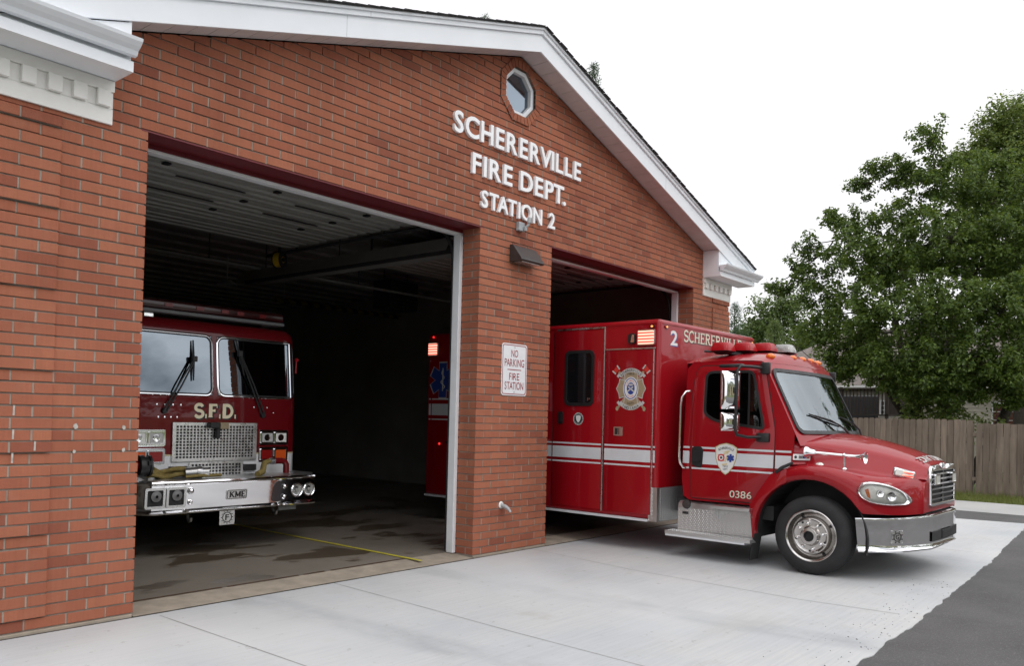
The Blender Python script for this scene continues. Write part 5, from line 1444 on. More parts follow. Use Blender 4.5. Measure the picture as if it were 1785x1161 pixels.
mb = MB(); mb.poly(ngon(-.236, 1.2175, .013, .017, 12), [], off(PL, .006), .0015)
for k in range(4): mb.poly([(-.205+k*.012, 1.202), (-.197+k*.012, 1.202), (-.197+k*.012, 1.233), (-.205+k*.012, 1.233)], [], off(PL, .006), .0015)
mb.build('dark_print', M_INK, hp, fix=False)
mb = MB(); mb.poly(ngon(-.150, 1.2175, .014, .016, 6), [], off(PL, .006), .0015); mb.build('blue_print', M_NAVY, hp, fix=False)
mb = MB(); mb.poly([(-.132, 1.207), (-.108, 1.207), (-.108, 1.228), (-.132, 1.228)], [], off(PL, .006), .0015); mb.build('red_print', M_REDV, hp, fix=False)
# air horn
ht_, hz_ = -1.0, 1.262
mb = MB(); mb.lathe([(.016, 0), (.017, .06), (.022, .10), (.034, .135), (.06, .165), (.066, .168), (.060, .160), (.03, .128), (.0001, .10)], (.32, ht_, hz_-.006), (1, 0, -.05), 22)
mb.lathe([(.015, .36), (.016, .30), (.028, .30), (.036, .27), (.038, .24), (.052, .225), (.060, .205), (.060, .195), (.0001, .19)][::-1], (-.33, ht_, hz_+.024), (1, 0, -.05), 22)
mb.tube([(-.05, ht_, hz_+.012), (.33, ht_, hz_-.007)], .0165, 12); horn = mb.build('air_horn', M_CHROME, AMB, smooth=50)
mb = MB()
mb.tube([(.27, ht_, hz_-.02), (.27, ht_+.005, f_zf(.27)+.02)], .010, 8); mb.lathe([(.0001, .018), (.022, .014), (.03, 0)], (.27, ht_+.005, f_zf(.27)+.006), (0, 0, 1), 14); mb.lathe([(.02, -.012), (.026, 0), (.02, .012)], (.27, ht_, hz_-.004), (1, 0, 0), 14)
mb.tube([(-.09, ht_+.03, hz_), (-.09, ht_+.10, hz_-.03)], .012, 8); mb.build('bracket', M_CHROME, horn, smooth=50)
# bumper: bowed chrome channel with swept ends, slot, emblem plate, tow-eye slot
plan = [(.46, -1.165), (.58, -1.10), (.72, -1.0), (.86, -.80), (.955, -.57), (.985, -.50), (.998, -.30), (1.005, 0)]
plan = plan+[(p[0], -p[1]) for p in plan[-2::-1]]
prof = [(-.055, .655), (-.02, .668), (.0, .66), (.004, .640), (.0, .62), (.0, .50), (.0, .38), (.0, .335), (.009, .318), (.004, .302), (-.05, .298)]
mb = MB(); rows = []
for i, p in enumerate(plan):
    a = Vector(plan[max(i-1, 0)]); c_ = Vector(plan[min(i+1, len(plan)-1)]); d = c_-a; nr = Vector((d.y, -d.x)).normalized()
    f = abs(p[1])/1.165; lo = .0+.0*f
    e = 0 if 0 < i < len(plan)-1 else 1
    row = []
    for (h, z) in prof:
        z2 = z-(.022 if z > .6 else 0)*max(0, f-.45)*1.6+(.03*(1-f) if z < .45 else .02*(1-f))
        sl = .10*(z2-.3)*-1+.02 if e else 0
        row.append((p[0]+nr.x*h+sl, p[1]+nr.y*h, z2))
    rows.append(row)
mb.grid(rows); bump = mb.build('bumper', M_CHROME, AMB, smooth=38)
f_bp = tab([0, .30, .50, .57], [1.005, .998, .985, .955])
BF = lambda u, v, h: (f_bp(abs(u))+h, u, v)
mb = MB(); mb.grid([[BF(-.50+1.0*i/20, z, h) for i in range(21)] for (z, h) in ((.400, -.01), (.400, .012), (.500, .012), (.500, -.01))]); mb.build('intake', M_DGREY, bump)
mb = MB(); mb.box(1.0, 1.022, -.20, .20, .41, .50)
for i in range(4): mb.box(1.022, 1.026, -.19, .19, .42+i*.02, .428+i*.02)
mb.build('intake_plate', M_DARKIN, bump)
# cut-out emblem on the right wing of the bumper
pA, pB = Vector((.715, -1.002)), Vector((.835, -.838)); d = (pB-pA).normalized(); nr = Vector((d.y, -d.x)); L_ = (pB-pA).length
EF = lambda u, v, h: (pA.x+d.x*u+nr.x*(h+.006), pA.y+d.y*u+nr.y*(h+.006), v)
c0, cz0, hw = L_/2, .462, .068
mb = MB(); mb.poly(roundpoly([(c0-hw, cz0-hw), (c0, cz0-hw*.8), (c0+hw, cz0-hw), (c0+hw*.8, cz0), (c0+hw, cz0+hw), (c0, cz0+hw*.8), (c0-hw, cz0+hw), (c0-hw*.8, cz0)], .012), [], EF, .004); em = mb.build('emblem_plate', M_BRUSHED, bump)
mb = MB(); mb.poly(ngon(c0, cz0, .046, .046, 24), [ngon(c0, cz0, .036, .036, 24)], off(EF, .004), .002)
for k in range(8):
    a = PI/4*k+PI/8; mb.poly(ngon(c0+.056*math.cos(a), cz0+.056*math.sin(a), .010, .007, 6, a), [], off(EF, .004), .002)
mb.build('cut_out', M_INK, em, fix=False)
mb = MB()
for (c, a, b_, vv, ff) in text_layout('G', .04, .05, .02): solid(mb, [(c0-.02+p[0], cz0-.025+p[1]) for p in vv], ff, off(EF, .004), .002)
mb.build('emblem_letter', M_INK, em, fix=False)
mb = MB()
for (du, dv) in ((-.06, -.06), (.06, -.06), (-.06, .06), (.06, .06)): mb.poly(ngon(c0+du, cz0+dv, .006, .006, 8), [], off(EF, .004), .004)
mb.build('bolt', M_CHROME, em)
# steps, tank cover, splash guard
mb = MB(); prf = [(-.72, .30), (-1.07, .30), (-1.07, .56), (-1.055, .61), (-1.02, .635), (-.72, .64)]
mb.poly(prf[::-1], [], lambda u, v, h: (-1.62+h, u, v), .95); lozenges(mb, lambda u, v, h: (u, -1.0704-h, v), -1.61, -.68, .305, .555); lozenges(mb, lambda u, v, h: (u, -1.0-.035-h*.7, .626+h*.7), -1.45, -1.14, .0, .02); tank = mb.build('tank_cover', M_TREAD, AMB, fix=False)
mb = MB(); mb.box(-1.69, -.635, -1.245, -1.02, .258, .296); lozenges(mb, lambda u, v, h: (u, v, .2964+h), -1.68, -.645, -1.24, -1.075); stp = mb.build('step', M_TREAD, AMB, fix=False)
mb = MB(); mb.box(-1.68, -.70, -1.249, -1.2455, .236, .256); mb.box(-1.68, -.70, -1.2455, -1.05, .236, .2575); mb.build('nosing', M_WSTRIPE, stp)
mb = MB(); mb.box(-1.12, -.655, -1.235, -1.0, .600, .634); mid = mb.build('step', M_TREAD, AMB, bevel=.004)
mb = MB()
for s in (-1.10, -.66): mb.add([(s, -1.075, .599), (s, -1.22, .599), (s, -1.075, .45), (s+.004, -1.075, .599), (s+.004, -1.22, .599), (s+.004, -1.075, .45)], [(0, 1, 2), (5, 4, 3), (0, 3, 4, 1), (1, 4, 5, 2), (2, 5, 3, 0)])
mb.build('gusset', M_BRUSHED, mid)
mb = MB(); mb.lathe([(.0001, .035), (.05, .032), (.055, .0)], (-1.51, -1.052, .595), (0, -1, .35), 18); mb.build('fuel_cap', M_BRONZE, tank, smooth=40)
mb = MB(); mb.box(-1.56, -1.48, -1.0735, -1.0712, .485, .515); mb.build('label', M_INK, tank)
mb = MB(); mb.add([(-.635, -1.15, .36), (-.62, -.99, .36), (-.66, -1.0, .07), (-.68, -1.16, .07), (-.625, -1.15, .36), (-.61, -.99, .36), (-.65, -1.0, .07), (-.67, -1.16, .07)], [(0,1,2,3),(7,6,5,4),(0,4,5,1),(1,5,6,2),(2,6,7,3),(3,7,4,0)]); mb.build('splash_guard', M_RUBBER, AMB)
# grab rail
mb = MB(); mb.tube([(-1.515, -1.03, 1.93), (-1.535, -1.09, 1.92), (-1.575, -1.11, 1.86), (-1.59, -1.11, 1.75), (-1.60, -1.11, 1.15), (-1.585, -1.11, 1.08), (-1.56, -1.09, 1.035), (-1.545, -1.03, 1.02)], .015, 10); mb.build('grab_rail', M_CHROME, AMB, smooth=60)
# mirrors
for sgn in (1, -1):
    y = lambda t: sgn*t
    mb = MB(); mb.tube([(-.62, y(-.99), 2.185), (-.70, y(-1.15), 2.195), (-.77, y(-1.27), 2.195), (-.79, y(-1.305), 2.15), (-.795, y(-1.31), 1.80), (-.80, y(-1.31), 1.50), (-.79, y(-1.30), 1.44), (-.72, y(-1.18), 1.415), (-.60, y(-1.02), 1.42)], .017, 10); arm = mb.build('mirror_arm', M_BLACK, AMB, smooth=60)
    mb = MB(); mb.obox((-.60, y(-1.005), 2.185), (1, 0, 0), (0, 1, 0), (0, 0, 1), .11, .05, .13); mb.obox((-.60, y(-1.03), 1.415), (1, 0, 0), (0, 1, 0), (0, 0, 1), .15, .06, .10); mb.build('mirror_base', M_BLACK, arm, bevel=.015, smooth=40)
    mb = MB(); mb.obox((-.90, y(-1.22), 2.205), (1, .0, .02), (0, 1, 0), (-.02, 0, 1), .28, .09, .035); mb.build('visor_blade', M_BLACK, arm, bevel=.015, smooth=50)
    for (zc, hh) in ((1.93, .42), (1.58, .20)):
        rows = []
        for j in range(9):
            v = -1+2*j/8; row = []
            for i in range(9):
                u = -1+2*i/8; k = (1-abs(u)**4)*(1-abs(v)**6); row.append((-.865+.055*k, y(-1.30)+u*.105, zc+v*hh/2))
            rows.append(row)
        mb = MB(); mb.grid(rows); mb.grid([[(p[0], p[1], p[2]) for p in rows[0]], [(-.90, p[1], p[2]) for p in rows[0]]]); mb.grid([rows[-1], [(-.90, p[1], p[2]) for p in rows[-1]]])
        mb.grid([[r[0] for r in rows], [(-.90, r[0][1], r[0][2]) for r in rows]]); mb.grid([[r[-1] for r in rows], [(-.90, r[-1][1], r[-1][2]) for r in rows]]); mb.grid([[(-.90, p[1], rows[0][0][2]) for p in rows[0]], [(-.90, p[1], rows[-1][0][2]) for p in rows[-1]]])
        mb.v = [(-.86+(p[0]+.86)*.766+(p[1]-y(-1.30))*.643*sgn, y(-1.30)-(p[0]+.86)*.643*sgn+(p[1]-y(-1.30))*.766*1.1, p[2]) for p in mb.v]
        mo = mb.build('mirror', M_CHROME, AMB, smooth=50)
        mb = MB(); mb.obox((-.822, y(-1.31), zc), (1, 0, 0), (0, 1, 0), (0, 0, 1), .05, .05, .07); mb.build('clamp', M_BLACK, mo, bevel=.01)
# roof light bar: an arrowhead of red pods with one clear pod at its tip
lb = bpy.data.objects.new('light_bar', None); COL.objects.link(lb); lb.parent = AMB
for i, (s, t, clear) in enumerate(((-1.22, -.80, 0), (-1.09, -.50, 0), (-.97, -.20, 0), (-.85, .10, 1), (-.97, .40, 0), (-1.09, .70, 0))):
    zb = 2.252+.028+.135*(1-min(1, abs(t)/.97)**3.2)+.012
    zz = max(zb-.018, 2.375)
    c_ = Vector((s, t, zz)); hx, hy = (.118, .125)
    def pod(z0, z1, k0, k1):
        o0 = rrect(-hx*k0, hx*k0, -hy*k0, hy*k0, .045); o1 = rrect(-hx*k1, hx*k1, -hy*k1, hy*k1, .045)
        return [[(c_.x+p[0], c_.y+p[1], c_.z+z0) for p in o0], [(c_.x+p[0], c_.y+p[1], c_.z+z1) for p in o1]]
    mb = MB(); r1 = pod(0, .035, .62, 1.0); mb.grid(r1, closed=True); mb.add(r1[0], [tuple(range(len(r1[0])))]); mb.build('pod_base', M_BLACK, lb, smooth=40)
    mb = MB(); r2 = pod(.035, .06, 1.0, .98)+[pod(.06, .122, .98, .82)[1]]+[pod(.06, .132, .9, .72)[1]]; mb.grid(r2, closed=True); mb.add(r2[-1], [tuple(range(len(r2[-1])))]); mb.add(r2[0], [tuple(range(len(r2[0])))]); mb.build('pod_lens', M_SMOKE if clear else M_REDLENS, lb, smooth=40)
mb = MB(); pts = [(-1.30, -.86), (-1.22, -.80), (-.85, .10), (-1.13, .80)]
for a, b_ in zip(pts[1:-1], pts[2:]): mb.bar((a[0], a[1], 2.392), (b_[0], b_[1], 2.392), .10, .03)
mb.tube([(-1.42, -.88, 2.41), (-1.22, -.80, 2.40)], .014, 8); mb.build('rail', M_BLACK, lb)
for t in (-.74, -.22, .06, .34, .62):
    u = t/.97; s = sedge(2.25)+bulge(2.25)*(1-abs(u)**2.4)-.075
    mb = MB(); mb.ball((s, t, 2.352-.028*abs(u)**3), .001, 4, 3); mb = MB(); mb.ball((s, t, 2.349-.03*abs(u)**3), .05, 14, 8, (1.1, .95, .75)); mb.build('roof_marker', M_AMBER, cab, smooth=80)
mb = MB(); mb.tube([(-.66, .66, 2.34), (-.80, .52, 2.50), (-.98, .36, 2.66)], [.006, .004, .003], 6); mb.build('antenna', M_DARKIN, cab)
# wheels
def wheel(s, t, sgn, dual=False, tire_w=.255):
    w = bpy.data.objects.new('wheel', None); COL.objects.link(w); w.parent = AMB; w.location = (s, t, .41)
    ax = (0, -sgn, 0)
    mb = MB(); hw = tire_w/2
    mb.lathe([(.262, hw-.012), (.285, hw+.004), (.33, hw+.010), (.365, hw-.004), (.388, hw-.022), (.402, hw-.045)]+[(.410, hw-.06), (.410, .062), (.401, .058), (.401, .046), (.410, .042), (.411, .012), (.402, .008), (.402, -.006), (.411, -.010), (.410, -.045), (.401, -.05), (.401, -.062), (.410, -.066), (.410, -hw+.06)]+[(.402, -hw+.045), (.365, -hw), (.28, -hw), (.262, -hw+.012)], (0, 0, 0), ax, 56); mb.build('tyre', M_TIRE, w, smooth=35)
    mb = MB()
    mb.lathe([(.268, hw-.006), (.272, hw+.002), (.264, hw+.006), (.250, hw-.004), (.244, hw-.03), (.225, hw-.075), (.212, hw-.08), (.205, hw-.06), (.196, hw-.01), (.186, hw+.004), (.176, hw+.006), (.168, hw-.002), (.150, hw-.004), (.105, hw-.002), (.098, hw+.006), (.092, hw+.045), (.084, hw+.056), (.055, hw+.058), (.050, hw+.050)], (0, 0, 0), ax, 48)
    mb.build('rim', M_CHROME2, w, smooth=40)
    mb = MB(); mb.lathe([(.052, hw+.049), (.046, hw+.02), (.0001, hw+.02)], (0, 0, 0), ax, 24); mb.build('hub_bore', M_DGREY, w)
    mb = MB()
    for k in range(8):
        a = 2*PI*k/8+.2; mb.lathe([(.017, 0), (.017, .022), (.010, .030), (.0001, .031)], (.134*math.cos(a), -sgn*(hw-.003), .134*math.sin(a)), ax, 10)
    build_each(mb, 'lug_nut', M_CHROME, w, smooth=40)
    mb = MB()
    for k in range(4):
        a = 2*PI*k/4+.55; mb.lathe([(.0001, .003), (.018, .002), (.018, 0)], (.219*math.cos(a), -sgn*(hw-.078), .219*math.sin(a)), ax, 10)
    for k in range(5):
        a = 2*PI*k/5+.9; mb.lathe([(.0001, .002), (.013, .0015), (.013, 0)], (.158*math.cos(a), -sgn*(hw-.003), .158*math.sin(a)), ax, 10)
    mb.build('hand_hole', M_DGREY, w)
wheel(0, -1.045, 1); wheel(0, 1.045, -1); wheel(-4.3, -1.02, 1); wheel(-4.3, 1.10, -1)

# ------------------------------------------------------------------ the fire engine, x forward (out of the bay), y to its left, z up
ENG = thing('fire_engine', 'dark red flat-nosed fire engine with polished front bumper parked in the left bay', 'fire engine', (2.04, 2.40, 0.001), -R(90))
HWE, RC = 1.18, .24
def eplan(a):
    """point and normal of the cab's plan outline at signed arc length a from the centre line"""
    s = 1 if a >= 0 else -1; a = abs(a); w = HWE-RC; q = RC*PI/2
    if a <= w: return (.004*(1-(a/w)**2)-.0, s*a), Vector((1, s*.009*a/w)).normalized()
    if a <= w+q:
        th = (a-w)/RC; return (-RC+RC*math.cos(th), s*(w+RC*math.sin(th))), Vector((math.cos(th), s*math.sin(th)))
    return (-RC-(a-w-q), s*HWE), Vector((0, s))
def EP(a, z, h=0.0):
    (x, y), n_ = eplan(a); lean = -.075*max(0, z-1.66)/.75
    return (x+n_.x*h+lean, y+n_.y*h, z)
QA = HWE-RC+RC*PI/2
a_s = [-QA-1.9, -QA-1.0, -QA-.3, -QA]+[-(HWE-RC)-RC*PI/2*k/6 for k in (5, 4, 3, 2, 1)]+[-1.03+.0*0, ]*0+[-(HWE-RC)+(HWE-RC)*2*k/20 for k in range(21)]+[(HWE-RC)+RC*PI/2*k/6 for k in range(1, 6)]+[QA, QA+.3, QA+1.0, QA+1.9]
a_s = sorted(set([round(v, 5) for v in a_s]+[-.035, .035, -1.085, 1.085, -1.0, 1.0]))
z_s = [1.036, 1.2, 1.4, 1.6, 1.70, 1.8, 2.0, 2.2, 2.38, 2.42, 2.47, 2.51, 2.535, 2.545]
mb = MB()
def inwin(a, z): return .035 < abs(a) < 1.085 and 1.70 < z < 2.38
def EZ(a, z):
    h = 0
    if z > 2.42: h = -.12*(1-math.sqrt(max(0, 1-((z-2.42)/.125)**2)))
    return EP(a, z, h)
for i in range(len(a_s)-1):
    for k in range(len(z_s)-1):
        am, zm = (a_s[i]+a_s[i+1])/2, (z_s[k]+z_s[k+1])/2
        if inwin(am, zm): continue
        mb.add([EZ(a_s[i], z_s[k]), EZ(a_s[i+1], z_s[k]), EZ(a_s[i+1], z_s[k+1]), EZ(a_s[i], z_s[k+1])], [(0, 1, 2, 3)])
mb.add([EZ(a, z_s[-1]) for a in a_s], [tuple(range(len(a_s)))])
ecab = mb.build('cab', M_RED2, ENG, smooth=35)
mb = MB(); zl_ = [.70, .74, 1.0, 1.0355]
for i in range(len(a_s)-1):
    for k in range(len(zl_)-1):
        mb.add([EP(a_s[i], zl_[k]), EP(a_s[i+1], zl_[k]), EP(a_s[i+1], zl_[k+1]), EP(a_s[i], zl_[k+1])], [(0, 1, 2, 3)])
mb.build('lower_band', M_WPAINT, ecab, smooth=35)
mb = MB(); mb.grid([[EP(a, 1.03, .003) for a in a_s], [EP(a, 1.046, .003) for a in a_s]]); mb.build('pinstripe', M_GOLD, ecab)
# windscreens: one pane each side wrapping round the corner, bright trim, black rubber
for sgn in (1, -1):
    def wl2(g0): 
        o_ = rrect(.036-g0, 1.08+g0, 1.705-g0, 2.375+g0, .085+g0, 6)
        return [(p[0]*sgn, p[1]) for p in dens(o_)]
    a0, a1, a2, a3 = wl2(.018), wl2(.008), wl2(-.002), wl2(-.018)
    mb = MB(); mb.grid([[EP(p[0], p[1], .001) for p in a0], [EP(p[0], p[1], .012) for p in a1], [EP(p[0], p[1], .012) for p in a2], [EP(p[0], p[1], .002) for p in a2]], closed=True); tr_ = mb.build('windshield', M_CHROME, ENG, smooth=50)
    mb = MB(); mb.grid([[EP(p[0], p[1], .010) for p in a2], [EP(p[0], p[1], .008) for p in a3], [EP(p[0], p[1], -.004) for p in a3]], closed=True); mb.build('seal', M_BLACK, tr_, smooth=50)
    mb = MB(); ag = sorted([sgn*(.040+(1.035)*i/16) for i in range(17)]); zg = [1.71+.66*i/6 for i in range(7)]
    mb.grid([[EP(a, z, .001) for a in ag] for z in zg]); mb.build('pane', M_GLASSE, tr_, smooth=80)
    mb = MB(); mb.tube([EP(sgn*1.005, 1.71, .010), EP(sgn*1.005, 2.37, .010)], .014, 8); mb.build('corner_post', M_CHROME, tr_)
# dark cab inside, dash
mb = MB(); mb.box(-2.4, -.30, -1.10, 1.10, .9, 1.62); mb.box(-2.4, -2.3, -1.1, 1.1, 1.6, 2.45); mb.box(-2.4, -.2, -1.14, 1.14, 2.46, 2.50); mb.box(-2.4, -.5, -1.15, -1.12, 1.62, 2.46); mb.box(-2.4, -.5, 1.12, 1.15, 1.62, 2.46); mb.box(-1.25, -.95, -.75, -.35, 1.6, 2.15); mb.box(-1.25, -.95, .35, .75, 1.6, 2.15); mb.build('cab_interior', M_DARKIN, ENG, bevel=.02)
# long body behind
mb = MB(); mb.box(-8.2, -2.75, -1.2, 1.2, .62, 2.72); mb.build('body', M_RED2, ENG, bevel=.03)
mb = MB(); mb.box(-8.2, -.5, -.5, .5, .45, .85); mb.box(-2.74, -2.4, -1.0, 1.0, .62, 2.3); mb.box(-2.2, -.22, -.9, .9, .42, .70); mb.tube([(-1.75, -1, .52), (-1.75, 1, .52)], .08, 8); mb.tube([(-6, -1, .52), (-6, 1, .52)], .1, 8); mb.build('chassis', M_DARKIN, ENG)
def ewheel(s, t, sgn):
    w = bpy.data.objects.new('wheel', None); COL.objects.link(w); w.parent = ENG; w.location = (s, t, .52)
    mb = MB(); mb.lathe([(.29, .13), (.36, .15), (.46, .13), (.515, .10), (.52, .08), (.52, -.08), (.50, -.13), (.3, -.13)], (0, 0, 0), (0, sgn, 0), 40); mb.build('tyre', M_TIRE, w, smooth=35)
    mb = MB(); mb.lathe([(.30, .12), (.29, .135), (.26, .06), (.2, .05), (.12, .08), (.11, .14), (.0001, .15)], (0, 0, 0), (0, sgn, 0), 30); mb.build('rim', M_CHROME2, w, smooth=40)
for s, t, g in ((-1.75, 1.02, 1), (-1.75, -1.02, -1), (-6, 1.02, 1), (-6, -1.02, -1)): ewheel(s, t, g)
EFACE = lambda u, v, h: (.0055-.004*(u/.94)**2+h, u, v) if abs(u) < .94 else EP(u, v, h)
# department initials, gold with a black shadow
mb = MB(); serif_text(mb, 'S.F.D.', .53, .145, EFACE, .0015, .25, .10, -.240, 1.446); mb.build('initials_shadow', M_INK, ENG, fix=False)
mb = MB(); serif_text(mb, 'S.F.D.', .53, .145, EFACE, .0040, .25, 0, -.253, 1.456); mb.build('initials', pm('initials_gold', (.92, .82, .58), .4), ENG, fix=False)
# perforated grille, upper and lower
def lattice(u0, u1, v0, v1, nu, nv, name, par, fw_=.038):
    """stainless plate with real square holes"""
    holes = []; cu, cv = (u1-u0-2*fw_)/nu, (v1-v0-2*fw_*.8)/nv
    mb = MB(); g = .36
    # horizontal and vertical bars of the plate
    for k in range(nv+1):
        z = v0+fw_*.8+k*cv; mb.box(.014, .020, u0+fw_*.5, u1-fw_*.5, z-cv*(.5-g)*1.15, z+cv*(.5-g)*1.15)
    for k in range(nu+1):
        y = u0+fw_+k*cu; mb.box(.0135, .0205, y-cu*(.5-g)*1.15, y+cu*(.5-g)*1.15, v0+fw_*.5, v1-fw_*.5)
    mb.poly([(u0, v0), (u1, v0), (u1, v1), (u0, v1)], [[(u0+fw_, v0+fw_*.8), (u1-fw_, v0+fw_*.8), (u1-fw_, v1-fw_*.8), (u0+fw_, v1-fw_*.8)]], lambda u, v, h: (.008+h, u, v), .018)
    o = mb.build(name, M_BRUSHED, par)
    mb = MB(); mb.box(.0068, .0073, u0+.002, u1-.002, v0+.002, v1-.002); mb.build('dark_backing', M_DGREY, o)
    return o
eg = lattice(-.505, .535, .965, 1.395, 24, 11, 'grille', ENG)
eg2 = lattice(-.30, .365, .745, .955, 15, 5, 'grille', ENG, .022)
mb = MB(); mb.box(.027, .10, -.10, .02, 1.335, 1.40); mb.box(.027, .08, -.01, .03, 1.22, 1.334); o = mb.build('grille_siren', M_BLACK, ENG, bevel=.008)
mb = MB(); mb.box(.027, .09, .025, .13, 1.325, 1.40); mb.build('brass_box', M_TAN, ENG, bevel=.006)
for s in (1, -1):
    mb = MB(); mb.box(.004, .04, s*.37 if s > 0 else -.53, s*.53 if s > 0 else -.33, .845, .915); mb.build('vent', M_DARKIN, ENG)
# paired lamps
for sgn in (1, -1):
    for (z0, z1, kinds) in ((1.135, 1.315, ('c', 'h')), (.935, 1.115, ('r', 'a'))):
        u0, u1 = .575, .985
        fnE = lambda u, v, h: EP(sgn*u+(.0), v, h)
        mb = MB(); mb.poly(rrect(u0, u1, z0, z1, .02)[::sgn], [], fnE, .006)
        h_ = mb.build('headlight' if kinds[1] == 'h' else 'signal_lamp', M_CHROME, ENG, bevel=.003)
        for i, kd in enumerate(kinds):
            a0_ = u0+.022+i*.19; a1_ = a0_+.172
            q = rrect(a0_, a1_, z0+.024, z1-.024, .012)
            qi = rrect(a0_+.012, a1_-.012, z0+.036, z1-.036, .008)
            mb = MB(); mb.poly(q, [qi], off(fnE, .006), .016); mb.build('bezel', M_CHROME, h_, bevel=.003)
            mb = MB(); mb.poly(qi, [], off(fnE, .006), .010); mb.build('lens', {'c': pm('grey_lens', (.55, .55, .54), .35), 'h': pm('white_lens', (.92, .92, .88), .35), 'r': pm('tail_red', (.30, .012, .012), .15, coat=.6), 'a': pm('dull_amber', (.75, .11, .02), .15, coat=.6)}[kd], h_)
            if kd in 'ch':
                mb = MB(); p_ = fnE((a0_+a1_)/2, (z0+z1)/2, .0165); mb.lathe([(.040, .003), (.03, .002), (.0001, .001)], p_, (1, 0, 0), 18); mb.build('bulb_bowl', M_CHROME, h_)
# wipers
def ewiper(p0, p1, b0, b1):
    mb = MB(); P = lambda y, z, h: Vector(EP(y, z, h))
    a, e = P(*p0, .03), P(*p1, .06)
    for d in (-.02, .02): mb.tube([a+Vector((0, d, 0)), (a+e)/2+Vector((.01, d, 0)), e+Vector((0, d*.4, 0))], .010, 6)
    mb.tube([P(*b0, .025), (P(*b0, .03)+P(*b1, .03))/2, P(*b1, .025)], [.008, .016, .008], 6); mb.box(e.x-.02, e.x+.02, e.y-.025, e.y+.025, e.z-.03, e.z+.03); mb.lathe([(.0001, .03), (.03, .03), (.035, 0)], P(*p0, .0), (1, 0, 0), 12)
    mb.build('wiper', M_BLACK, ENG)
ewiper((-.60, 1.52), (-.275, 2.10), (-.275, 1.86), (-.270, 2.31)); ewiper((.615, 1.49), (.29, 2.20), (.36, 1.95), (.26, 2.37))
mb = MB()
for (u, v) in [(-.68+.09*i, 1.585-.0*i) for i in range(4)]+[(.50+.09*i, 1.58-.06*(i % 2)) for i in range(4)]+[(-.66+.07*i, 1.45) for i in range(4)]:
    mb.lathe([(.0001, .006), (.010, .004), (.012, 0)], EP(u, v, .0), (1, 0, 0), 8)
mb.build('rivet', M_CHROME, ENG)
# roof light bar
mb = MB(); mb.box(-.46, -.10, -1.02, .96, 2.585, 2.625); mb.build('light_bar_base', pm('bar_grey', (.16, .165, .17), .5), ENG, bevel=.01)
mb = MB(); mb.box(-.44, -.12, -1.03, .97, 2.626, 2.735); mb.build('light_bar_lens', pm('light_bar_red', (.035, .0015, .002), .3, coat=.3), ENG, bevel=.03, seg=3, smooth=40)
mb = MB()
for u in (-.93, -.52, -.15, .16, .36, .66): mb.box(-.118, -.112, u-.045, u+.045, 2.66, 2.70)
mb.build('light_bar_module', pm('dim_red_module', (.10, .003, .004), .3, emit=(1, .02, .02), es=.03), ENG)
mb = MB()
for u in (-.7, .75): mb.box(-.35, -.2, u-.05, u+.05, 2.53, 2.586)
build_each(mb, 'light_bar_foot', M_CHROME, ENG)
# small red lamp on the far corner
mb = MB(); mb.ball((-.16, 1.195, 2.19), .026, 8, 6); mb.tube([(-.16, 1.19, 2.17), (-.15, 1.178, 2.02)], .010, 6); mb.build('corner_lamp', M_REDLENS, ENG)
# bumper: bright steel box with chamfered corners, plate deck
def bplan(o): return [(-.20, -1.22-o), (.24, -1.22-o), (.545+o, -.98-o*.4), (.56+o, -.6), (.565+o, 0), (.56+o, .6), (.545+o, .98+o*.4), (.24, 1.22+o), (-.20, 1.22+o)]
mb = MB(); lv = [(-.02, .465), (.016, .47), (.022, .485), (.004, .50), (-.014, .512), (0, .765), (.010, .775), (.016, .788), (.008, .802), (-.03, .806)]
mb.grid([[(p[0], p[1], z) for p in bplan(o)] for (o, z) in lv]); eb = mb.build('bumper', M_CHROME, ENG, smooth=40)
mb = MB(); p_ = bplan(-.028); mb.add([(q[0], q[1], .8065) for q in p_], [tuple(range(len(p_)))]); mb.build('deck', M_TREAD, eb)
mb = MB(); p_ = bplan(-.03); mb.add([(q[0], q[1], .46) for q in p_], [tuple(range(len(p_)))]); mb.build('underside', M_DARKIN, eb)
BEF = lambda u, v, h: (.567-.005*(u/.6)**2-.014*(.765-v)/.253+h, u, v)
for u in (-.955, -.735):
    mb = MB(); mb.poly(rrect(u-.105, u+.105, .535, .745, .02), [rrect(u-.08, u+.08, .56, .72, .012)], BEF, .026); o = mb.build('bumper_speaker', M_BRUSHED, ENG, bevel=.005)
    mb = MB(); mb.poly(rrect(u-.081, u+.081, .559, .721, .012), [], BEF, .008); mb.build('recess', M_DGREY, o)
    mb = MB(); mb.lathe([(.014, .012), (.02, .006), (.055, -.001)], (.575, u+.01, .66), (1, 0, 0), 14); mb.build('horn_mouth', pm('dull_horn', (.16, .16, .16), .5), o, smooth=50)
mb = MB()
for (u, v, r) in ((-.575, .70, .028), (-.575, .58, .022), (.56, .69, .026), (.56, .575, .026)): mb.lathe([(.0001, .035), (r*.7, .033), (r, .022), (r*1.25, .004), (r*1.3, 0)], BEF(u, v, 0), (1, 0, 0), 14)
mb.build('stud_lamp', M_CHROME, ENG, smooth=50)
mb = MB(); mb.poly(roundpoly([(.40, .52), (.98, .53), (.98, .755), (.46, .755), (.42, .70)], .05), [], BEF, .003); mb.build('lamp_backing', pm('smoked_steel', (.16, .16, .17), .15, metal=1), ENG)
for u in (.735, .905):
    mb = MB(); mb.lathe([(.078, .0), (.082, .012), (.072, .022), (.058, .014), (.056, .006)], BEF(u, .64, .002), (1, 0, 0), 26); o = mb.build('fog_light', M_CHROME, ENG, smooth=50)
    mb = MB(); mb.lathe([(.058, .006), (.04, -.0), (.024, -.002), (.022, .012), (.0001, .014)], BEF(u, .64, .004), (1, 0, 0), 22); mb.build('lens', M_SMOKE, o, smooth=40)
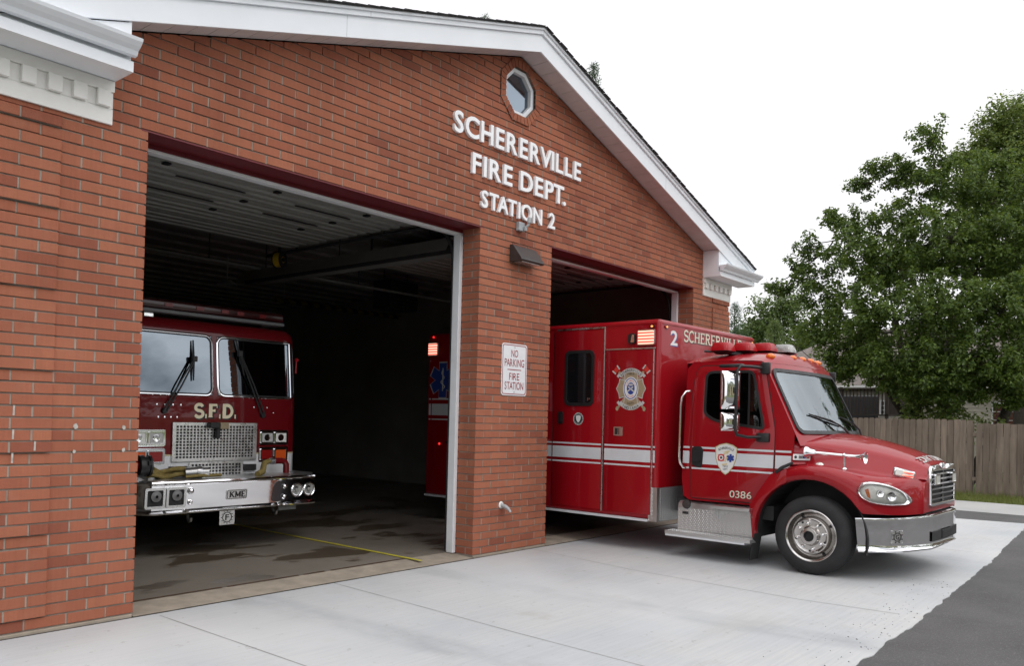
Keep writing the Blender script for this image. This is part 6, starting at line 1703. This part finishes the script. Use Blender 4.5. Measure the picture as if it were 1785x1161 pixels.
mb = MB(); mb.poly(rrect(-.165, .085, .580, .688, .02), [], BEF, .005); kp = mb.build('maker_plate', M_BRUSHED, ENG)
mb = MB(); mb.poly(rrect(-.158, .078, .587, .681, .016), [rrect(-.152, .072, .593, .675, .012)], off(BEF, .005), .0015); serif_text(mb, 'KME', .195, .062, off(BEF, .005), .0015, .24, 0, -.132, .603); mb.build('plate_lettering', M_INK, kp, fix=False)
mb = MB(); mb.poly(rrect(-.205, -.025, .305, .462, .01), [], lambda u, v, h: (.50+h, u, v), .006); ep = mb.build('emblem_plate', M_BRUSHED, ENG)
mb = MB(); pf = lambda u, v, h: (.506+h, u, v); mb.poly(ngon(-.115, .385, .058, .058, 24), [ngon(-.115, .385, .048, .048, 24)], pf, .001)
for k in range(12):
    a = 2*PI*k/12; mb.poly(ngon(-.115+.067*math.cos(a), .385+.067*math.sin(a), .008, .005, 6, a), [], pf, .001)
for (c, a, b_, vv, ff) in text_layout('F', .045, .06, .02): solid(mb, [(-.137+p[0], .355+p[1]) for p in vv], ff, pf, .001)
mb.build('cut_out', M_INK, ep, fix=False)
mb = MB()
for u in (-.52, .52): mb.tube([(.40, u, .46), (.42, u, .40), (.45, u, .365), (.48, u, .375), (.485, u, .41)], .016, 8)
mb.build('tow_hook', M_STEEL, ENG, smooth=50)
mb = MB(); mb.box(.30, .32, .66, .90, .385, .462); mb.build('hanging_plate', M_GALV, ENG)
# suction inlet with black cap at one side, folded hose, right-hand elbow
mb = MB(); mb.tube([(.30, -1.28, .96), (.32, -1.02, .955)], .058, 18); mb.tube([(.30, -1.24, .96), (.26, -1.24, .81)], .05, 12); mb.build('inlet_pipe', M_RED2, ENG, smooth=50)
mb = MB(); mb.lathe([(.085, 0), (.108, .01), (.112, .05), (.10, .055), (.098, .10), (.11, .105), (.11, .125), (.09, .135), (.0001, .137)], (.32, -1.03, .955), (.08, 1, -.02), 26)
for a in (.3, 2.4, 4.5): mb.box(.32+.11*math.cos(a)-.02, .32+.11*math.cos(a)+.02, -.965, -.93, .955+.11*math.sin(a)-.02, .955+.11*math.sin(a)+.02)
mb.build('inlet_cap', M_BLACK, ENG, smooth=40)
mb = MB(); rg = random.Random(11)
for k in range(4):
    y0 = -.92+.05*k; pts = [(.22+.05*math.sin(k*1.7+i*.8)+.03*i/8, y0+.06*i+.02*math.sin(i+k), .835+.028*(k % 3)+.02*math.sin(i*1.3+k)) for i in range(9)]
    mb.tube(pts, .026, 8)
mb.tube([(.40, -.55, .83), (.42, -.42, .84), (.38, -.22, .832), (.33, -.10, .83)], .018, 8)
mb.build('folded_hose', M_HOSE, ENG, smooth=60)
mb = MB(); mb.tube([(.30, -.50, .86), (.34, -.38, .87)], .06, 14); mb.lathe([(.066, 0), (.07, .02), (.066, .05), (.05, .055), (.055, .12)], (.34, -.39, .87), (.3, 1, 0), 16); mb.tube([(.28, -1.12, .90), (.40, -.95, .82)], .014, 6); mb.build('hose_coupling', M_STEEL, ENG, smooth=40)
mb = MB(); mb.tube([(.42, .30, .825), (.34, .42, .85), (.25, .50, .94), (.22, .58, .955)], [.035, .035, .033, .03], 10); mb.build('trash_line', M_HOSE, ENG, smooth=60)
mb = MB(); mb.tube([(.21, .60, .957), (.21, .66, .957)], .036, 12); mb.build('line_coupling', M_STEEL, ENG, smooth=40)
mb = MB(); mb.tube([(.21, .66, .957), (.21, .76, .957), (.21, .80, .945), (.21, .825, .91), (.21, .825, .81)], .036, 12); mb.build('discharge_elbow', M_RED2, ENG, smooth=60)

# ------------------------------------------------------------------ the person on the ambulance's passenger seat
def skinned(name, mat, chains, root, sub=2):
    """one continuous surface grown over a joint skeleton"""
    vs = []; es = []; rad = []; idx = {}
    for ch in chains:
        prev = None
        for (k, p, r) in ch:
            if k not in idx:
                idx[k] = len(vs); vs.append(p); rad.append(r)
            if prev is not None: es.append((idx[prev], idx[k]))
            prev = k
    me = bpy.data.meshes.new(name); me.from_pydata(vs, es, [])
    o = bpy.data.objects.new(name, me); COL.objects.link(o)
    sk = o.modifiers.new('skin', 'SKIN'); sb = o.modifiers.new('sub', 'SUBSURF'); sb.levels = sub; sb.render_levels = sub
    if not me.skin_vertices:
        bpy.context.view_layer.objects.active = o
        layer = None
    bm = bmesh.new(); bm.from_mesh(me); lay = bm.verts.layers.skin.verify(); bm.verts.ensure_lookup_table()
    for i, v in enumerate(bm.verts):
        r = rad[i]; r = r if isinstance(r, tuple) else (r, r); v[lay].radius = r; v[lay].use_root = (i == idx[root])
    bm.to_mesh(me); bm.free()
    dg = bpy.context.evaluated_depsgraph_get(); dg.update()
    m2 = bpy.data.meshes.new_from_object(o.evaluated_get(dg)); m2.name = name
    bpy.data.objects.remove(o); m2.materials.clear(); m2.materials.append(mat); m2.shade_smooth()
    o2 = bpy.data.objects.new(name, m2); COL.objects.link(o2); return o2
body = skinned('person', M_SKIN, [
    [('pel', (0, 0, 0), .13), ('bel', (-.02, 0, .20), .125), ('che', (-.03, 0, .40), .13), ('nk0', (-.03, 0, .53), .075), ('nk', (-.01, 0, .59), .055), ('jaw', (.015, 0, .66), (.066, .072)), ('hd', (.01, 0, .74), (.088, .095)), ('crn', (0, 0, .815), (.066, .07))],
    [('nk0', 0, 0), ('shR', (-.03, -.20, .49), .062), ('elR', (.16, -.375, .28), .042), ('wrR', (.22, -.385, .48), .028), ('hnR', (.225, -.38, .55), (.034, .022))],
    [('nk0', 0, 0), ('shL', (-.03, .20, .49), .062), ('elL', (.10, .27, .22), .042), ('wrL', (.30, .15, .20), .028), ('hnL', (.37, .12, .20), (.034, .022))],
    [('hnR', 0, 0), ('f1', (.255, -.362, .60), .0105), ('f1b', (.275, -.36, .63), .009)], [('hnR', 0, 0), ('f2', (.24, -.378, .615), .0105), ('f2b', (.262, -.376, .645), .009)], [('hnR', 0, 0), ('f3', (.222, -.392, .612), .010), ('f3b', (.245, -.392, .64), .0085)], [('hnR', 0, 0), ('f4', (.205, -.402, .60), .0095), ('f4b', (.222, -.405, .625), .008)], [('hnR', 0, 0), ('th', (.262, -.352, .555), .0115), ('thb', (.285, -.346, .585), .010)],
    [('pel', 0, 0), ('hpR', (.02, -.10, -.02), .095), ('knR', (.42, -.12, .02), .07), ('anR', (.44, -.12, -.38), .045), ('toR', (.60, -.12, -.43), .04)],
    [('pel', 0, 0), ('hpL', (.02, .10, -.02), .095), ('knL', (.42, .12, .02), .07), ('anL', (.44, .12, -.38), .045), ('toL', (.60, .12, -.43), .04)]], 'pel')
ca_, sa_ = math.cos(-R(91.2)), math.sin(-R(91.2))
def a2w(s, t, z): return (6.8258+s*ca_-t*sa_, -3.0831+s*sa_+t*ca_, z-.03)
body.location = a2w(-1.16, -.52, 1.24); body.rotation_euler = (0, 0, -R(91.2))
tag(body, 'person in a navy shirt in the ambulance cab, forearm raised at the side window', 'person')
shirt = skinned('shirt', M_SHIRT, [[('pel', (0, 0, -.02), .15), ('bel', (-.02, 0, .20), .152), ('che', (-.03, 0, .40), .155), ('nk0', (-.03, 0, .525), .085)], [('nk0', 0, 0), ('shR', (-.03, -.20, .49), .08), ('mR', (.07, -.29, .38), .064)], [('nk0', 0, 0), ('shL', (-.03, .20, .49), .08), ('mL', (.04, .24, .35), .064)]], 'pel'); shirt.parent = body
tro = skinned('trousers', M_SHIRT, [[('p', (0, 0, -.02), .14), ('hpR', (.02, -.10, -.02), .105), ('knR', (.42, -.12, .02), .082), ('anR', (.44, -.12, -.36), .06)], [('p', 0, 0), ('hpL', (.02, .10, -.02), .105), ('knL', (.42, .12, .02), .082), ('anL', (.44, .12, -.36), .06)]], 'p'); tro.parent = body
mb = MB(); mb.ball((-.012, 0, .765), .105, 16, 10, (1.02, .93, .98)); 
hair = mb.build('hair', M_HAIR, body, smooth=80)
for v in hair.data.vertices:
    if v.co.x > .035 and v.co.z < .80: v.co.x = .035-.02*(0.80-v.co.z)*3
mb = MB()
for y in (-.034, .034): mb.ball((.090, y, .745), .011, 8, 6)
mb.build('eyes', M_WHITEV, body); mb = MB(); mb.ball((.104, 0, .718), .018, 8, 6, (1, .7, 1.3)); mb.build('nose', M_SKIN, body, smooth=80)
mb = MB(); mb.box(.088, .094, -.024, .024, .676, .684); mb.build('mouth', pm('lip', (.35, .12, .09), .5), body)
mb = MB(); mb.lathe([(.032, -.012), (.034, 0), (.032, .012)], (.222, -.384, .485), (.05, 0, 1), 12); mb.build('wristwatch', M_WHITEV, body)

# ------------------------------------------------------------------ fence, houses, deck, trees beyond the drive
def fence(name, label, x, y0, y1, ztop, ear, seed):
    rg = random.Random(seed)
    f = thing(name, label, 'fence', (x, y0, -.06), 0, 'wooden fence sections along the old road')
    mb = MB(); y = 0; n_ = int((y1-y0)/.140)
    for i in range(n_):
        a = i*.140+.004; b_ = a+.131; h = ztop+.06+rg.uniform(-.012, .012); c = .028 if ear else .0; dx = rg.uniform(-.004, .004); tl = rg.uniform(-.003, .003)
        pl = [(a, .02), (b_, .02), (b_+tl, h-c), (b_-c+tl, h), (a+c+tl, h), (a+tl, h-c)] if ear else [(a, .02), (b_, .02), (b_+tl, h+rg.uniform(-.01, .01)), (a+tl, h)]
        mb.poly(pl, [], lambda u, v, hh, dx=dx: (-hh+dx, u, v), .018)
    mb.build('boards', M_FENCE, f, fix=False)
    for z in (.35, ztop-.25):
        mb = MB(); mb.box(.006, .045, 0, y1-y0, z, z+.085); mb.build('rail', M_FENCE, f)
    for k in range(int((y1-y0)/2.4)+1):
        mb = MB(); mb.box(.046, .135, k*2.4, k*2.4+.09, 0, ztop-.02); mb.build('post', M_FENCE, f)
fence('wooden_fence', 'brown board fence with clipped picket tops running behind the ambulance', 19.2, -2.02, 17, 1.735, True, 1)
fence('wooden_fence', 'weathered flat-topped board fence at the right edge of the photo', 19.12, -14.0, -2.03, 1.655, False, 2)

# grass strip at the foot of the fence
def blades(n_, x0, x1, y0, y1, z, seed):
    rg = random.Random(seed); mb = MB()
    for i in range(n_):
        x, y = rg.uniform(x0, x1), rg.uniform(y0, y1); a = rg.uniform(0, PI); w = rg.uniform(.004, .008); h = rg.uniform(.04, .11) if x < x1-.15 else rg.uniform(.08, .2)
        l_ = rg.uniform(-.04, .04); m_ = rg.uniform(-.04, .04); c, s = math.cos(a)*w, math.sin(a)*w
        mb.add([(x-c, y-s, z), (x+c, y+s, z), (x+l_, y+m_, z+h)], [(0, 1, 2)])
    return mb
tag(blades(26000, 17.0, 19.15, -7, 4, -.058, 5).build('grass', M_GRASSBL, None, fix=False), 'short yellowish grass along the foot of the wooden fence', 'grass', kind='stuff')

# ------------------------------------------------------------------ trees
def leafmesh(name, mt, clumps, size, parent, rg, fold=.3, droop=.35, asp=.55, fill=.45):
    """clumps: (centre, radius, count). every leaf a folded lozenge of its own"""
    V = []; F = []
    for (c, r, k) in clumps:
        for _ in range(k):
            d = Vector((rg.gauss(0, 1), rg.gauss(0, 1), rg.gauss(0, 1))); d.normalize(); d *= r*rg.random()**fill
            p = Vector(c)+d
            # blades face outward and upward, tips hanging
            nn = d.normalized()*.75+Vector((rg.gauss(0, .5), rg.gauss(0, .5), .55+rg.gauss(0, .5))); nn.normalize()
            ax = d.normalized()*.5+Vector((rg.gauss(0, .8), rg.gauss(0, .8), rg.gauss(0, .8)-droop)); ax -= nn*ax.dot(nn)
            if ax.length < 1e-3: continue
            ax.normalize(); sd_ = nn.cross(ax); L_ = size*rg.uniform(.7, 1.25); W = L_*asp*.5
            b = len(V); q = nn*(W*fold)
            V += [p, p+ax*L_*.5+sd_*W+q, p+ax*L_, p+ax*L_*.5-sd_*W+q]
            F += [(b, b+1, b+2), (b, b+2, b+3)]
    me = bpy.data.meshes.new(name); me.from_pydata([tuple(v) for v in V], [], F); me.materials.append(mt)
    o = bpy.data.objects.new(name, me); COL.objects.link(o); o.parent = parent; return o
def limb(mb, a, b, r0, r1, rg, n_=6, sag=0.0, nseg=7):
    a, b = Vector(a), Vector(b); L_ = (b-a).length; pts = []; rr = []
    o1 = Vector((rg.gauss(0, 1), rg.gauss(0, 1), rg.gauss(0, .5)))*L_*.05
    for i in range(nseg+1):
        t = i/nseg; p = a.lerp(b, t)+o1*math.sin(PI*t)+Vector((0, 0, sag*L_*(t*t-t)))
        pts.append(p); rr.append(r0+(r1-r0)*t**.8)
    mb.tube(pts, rr, n_, cap=True); return pts
def broadleaf(name, label, loc, stems, lobes, mt, leaf, density, seed, group=None, clump=(.16, .30), kper=20, skew=.5, droop=.35, fill=.45):
    rg = random.Random(seed); t = thing(name, label, 'tree', loc, 0, group)
    tk = MB(); br = MB(); tips = []
    for (b0, top, r0, r1) in stems: 
        pts = limb(tk, b0, top, r0, r1, rg, 10, 0, 8); tips += [(pts[k], r0+(r1-r0)*k/8) for k in range(3, 9)]
    clumps = []
    for (x, y, z, r) in lobes:
        c = Vector((x, y, z)); best = min(tips, key=lambda q: (q[0]-c).length+max(0, q[0].z-c.z)*1.2)
        pts = limb(br, best[0], c, min(best[1]*.6, .035+.03*r), .012, rg, 6, .12)
        tips.append((pts[4], .04))
        n_ = max(5, int(density*r*r))
        for _ in range(n_):
            d = Vector((rg.gauss(0, 1), rg.gauss(0, 1), rg.gauss(0, 1))); d.normalize(); rad = rg.random()**skew
            p = c+Vector((d.x, d.y, d.z*.9))*r*rad*rg.uniform(.85, 1.12)
            clumps.append((p, rg.uniform(*clump), rg.randint(int(kper*.6), int(kper*1.4))))
            if rg.random() < .4: limb(br, c.lerp(p, .1), p, .009, .003, rg, 4, 0, 3)
    tk.build('trunk', M_BARK, t, smooth=60); br.build('limbs', M_BARK, t, smooth=60)
    leafmesh('crown', mt, clumps, leaf, t, rg, droop=droop, fill=fill)
    return t
PEAR = [(-0.13, 0.6, 9.56, 0.59), (-0.12, 0.55, 8.81, 0.53), (0.16, 1.6, 8.82, 0.57), (0.06, 2.07, 9.05, 0.46), (0.25, 1.2, 8.78, 0.54), (0.46, 2.58, 8.59, 0.36), (0.4, 2.84, 8.79, 0.27), (-0.08, 0.38, 8.08, 0.96), (1.57, -0.14, 8.71, 1.11), (1.24, -0.98, 8.01, 1.27), (-0.31, 1.41, 7.31, 0.88), (-1.12, 2.78, 7.29, 0.58), (-1.01, 2.27, 7.05, 0.69), (-1.28, 3.49, 6.74, 0.48), (-1.35, 3.85, 6.16, 0.38), (-1.49, 4.48, 5.61, 0.26), (-1.41, 4.11, 5.54, 0.31), (-1.28, 3.53, 5.71, 0.58), (-1.72, 2.26, 6.21, 0.92), (-1.32, 1.34, 5.87, 1.09), (-0.57, 0.25, 6.57, 1.29), (0.15, -0.7, 6.43, 1.31), (0.33, -1.53, 6.37, 1.31), (-1.65, 2.88, 5.09, 0.81), (-1.7, 3.08, 4.33, 0.67), (-2.23, 1.78, 4.63, 0.97), (-2.19, 0.66, 4.35, 1.05), (-1.96, -0.4, 4.53, 1.21), (-1.55, -1.33, 4.51, 1.22), (-0.59, -1.98, 4.87, 1.26), (-1.74, 2.36, 3.71, 0.77), (-2.32, 1.23, 3.38, 0.81), (-2.31, 0.28, 3.24, 0.83), (-1.9, -0.66, 3.27, 0.93), (-1.69, -1.61, 3.26, 0.97), (-1.58, 2.53, 3.1, 0.5), (-1.8, 1.22, 2.72, 0.43), (-2.02, -0.12, 2.74, 0.48), (-1.36, -0.82, 2.73, 0.59), (-1.17, -1.66, 2.42, 0.56), (1.81, 2.03, 6.33, 1.14), (2.43, 0.6, 6.81, 1.35), (2.74, -0.84, 6.04, 1.35), (1.49, 2.57, 4.41, 0.94), (1.88, 0.75, 4.2, 1.13), (.6, -2.9, 6.6, 1.2), (.2, -3.1, 4.6, 1.2), (1.4, -3.3, 5.4, 1.2), (-1.7, 1.95, 3.15, .65), (-1.9, .55, 2.75, .7), (-1.8, -.2, 2.4, .6), (-1.2, .6, 2.25, .55), (-1.4, -.8, 2.8, .75), (-1.5, 2.6, 3.2, .6), (-1.3, -1.45, 2.85, .7), (-2.2, .1, 3.1, .8), (.3, .9, 3.0, .9), (.5, 2.0, 3.2, .8), (.4, -.4, 3.0, .8)]
pear = broadleaf('pear_tree', 'large dark green spreading tree behind the board fence', (21.69, -1.08, -.06),
    [((0, 0, 0), (.15, -.1, 5.2), .26, .10), ((.05, .30, 0), (.2, 1.6, 4.8), .19, .07), ((-.1, -.25, 0), (-.2, -1.6, 3.6), .20, .09), ((.1, .05, 1.2), (.9, .8, 6.0), .14, .05), ((-.2, -1.6, 3.4), (.2, -2.4, 5.0), .10, .05), ((0, .45, .6), (-.9, 2.4, 4.2), .12, .05)],
    [(x, y, z, r*.90) for (x, y, z, r) in PEAR], M_LEAF, .105, 62, 21, clump=(.11, .23), kper=62, skew=.40, fill=.36)
R2 = [(-0.08, 0.38, 12.93, 0.76), (-0.18, 0.81, 12.38, 0.85), (0.01, -0.05, 12.25, 1.18), (-0.26, 1.2, 11.66, 0.8), (-0.08, 0.36, 11.18, 1.42), (-0.35, 1.58, 11.23, 0.71), (0.11, -0.49, 10.67, 1.65), (-0.04, 0.17, 9.11, 1.65), (-0.23, 1.04, 9.81, 1.18), (.2, -1.6, 9.2, 1.6), (.2, -.8, 7.4, 1.8), (.4, -2.6, 10.6, 1.4)]
broadleaf('maple_tree', 'taller pale green tree rising behind the dark spreading tree at the right edge', (30.74, -1.27, -.1), [((0, 0, 0), (0, 0, 9.5), .26, .08)], R2, M_LEAF4, .13, 58, 22, clump=(.16, .34), kper=40, droop=.6)
R3 = [(-0.12, 0.54, 9.7, 1.38), (-0.29, 1.32, 8.45, 1.46), (0.06, -0.27, 8.62, 1.46), (0.18, -0.83, 10.27, 1.21), (-0.37, 1.71, 7.4, 1.72), (0.02, -0.1, 6.95, 1.72), (0.4, -1.82, 8.99, 1.29), (0.35, -1.61, 10.24, 0.95), (.2, -1.2, 6.0, 1.8), (0, 1.2, 5.6, 1.9), (.4, -2.8, 7.4, 1.5)]
broadleaf('ash_tree', 'round light green tree far behind the ambulance roof', (55.2, 17.93, -.1), [((0, 0, 0), (0, .1, 8), .3, .1)], R3, M_LEAF2, .24, 30, 23, clump=(.3, .55), kper=22)
broadleaf('oak_tree', 'dark tree peeking between the pale round tree and the grey roof', (39.4, 9.6, -.1), [((0, 0, 0), (0, 0, 5), .2, .08)], [(0, 0, 6.2, .9), (0, .7, 5.4, .9), (0, -.8, 5.6, 1.0), (0, .1, 4.4, 1.2), (0, -1.7, 6.6, .8)], M_LEAF, .18, 40, 24, clump=(.2, .4), kper=18)
broadleaf('shade_tree', 'tall dark tree out beyond the right side of the drive', (27.8, -11.0, -.06), [((0, 0, 0), (0, 0, 6), .28, .1)], [(x*1.1, y*1.2, z, r*1.25) for (x, y, z, r) in PEAR[::2]], M_LEAF, .16, 16, 25, clump=(.25, .5), kper=16)
broadleaf('shade_tree', 'second dark tree along the drive, farther from the station', (33.0, -22.5, -.06), [((0, 0, 0), (0, 0, 6), .28, .1)], [(x*1.2, y*1.3, z*1.05, r*1.3) for (x, y, z, r) in PEAR[1::2]], M_LEAF, .18, 14, 26, clump=(.25, .5), kper=14)
def bush(label, loc, lobes, mt, leaf, dens_, seed):
    rg = random.Random(seed); t = thing('bush', label, 'bush', loc, 0, 'bushes behind the fence'); br = MB(); cl = []
    for (x, y, z, r) in lobes:
        limb(br, (0, 0, 0), (x, y, z), .02, .006, rg, 5)
        for _ in range(int(dens_*r*r)):
            d = Vector((rg.gauss(0, 1), rg.gauss(0, 1), rg.gauss(0, 1))); d.normalize(); cl.append((Vector((x, y, z))+d*r*rg.random()**.4, rg.uniform(.12, .22), rg.randint(8, 18)))
    br.build('stem', M_BARK, t); leafmesh('foliage', mt, cl, leaf, t, rg)
bush('leafy bush behind the fence left of the big tree trunk', (20.3, -.45, -.06), [(0, 0, 1.5, .5), (0, .3, 1.75, .35), (.1, -.45, 1.85, .5), (0, .1, 2.2, .4), (0, -.9, 1.6, .5), (.2, -.2, 2.5, .35)], M_LEAF4, .12, 60, 31)
bush('brighter bush behind the fence right of the big tree trunk', (20.6, -1.75, -.06), [(0, 0, 1.5, .45), (0, .35, 1.75, .4), (0, -.3, 1.75, .4), (.1, .5, 2.1, .4)], M_LEAF4, .11, 60, 32)
def conifer(name, label, loc, h, r, z0, n_, seed, size, mt=M_LEAF3, wh=26):
    rg = random.Random(seed); t = thing(name, label, 'tree', loc); tk = MB(); tk.tube([(0, 0, 0), (.03, 0, h*.5), (0, .03, h)], [.02+h*.012, .01+h*.007, .012], 8); br = MB(); cl = []
    for i in range(n_):
        f = i/n_; z = z0+(h-z0)*f**.9; rr = r*(1-f)**.85*rg.uniform(.7, 1.1)+.08; a = i*2.399
        e = Vector((rr*math.cos(a), rr*math.sin(a), z+rr*rg.uniform(.05, .35))); limb(br, (0, 0, z), e, .012+.02*(1-f), .004, rg, 4, 0, 3)
        for k in range(max(2, int(rr/.16))):
            p = Vector((0, 0, z)).lerp(e, .25+.78*(k+rg.random())/max(2, int(rr/.16))); cl.append((p, rg.uniform(.10, .20), wh))
    cl.append((Vector((0, 0, h)), .08, wh))
    tk.build('trunk', M_BARK, t, smooth=60); br.build('limbs', M_BARK, t); leafmesh('crown', mt, cl, size, t, rg, asp=.10, droop=-.3); return t
conifer('pine_tree', 'young pine with a bare leader just right of the station corner', (34.2, 11.0, -.1), 7.3, 1.9, 1.0, 70, 41, .22)
conifer('pine_tree', 'feathery bright green pine behind the ambulance roof lights', (30.85, 7.65, -.1), 5.9, 1.5, .8, 70, 42, .24, M_LEAF2)
conifer('spruce_tree', 'tip of a tall conifer showing above the right roof slope', (23.7, 12.3, -.1), 15.6, 2.1, 1.5, 200, 43, .24, M_LEAF3, 18)
conifer('spruce_tree', 'tip of a tall conifer showing above the left roof slope near the ridge', (26.0, 20.3, -.1), 20.8, 2.3, 2, 200, 44, .26, M_LEAF3, 18)

# ------------------------------------------------------------------ house and deck behind the trees
HX0, HX1, HY0, HY1, HE, HR = 31.6, 42.0, -4.5, 10.0, 3.25, 5.95
hs = thing('house', 'beige sided house with a brown shingle roof behind the big tree', 'house', (HX0, HY0, -.1))
W_, D_ = HX1-HX0, HY1-HY0
mb = MB(); nsd = 22
for k in range(nsd):
    z0 = .3+k*(HE-.2)/nsd; z1 = z0+(HE-.2)/nsd
    mb.add([(-.018, 0, z0), (-.018, D_, z0), (0, D_, z1), (0, 0, z1), (0, 0, z0), (0, D_, z0)], [(0, 1, 2, 3), (0, 4, 5, 1)])
mb.box(.001, W_, 0, D_, 0, HE+.1); mb.build('wall', M_SIDING, hs, fix=False)
mb = MB(); o_ = .45; rz_ = HR+.1; h4 = 3.6
E4 = [(-o_, -o_, HE), (-o_, D_+o_, HE), (W_+o_, D_+o_, HE), (W_+o_, -o_, HE)]; R4 = [(W_/2, h4, rz_), (W_/2, D_-h4, rz_)]
mb.add(E4+R4+[(p[0], p[1], HE-.18) for p in E4], [(0, 1, 5, 4), (1, 2, 5), (2, 3, 4, 5), (3, 0, 4), (0, 6, 7, 1), (1, 7, 8, 2), (2, 8, 9, 3), (3, 9, 6, 0), (6, 9, 8, 7)])
rf_ = mb.build('roof', M_ROOFH, hs)
mb = MB(); mb.box(-o_-.02, -o_-.001, -o_, D_+o_, HE-.17, HE-.02); mb.build('fascia', M_CURTAIN, hs)
mb = MB(); mb.box(3.4, 3.8, 5.2, 5.5, rz_-1.2, rz_+.15); mb.build('vent_pipe', M_GALV, rf_)
for (y0, y1, z0, z1, nb) in ((6.6, 7.15, .9, 2.7, 2), (7.5, 8.1, 2.05, 2.65, 4), (3.4, 4.2, 1.6, 2.6, 2)):
    mb = MB(); mb.box(-.06, -.015, y0, y1, z0, z1); w_ = mb.build('window', M_CURTAIN, hs)
    mb = MB(); nz_ = 3
    for i in range(nb):
        for j in range(nz_):
            a = y0+.05+(y1-y0-.08)*i/nb; b_ = a+(y1-y0-.08)/nb-.03; c = z0+.05+(z1-z0-.08)*j/nz_; d = c+(z1-z0-.08)/nz_-.03; mb.box(-.066, -.061, a, b_, c, d)
    mb.build('pane', M_GLASSW, w_)
dk = thing('deck', 'dark wooden deck with a slatted railing above the fence behind the hood', 'deck', (27.2, 2.1, -.1))
mb = MB(); mb.box(0, 4.3, 0, 4.6, 1.62, 1.85); mb.box(-.03, 0, 0, 4.6, 1.45, 1.86); mb.build('platform', M_DECK, dk)
for (x, y) in ((.05, .05), (.05, 1.6), (.05, 3.1), (.05, 4.5), (4.2, .05), (2.1, .05)):
    mb = MB(); mb.box(x-.05, x+.05, y-.05, y+.05, 0, 2.98); mb.build('post', M_DECK, dk)
mb = MB(); mb.box(-.04, .12, 0, 4.6, 2.90, 2.96); mb.box(0, .06, 0, 4.6, 1.98, 2.03); mb.box(0, 4.2, -.02, .06, 2.90, 2.96); mb.box(0, 4.2, 0, .05, 1.98, 2.03); mb.build('handrail', M_DECK, dk)
mb = MB()
for k in range(38): mb.box(.02, .05, .06+k*.12, .10+k*.12, 2.03, 2.90)
for k in range(34): mb.box(.1+k*.12, .14+k*.12, .01, .04, 2.03, 2.90)
mb.build('balusters', M_DECK, dk)
mb = MB(); mb.box(2.0, 2.5, 1.0, 2.4, 1.85, 2.75); mb.build('barbecue', M_BLACK, dk, bevel=.05)

# unseen tree row added behind the camera: blocks low sky light, fills reflections
rg = random.Random(77); cl = []
tl = thing('added_tree_line', 'unseen row of street trees added to block low sky light and fill reflections', 'trees', (0, -44, -.1)); tl['kind'] = 'stuff'
for i in range(46):
    x = -70+i*3.2+rg.uniform(-1, 1); h = rg.uniform(6, 11)
    for k in range(26): cl.append((Vector((x+rg.gauss(0, 1.3), rg.gauss(0, 1.2), h*(.12+.88*rg.random()**.8))), 1.1, 16))
leafmesh('tree_mass', M_LEAF, cl, .75, tl, rg); tl.children[0]['kind'] = 'stuff'
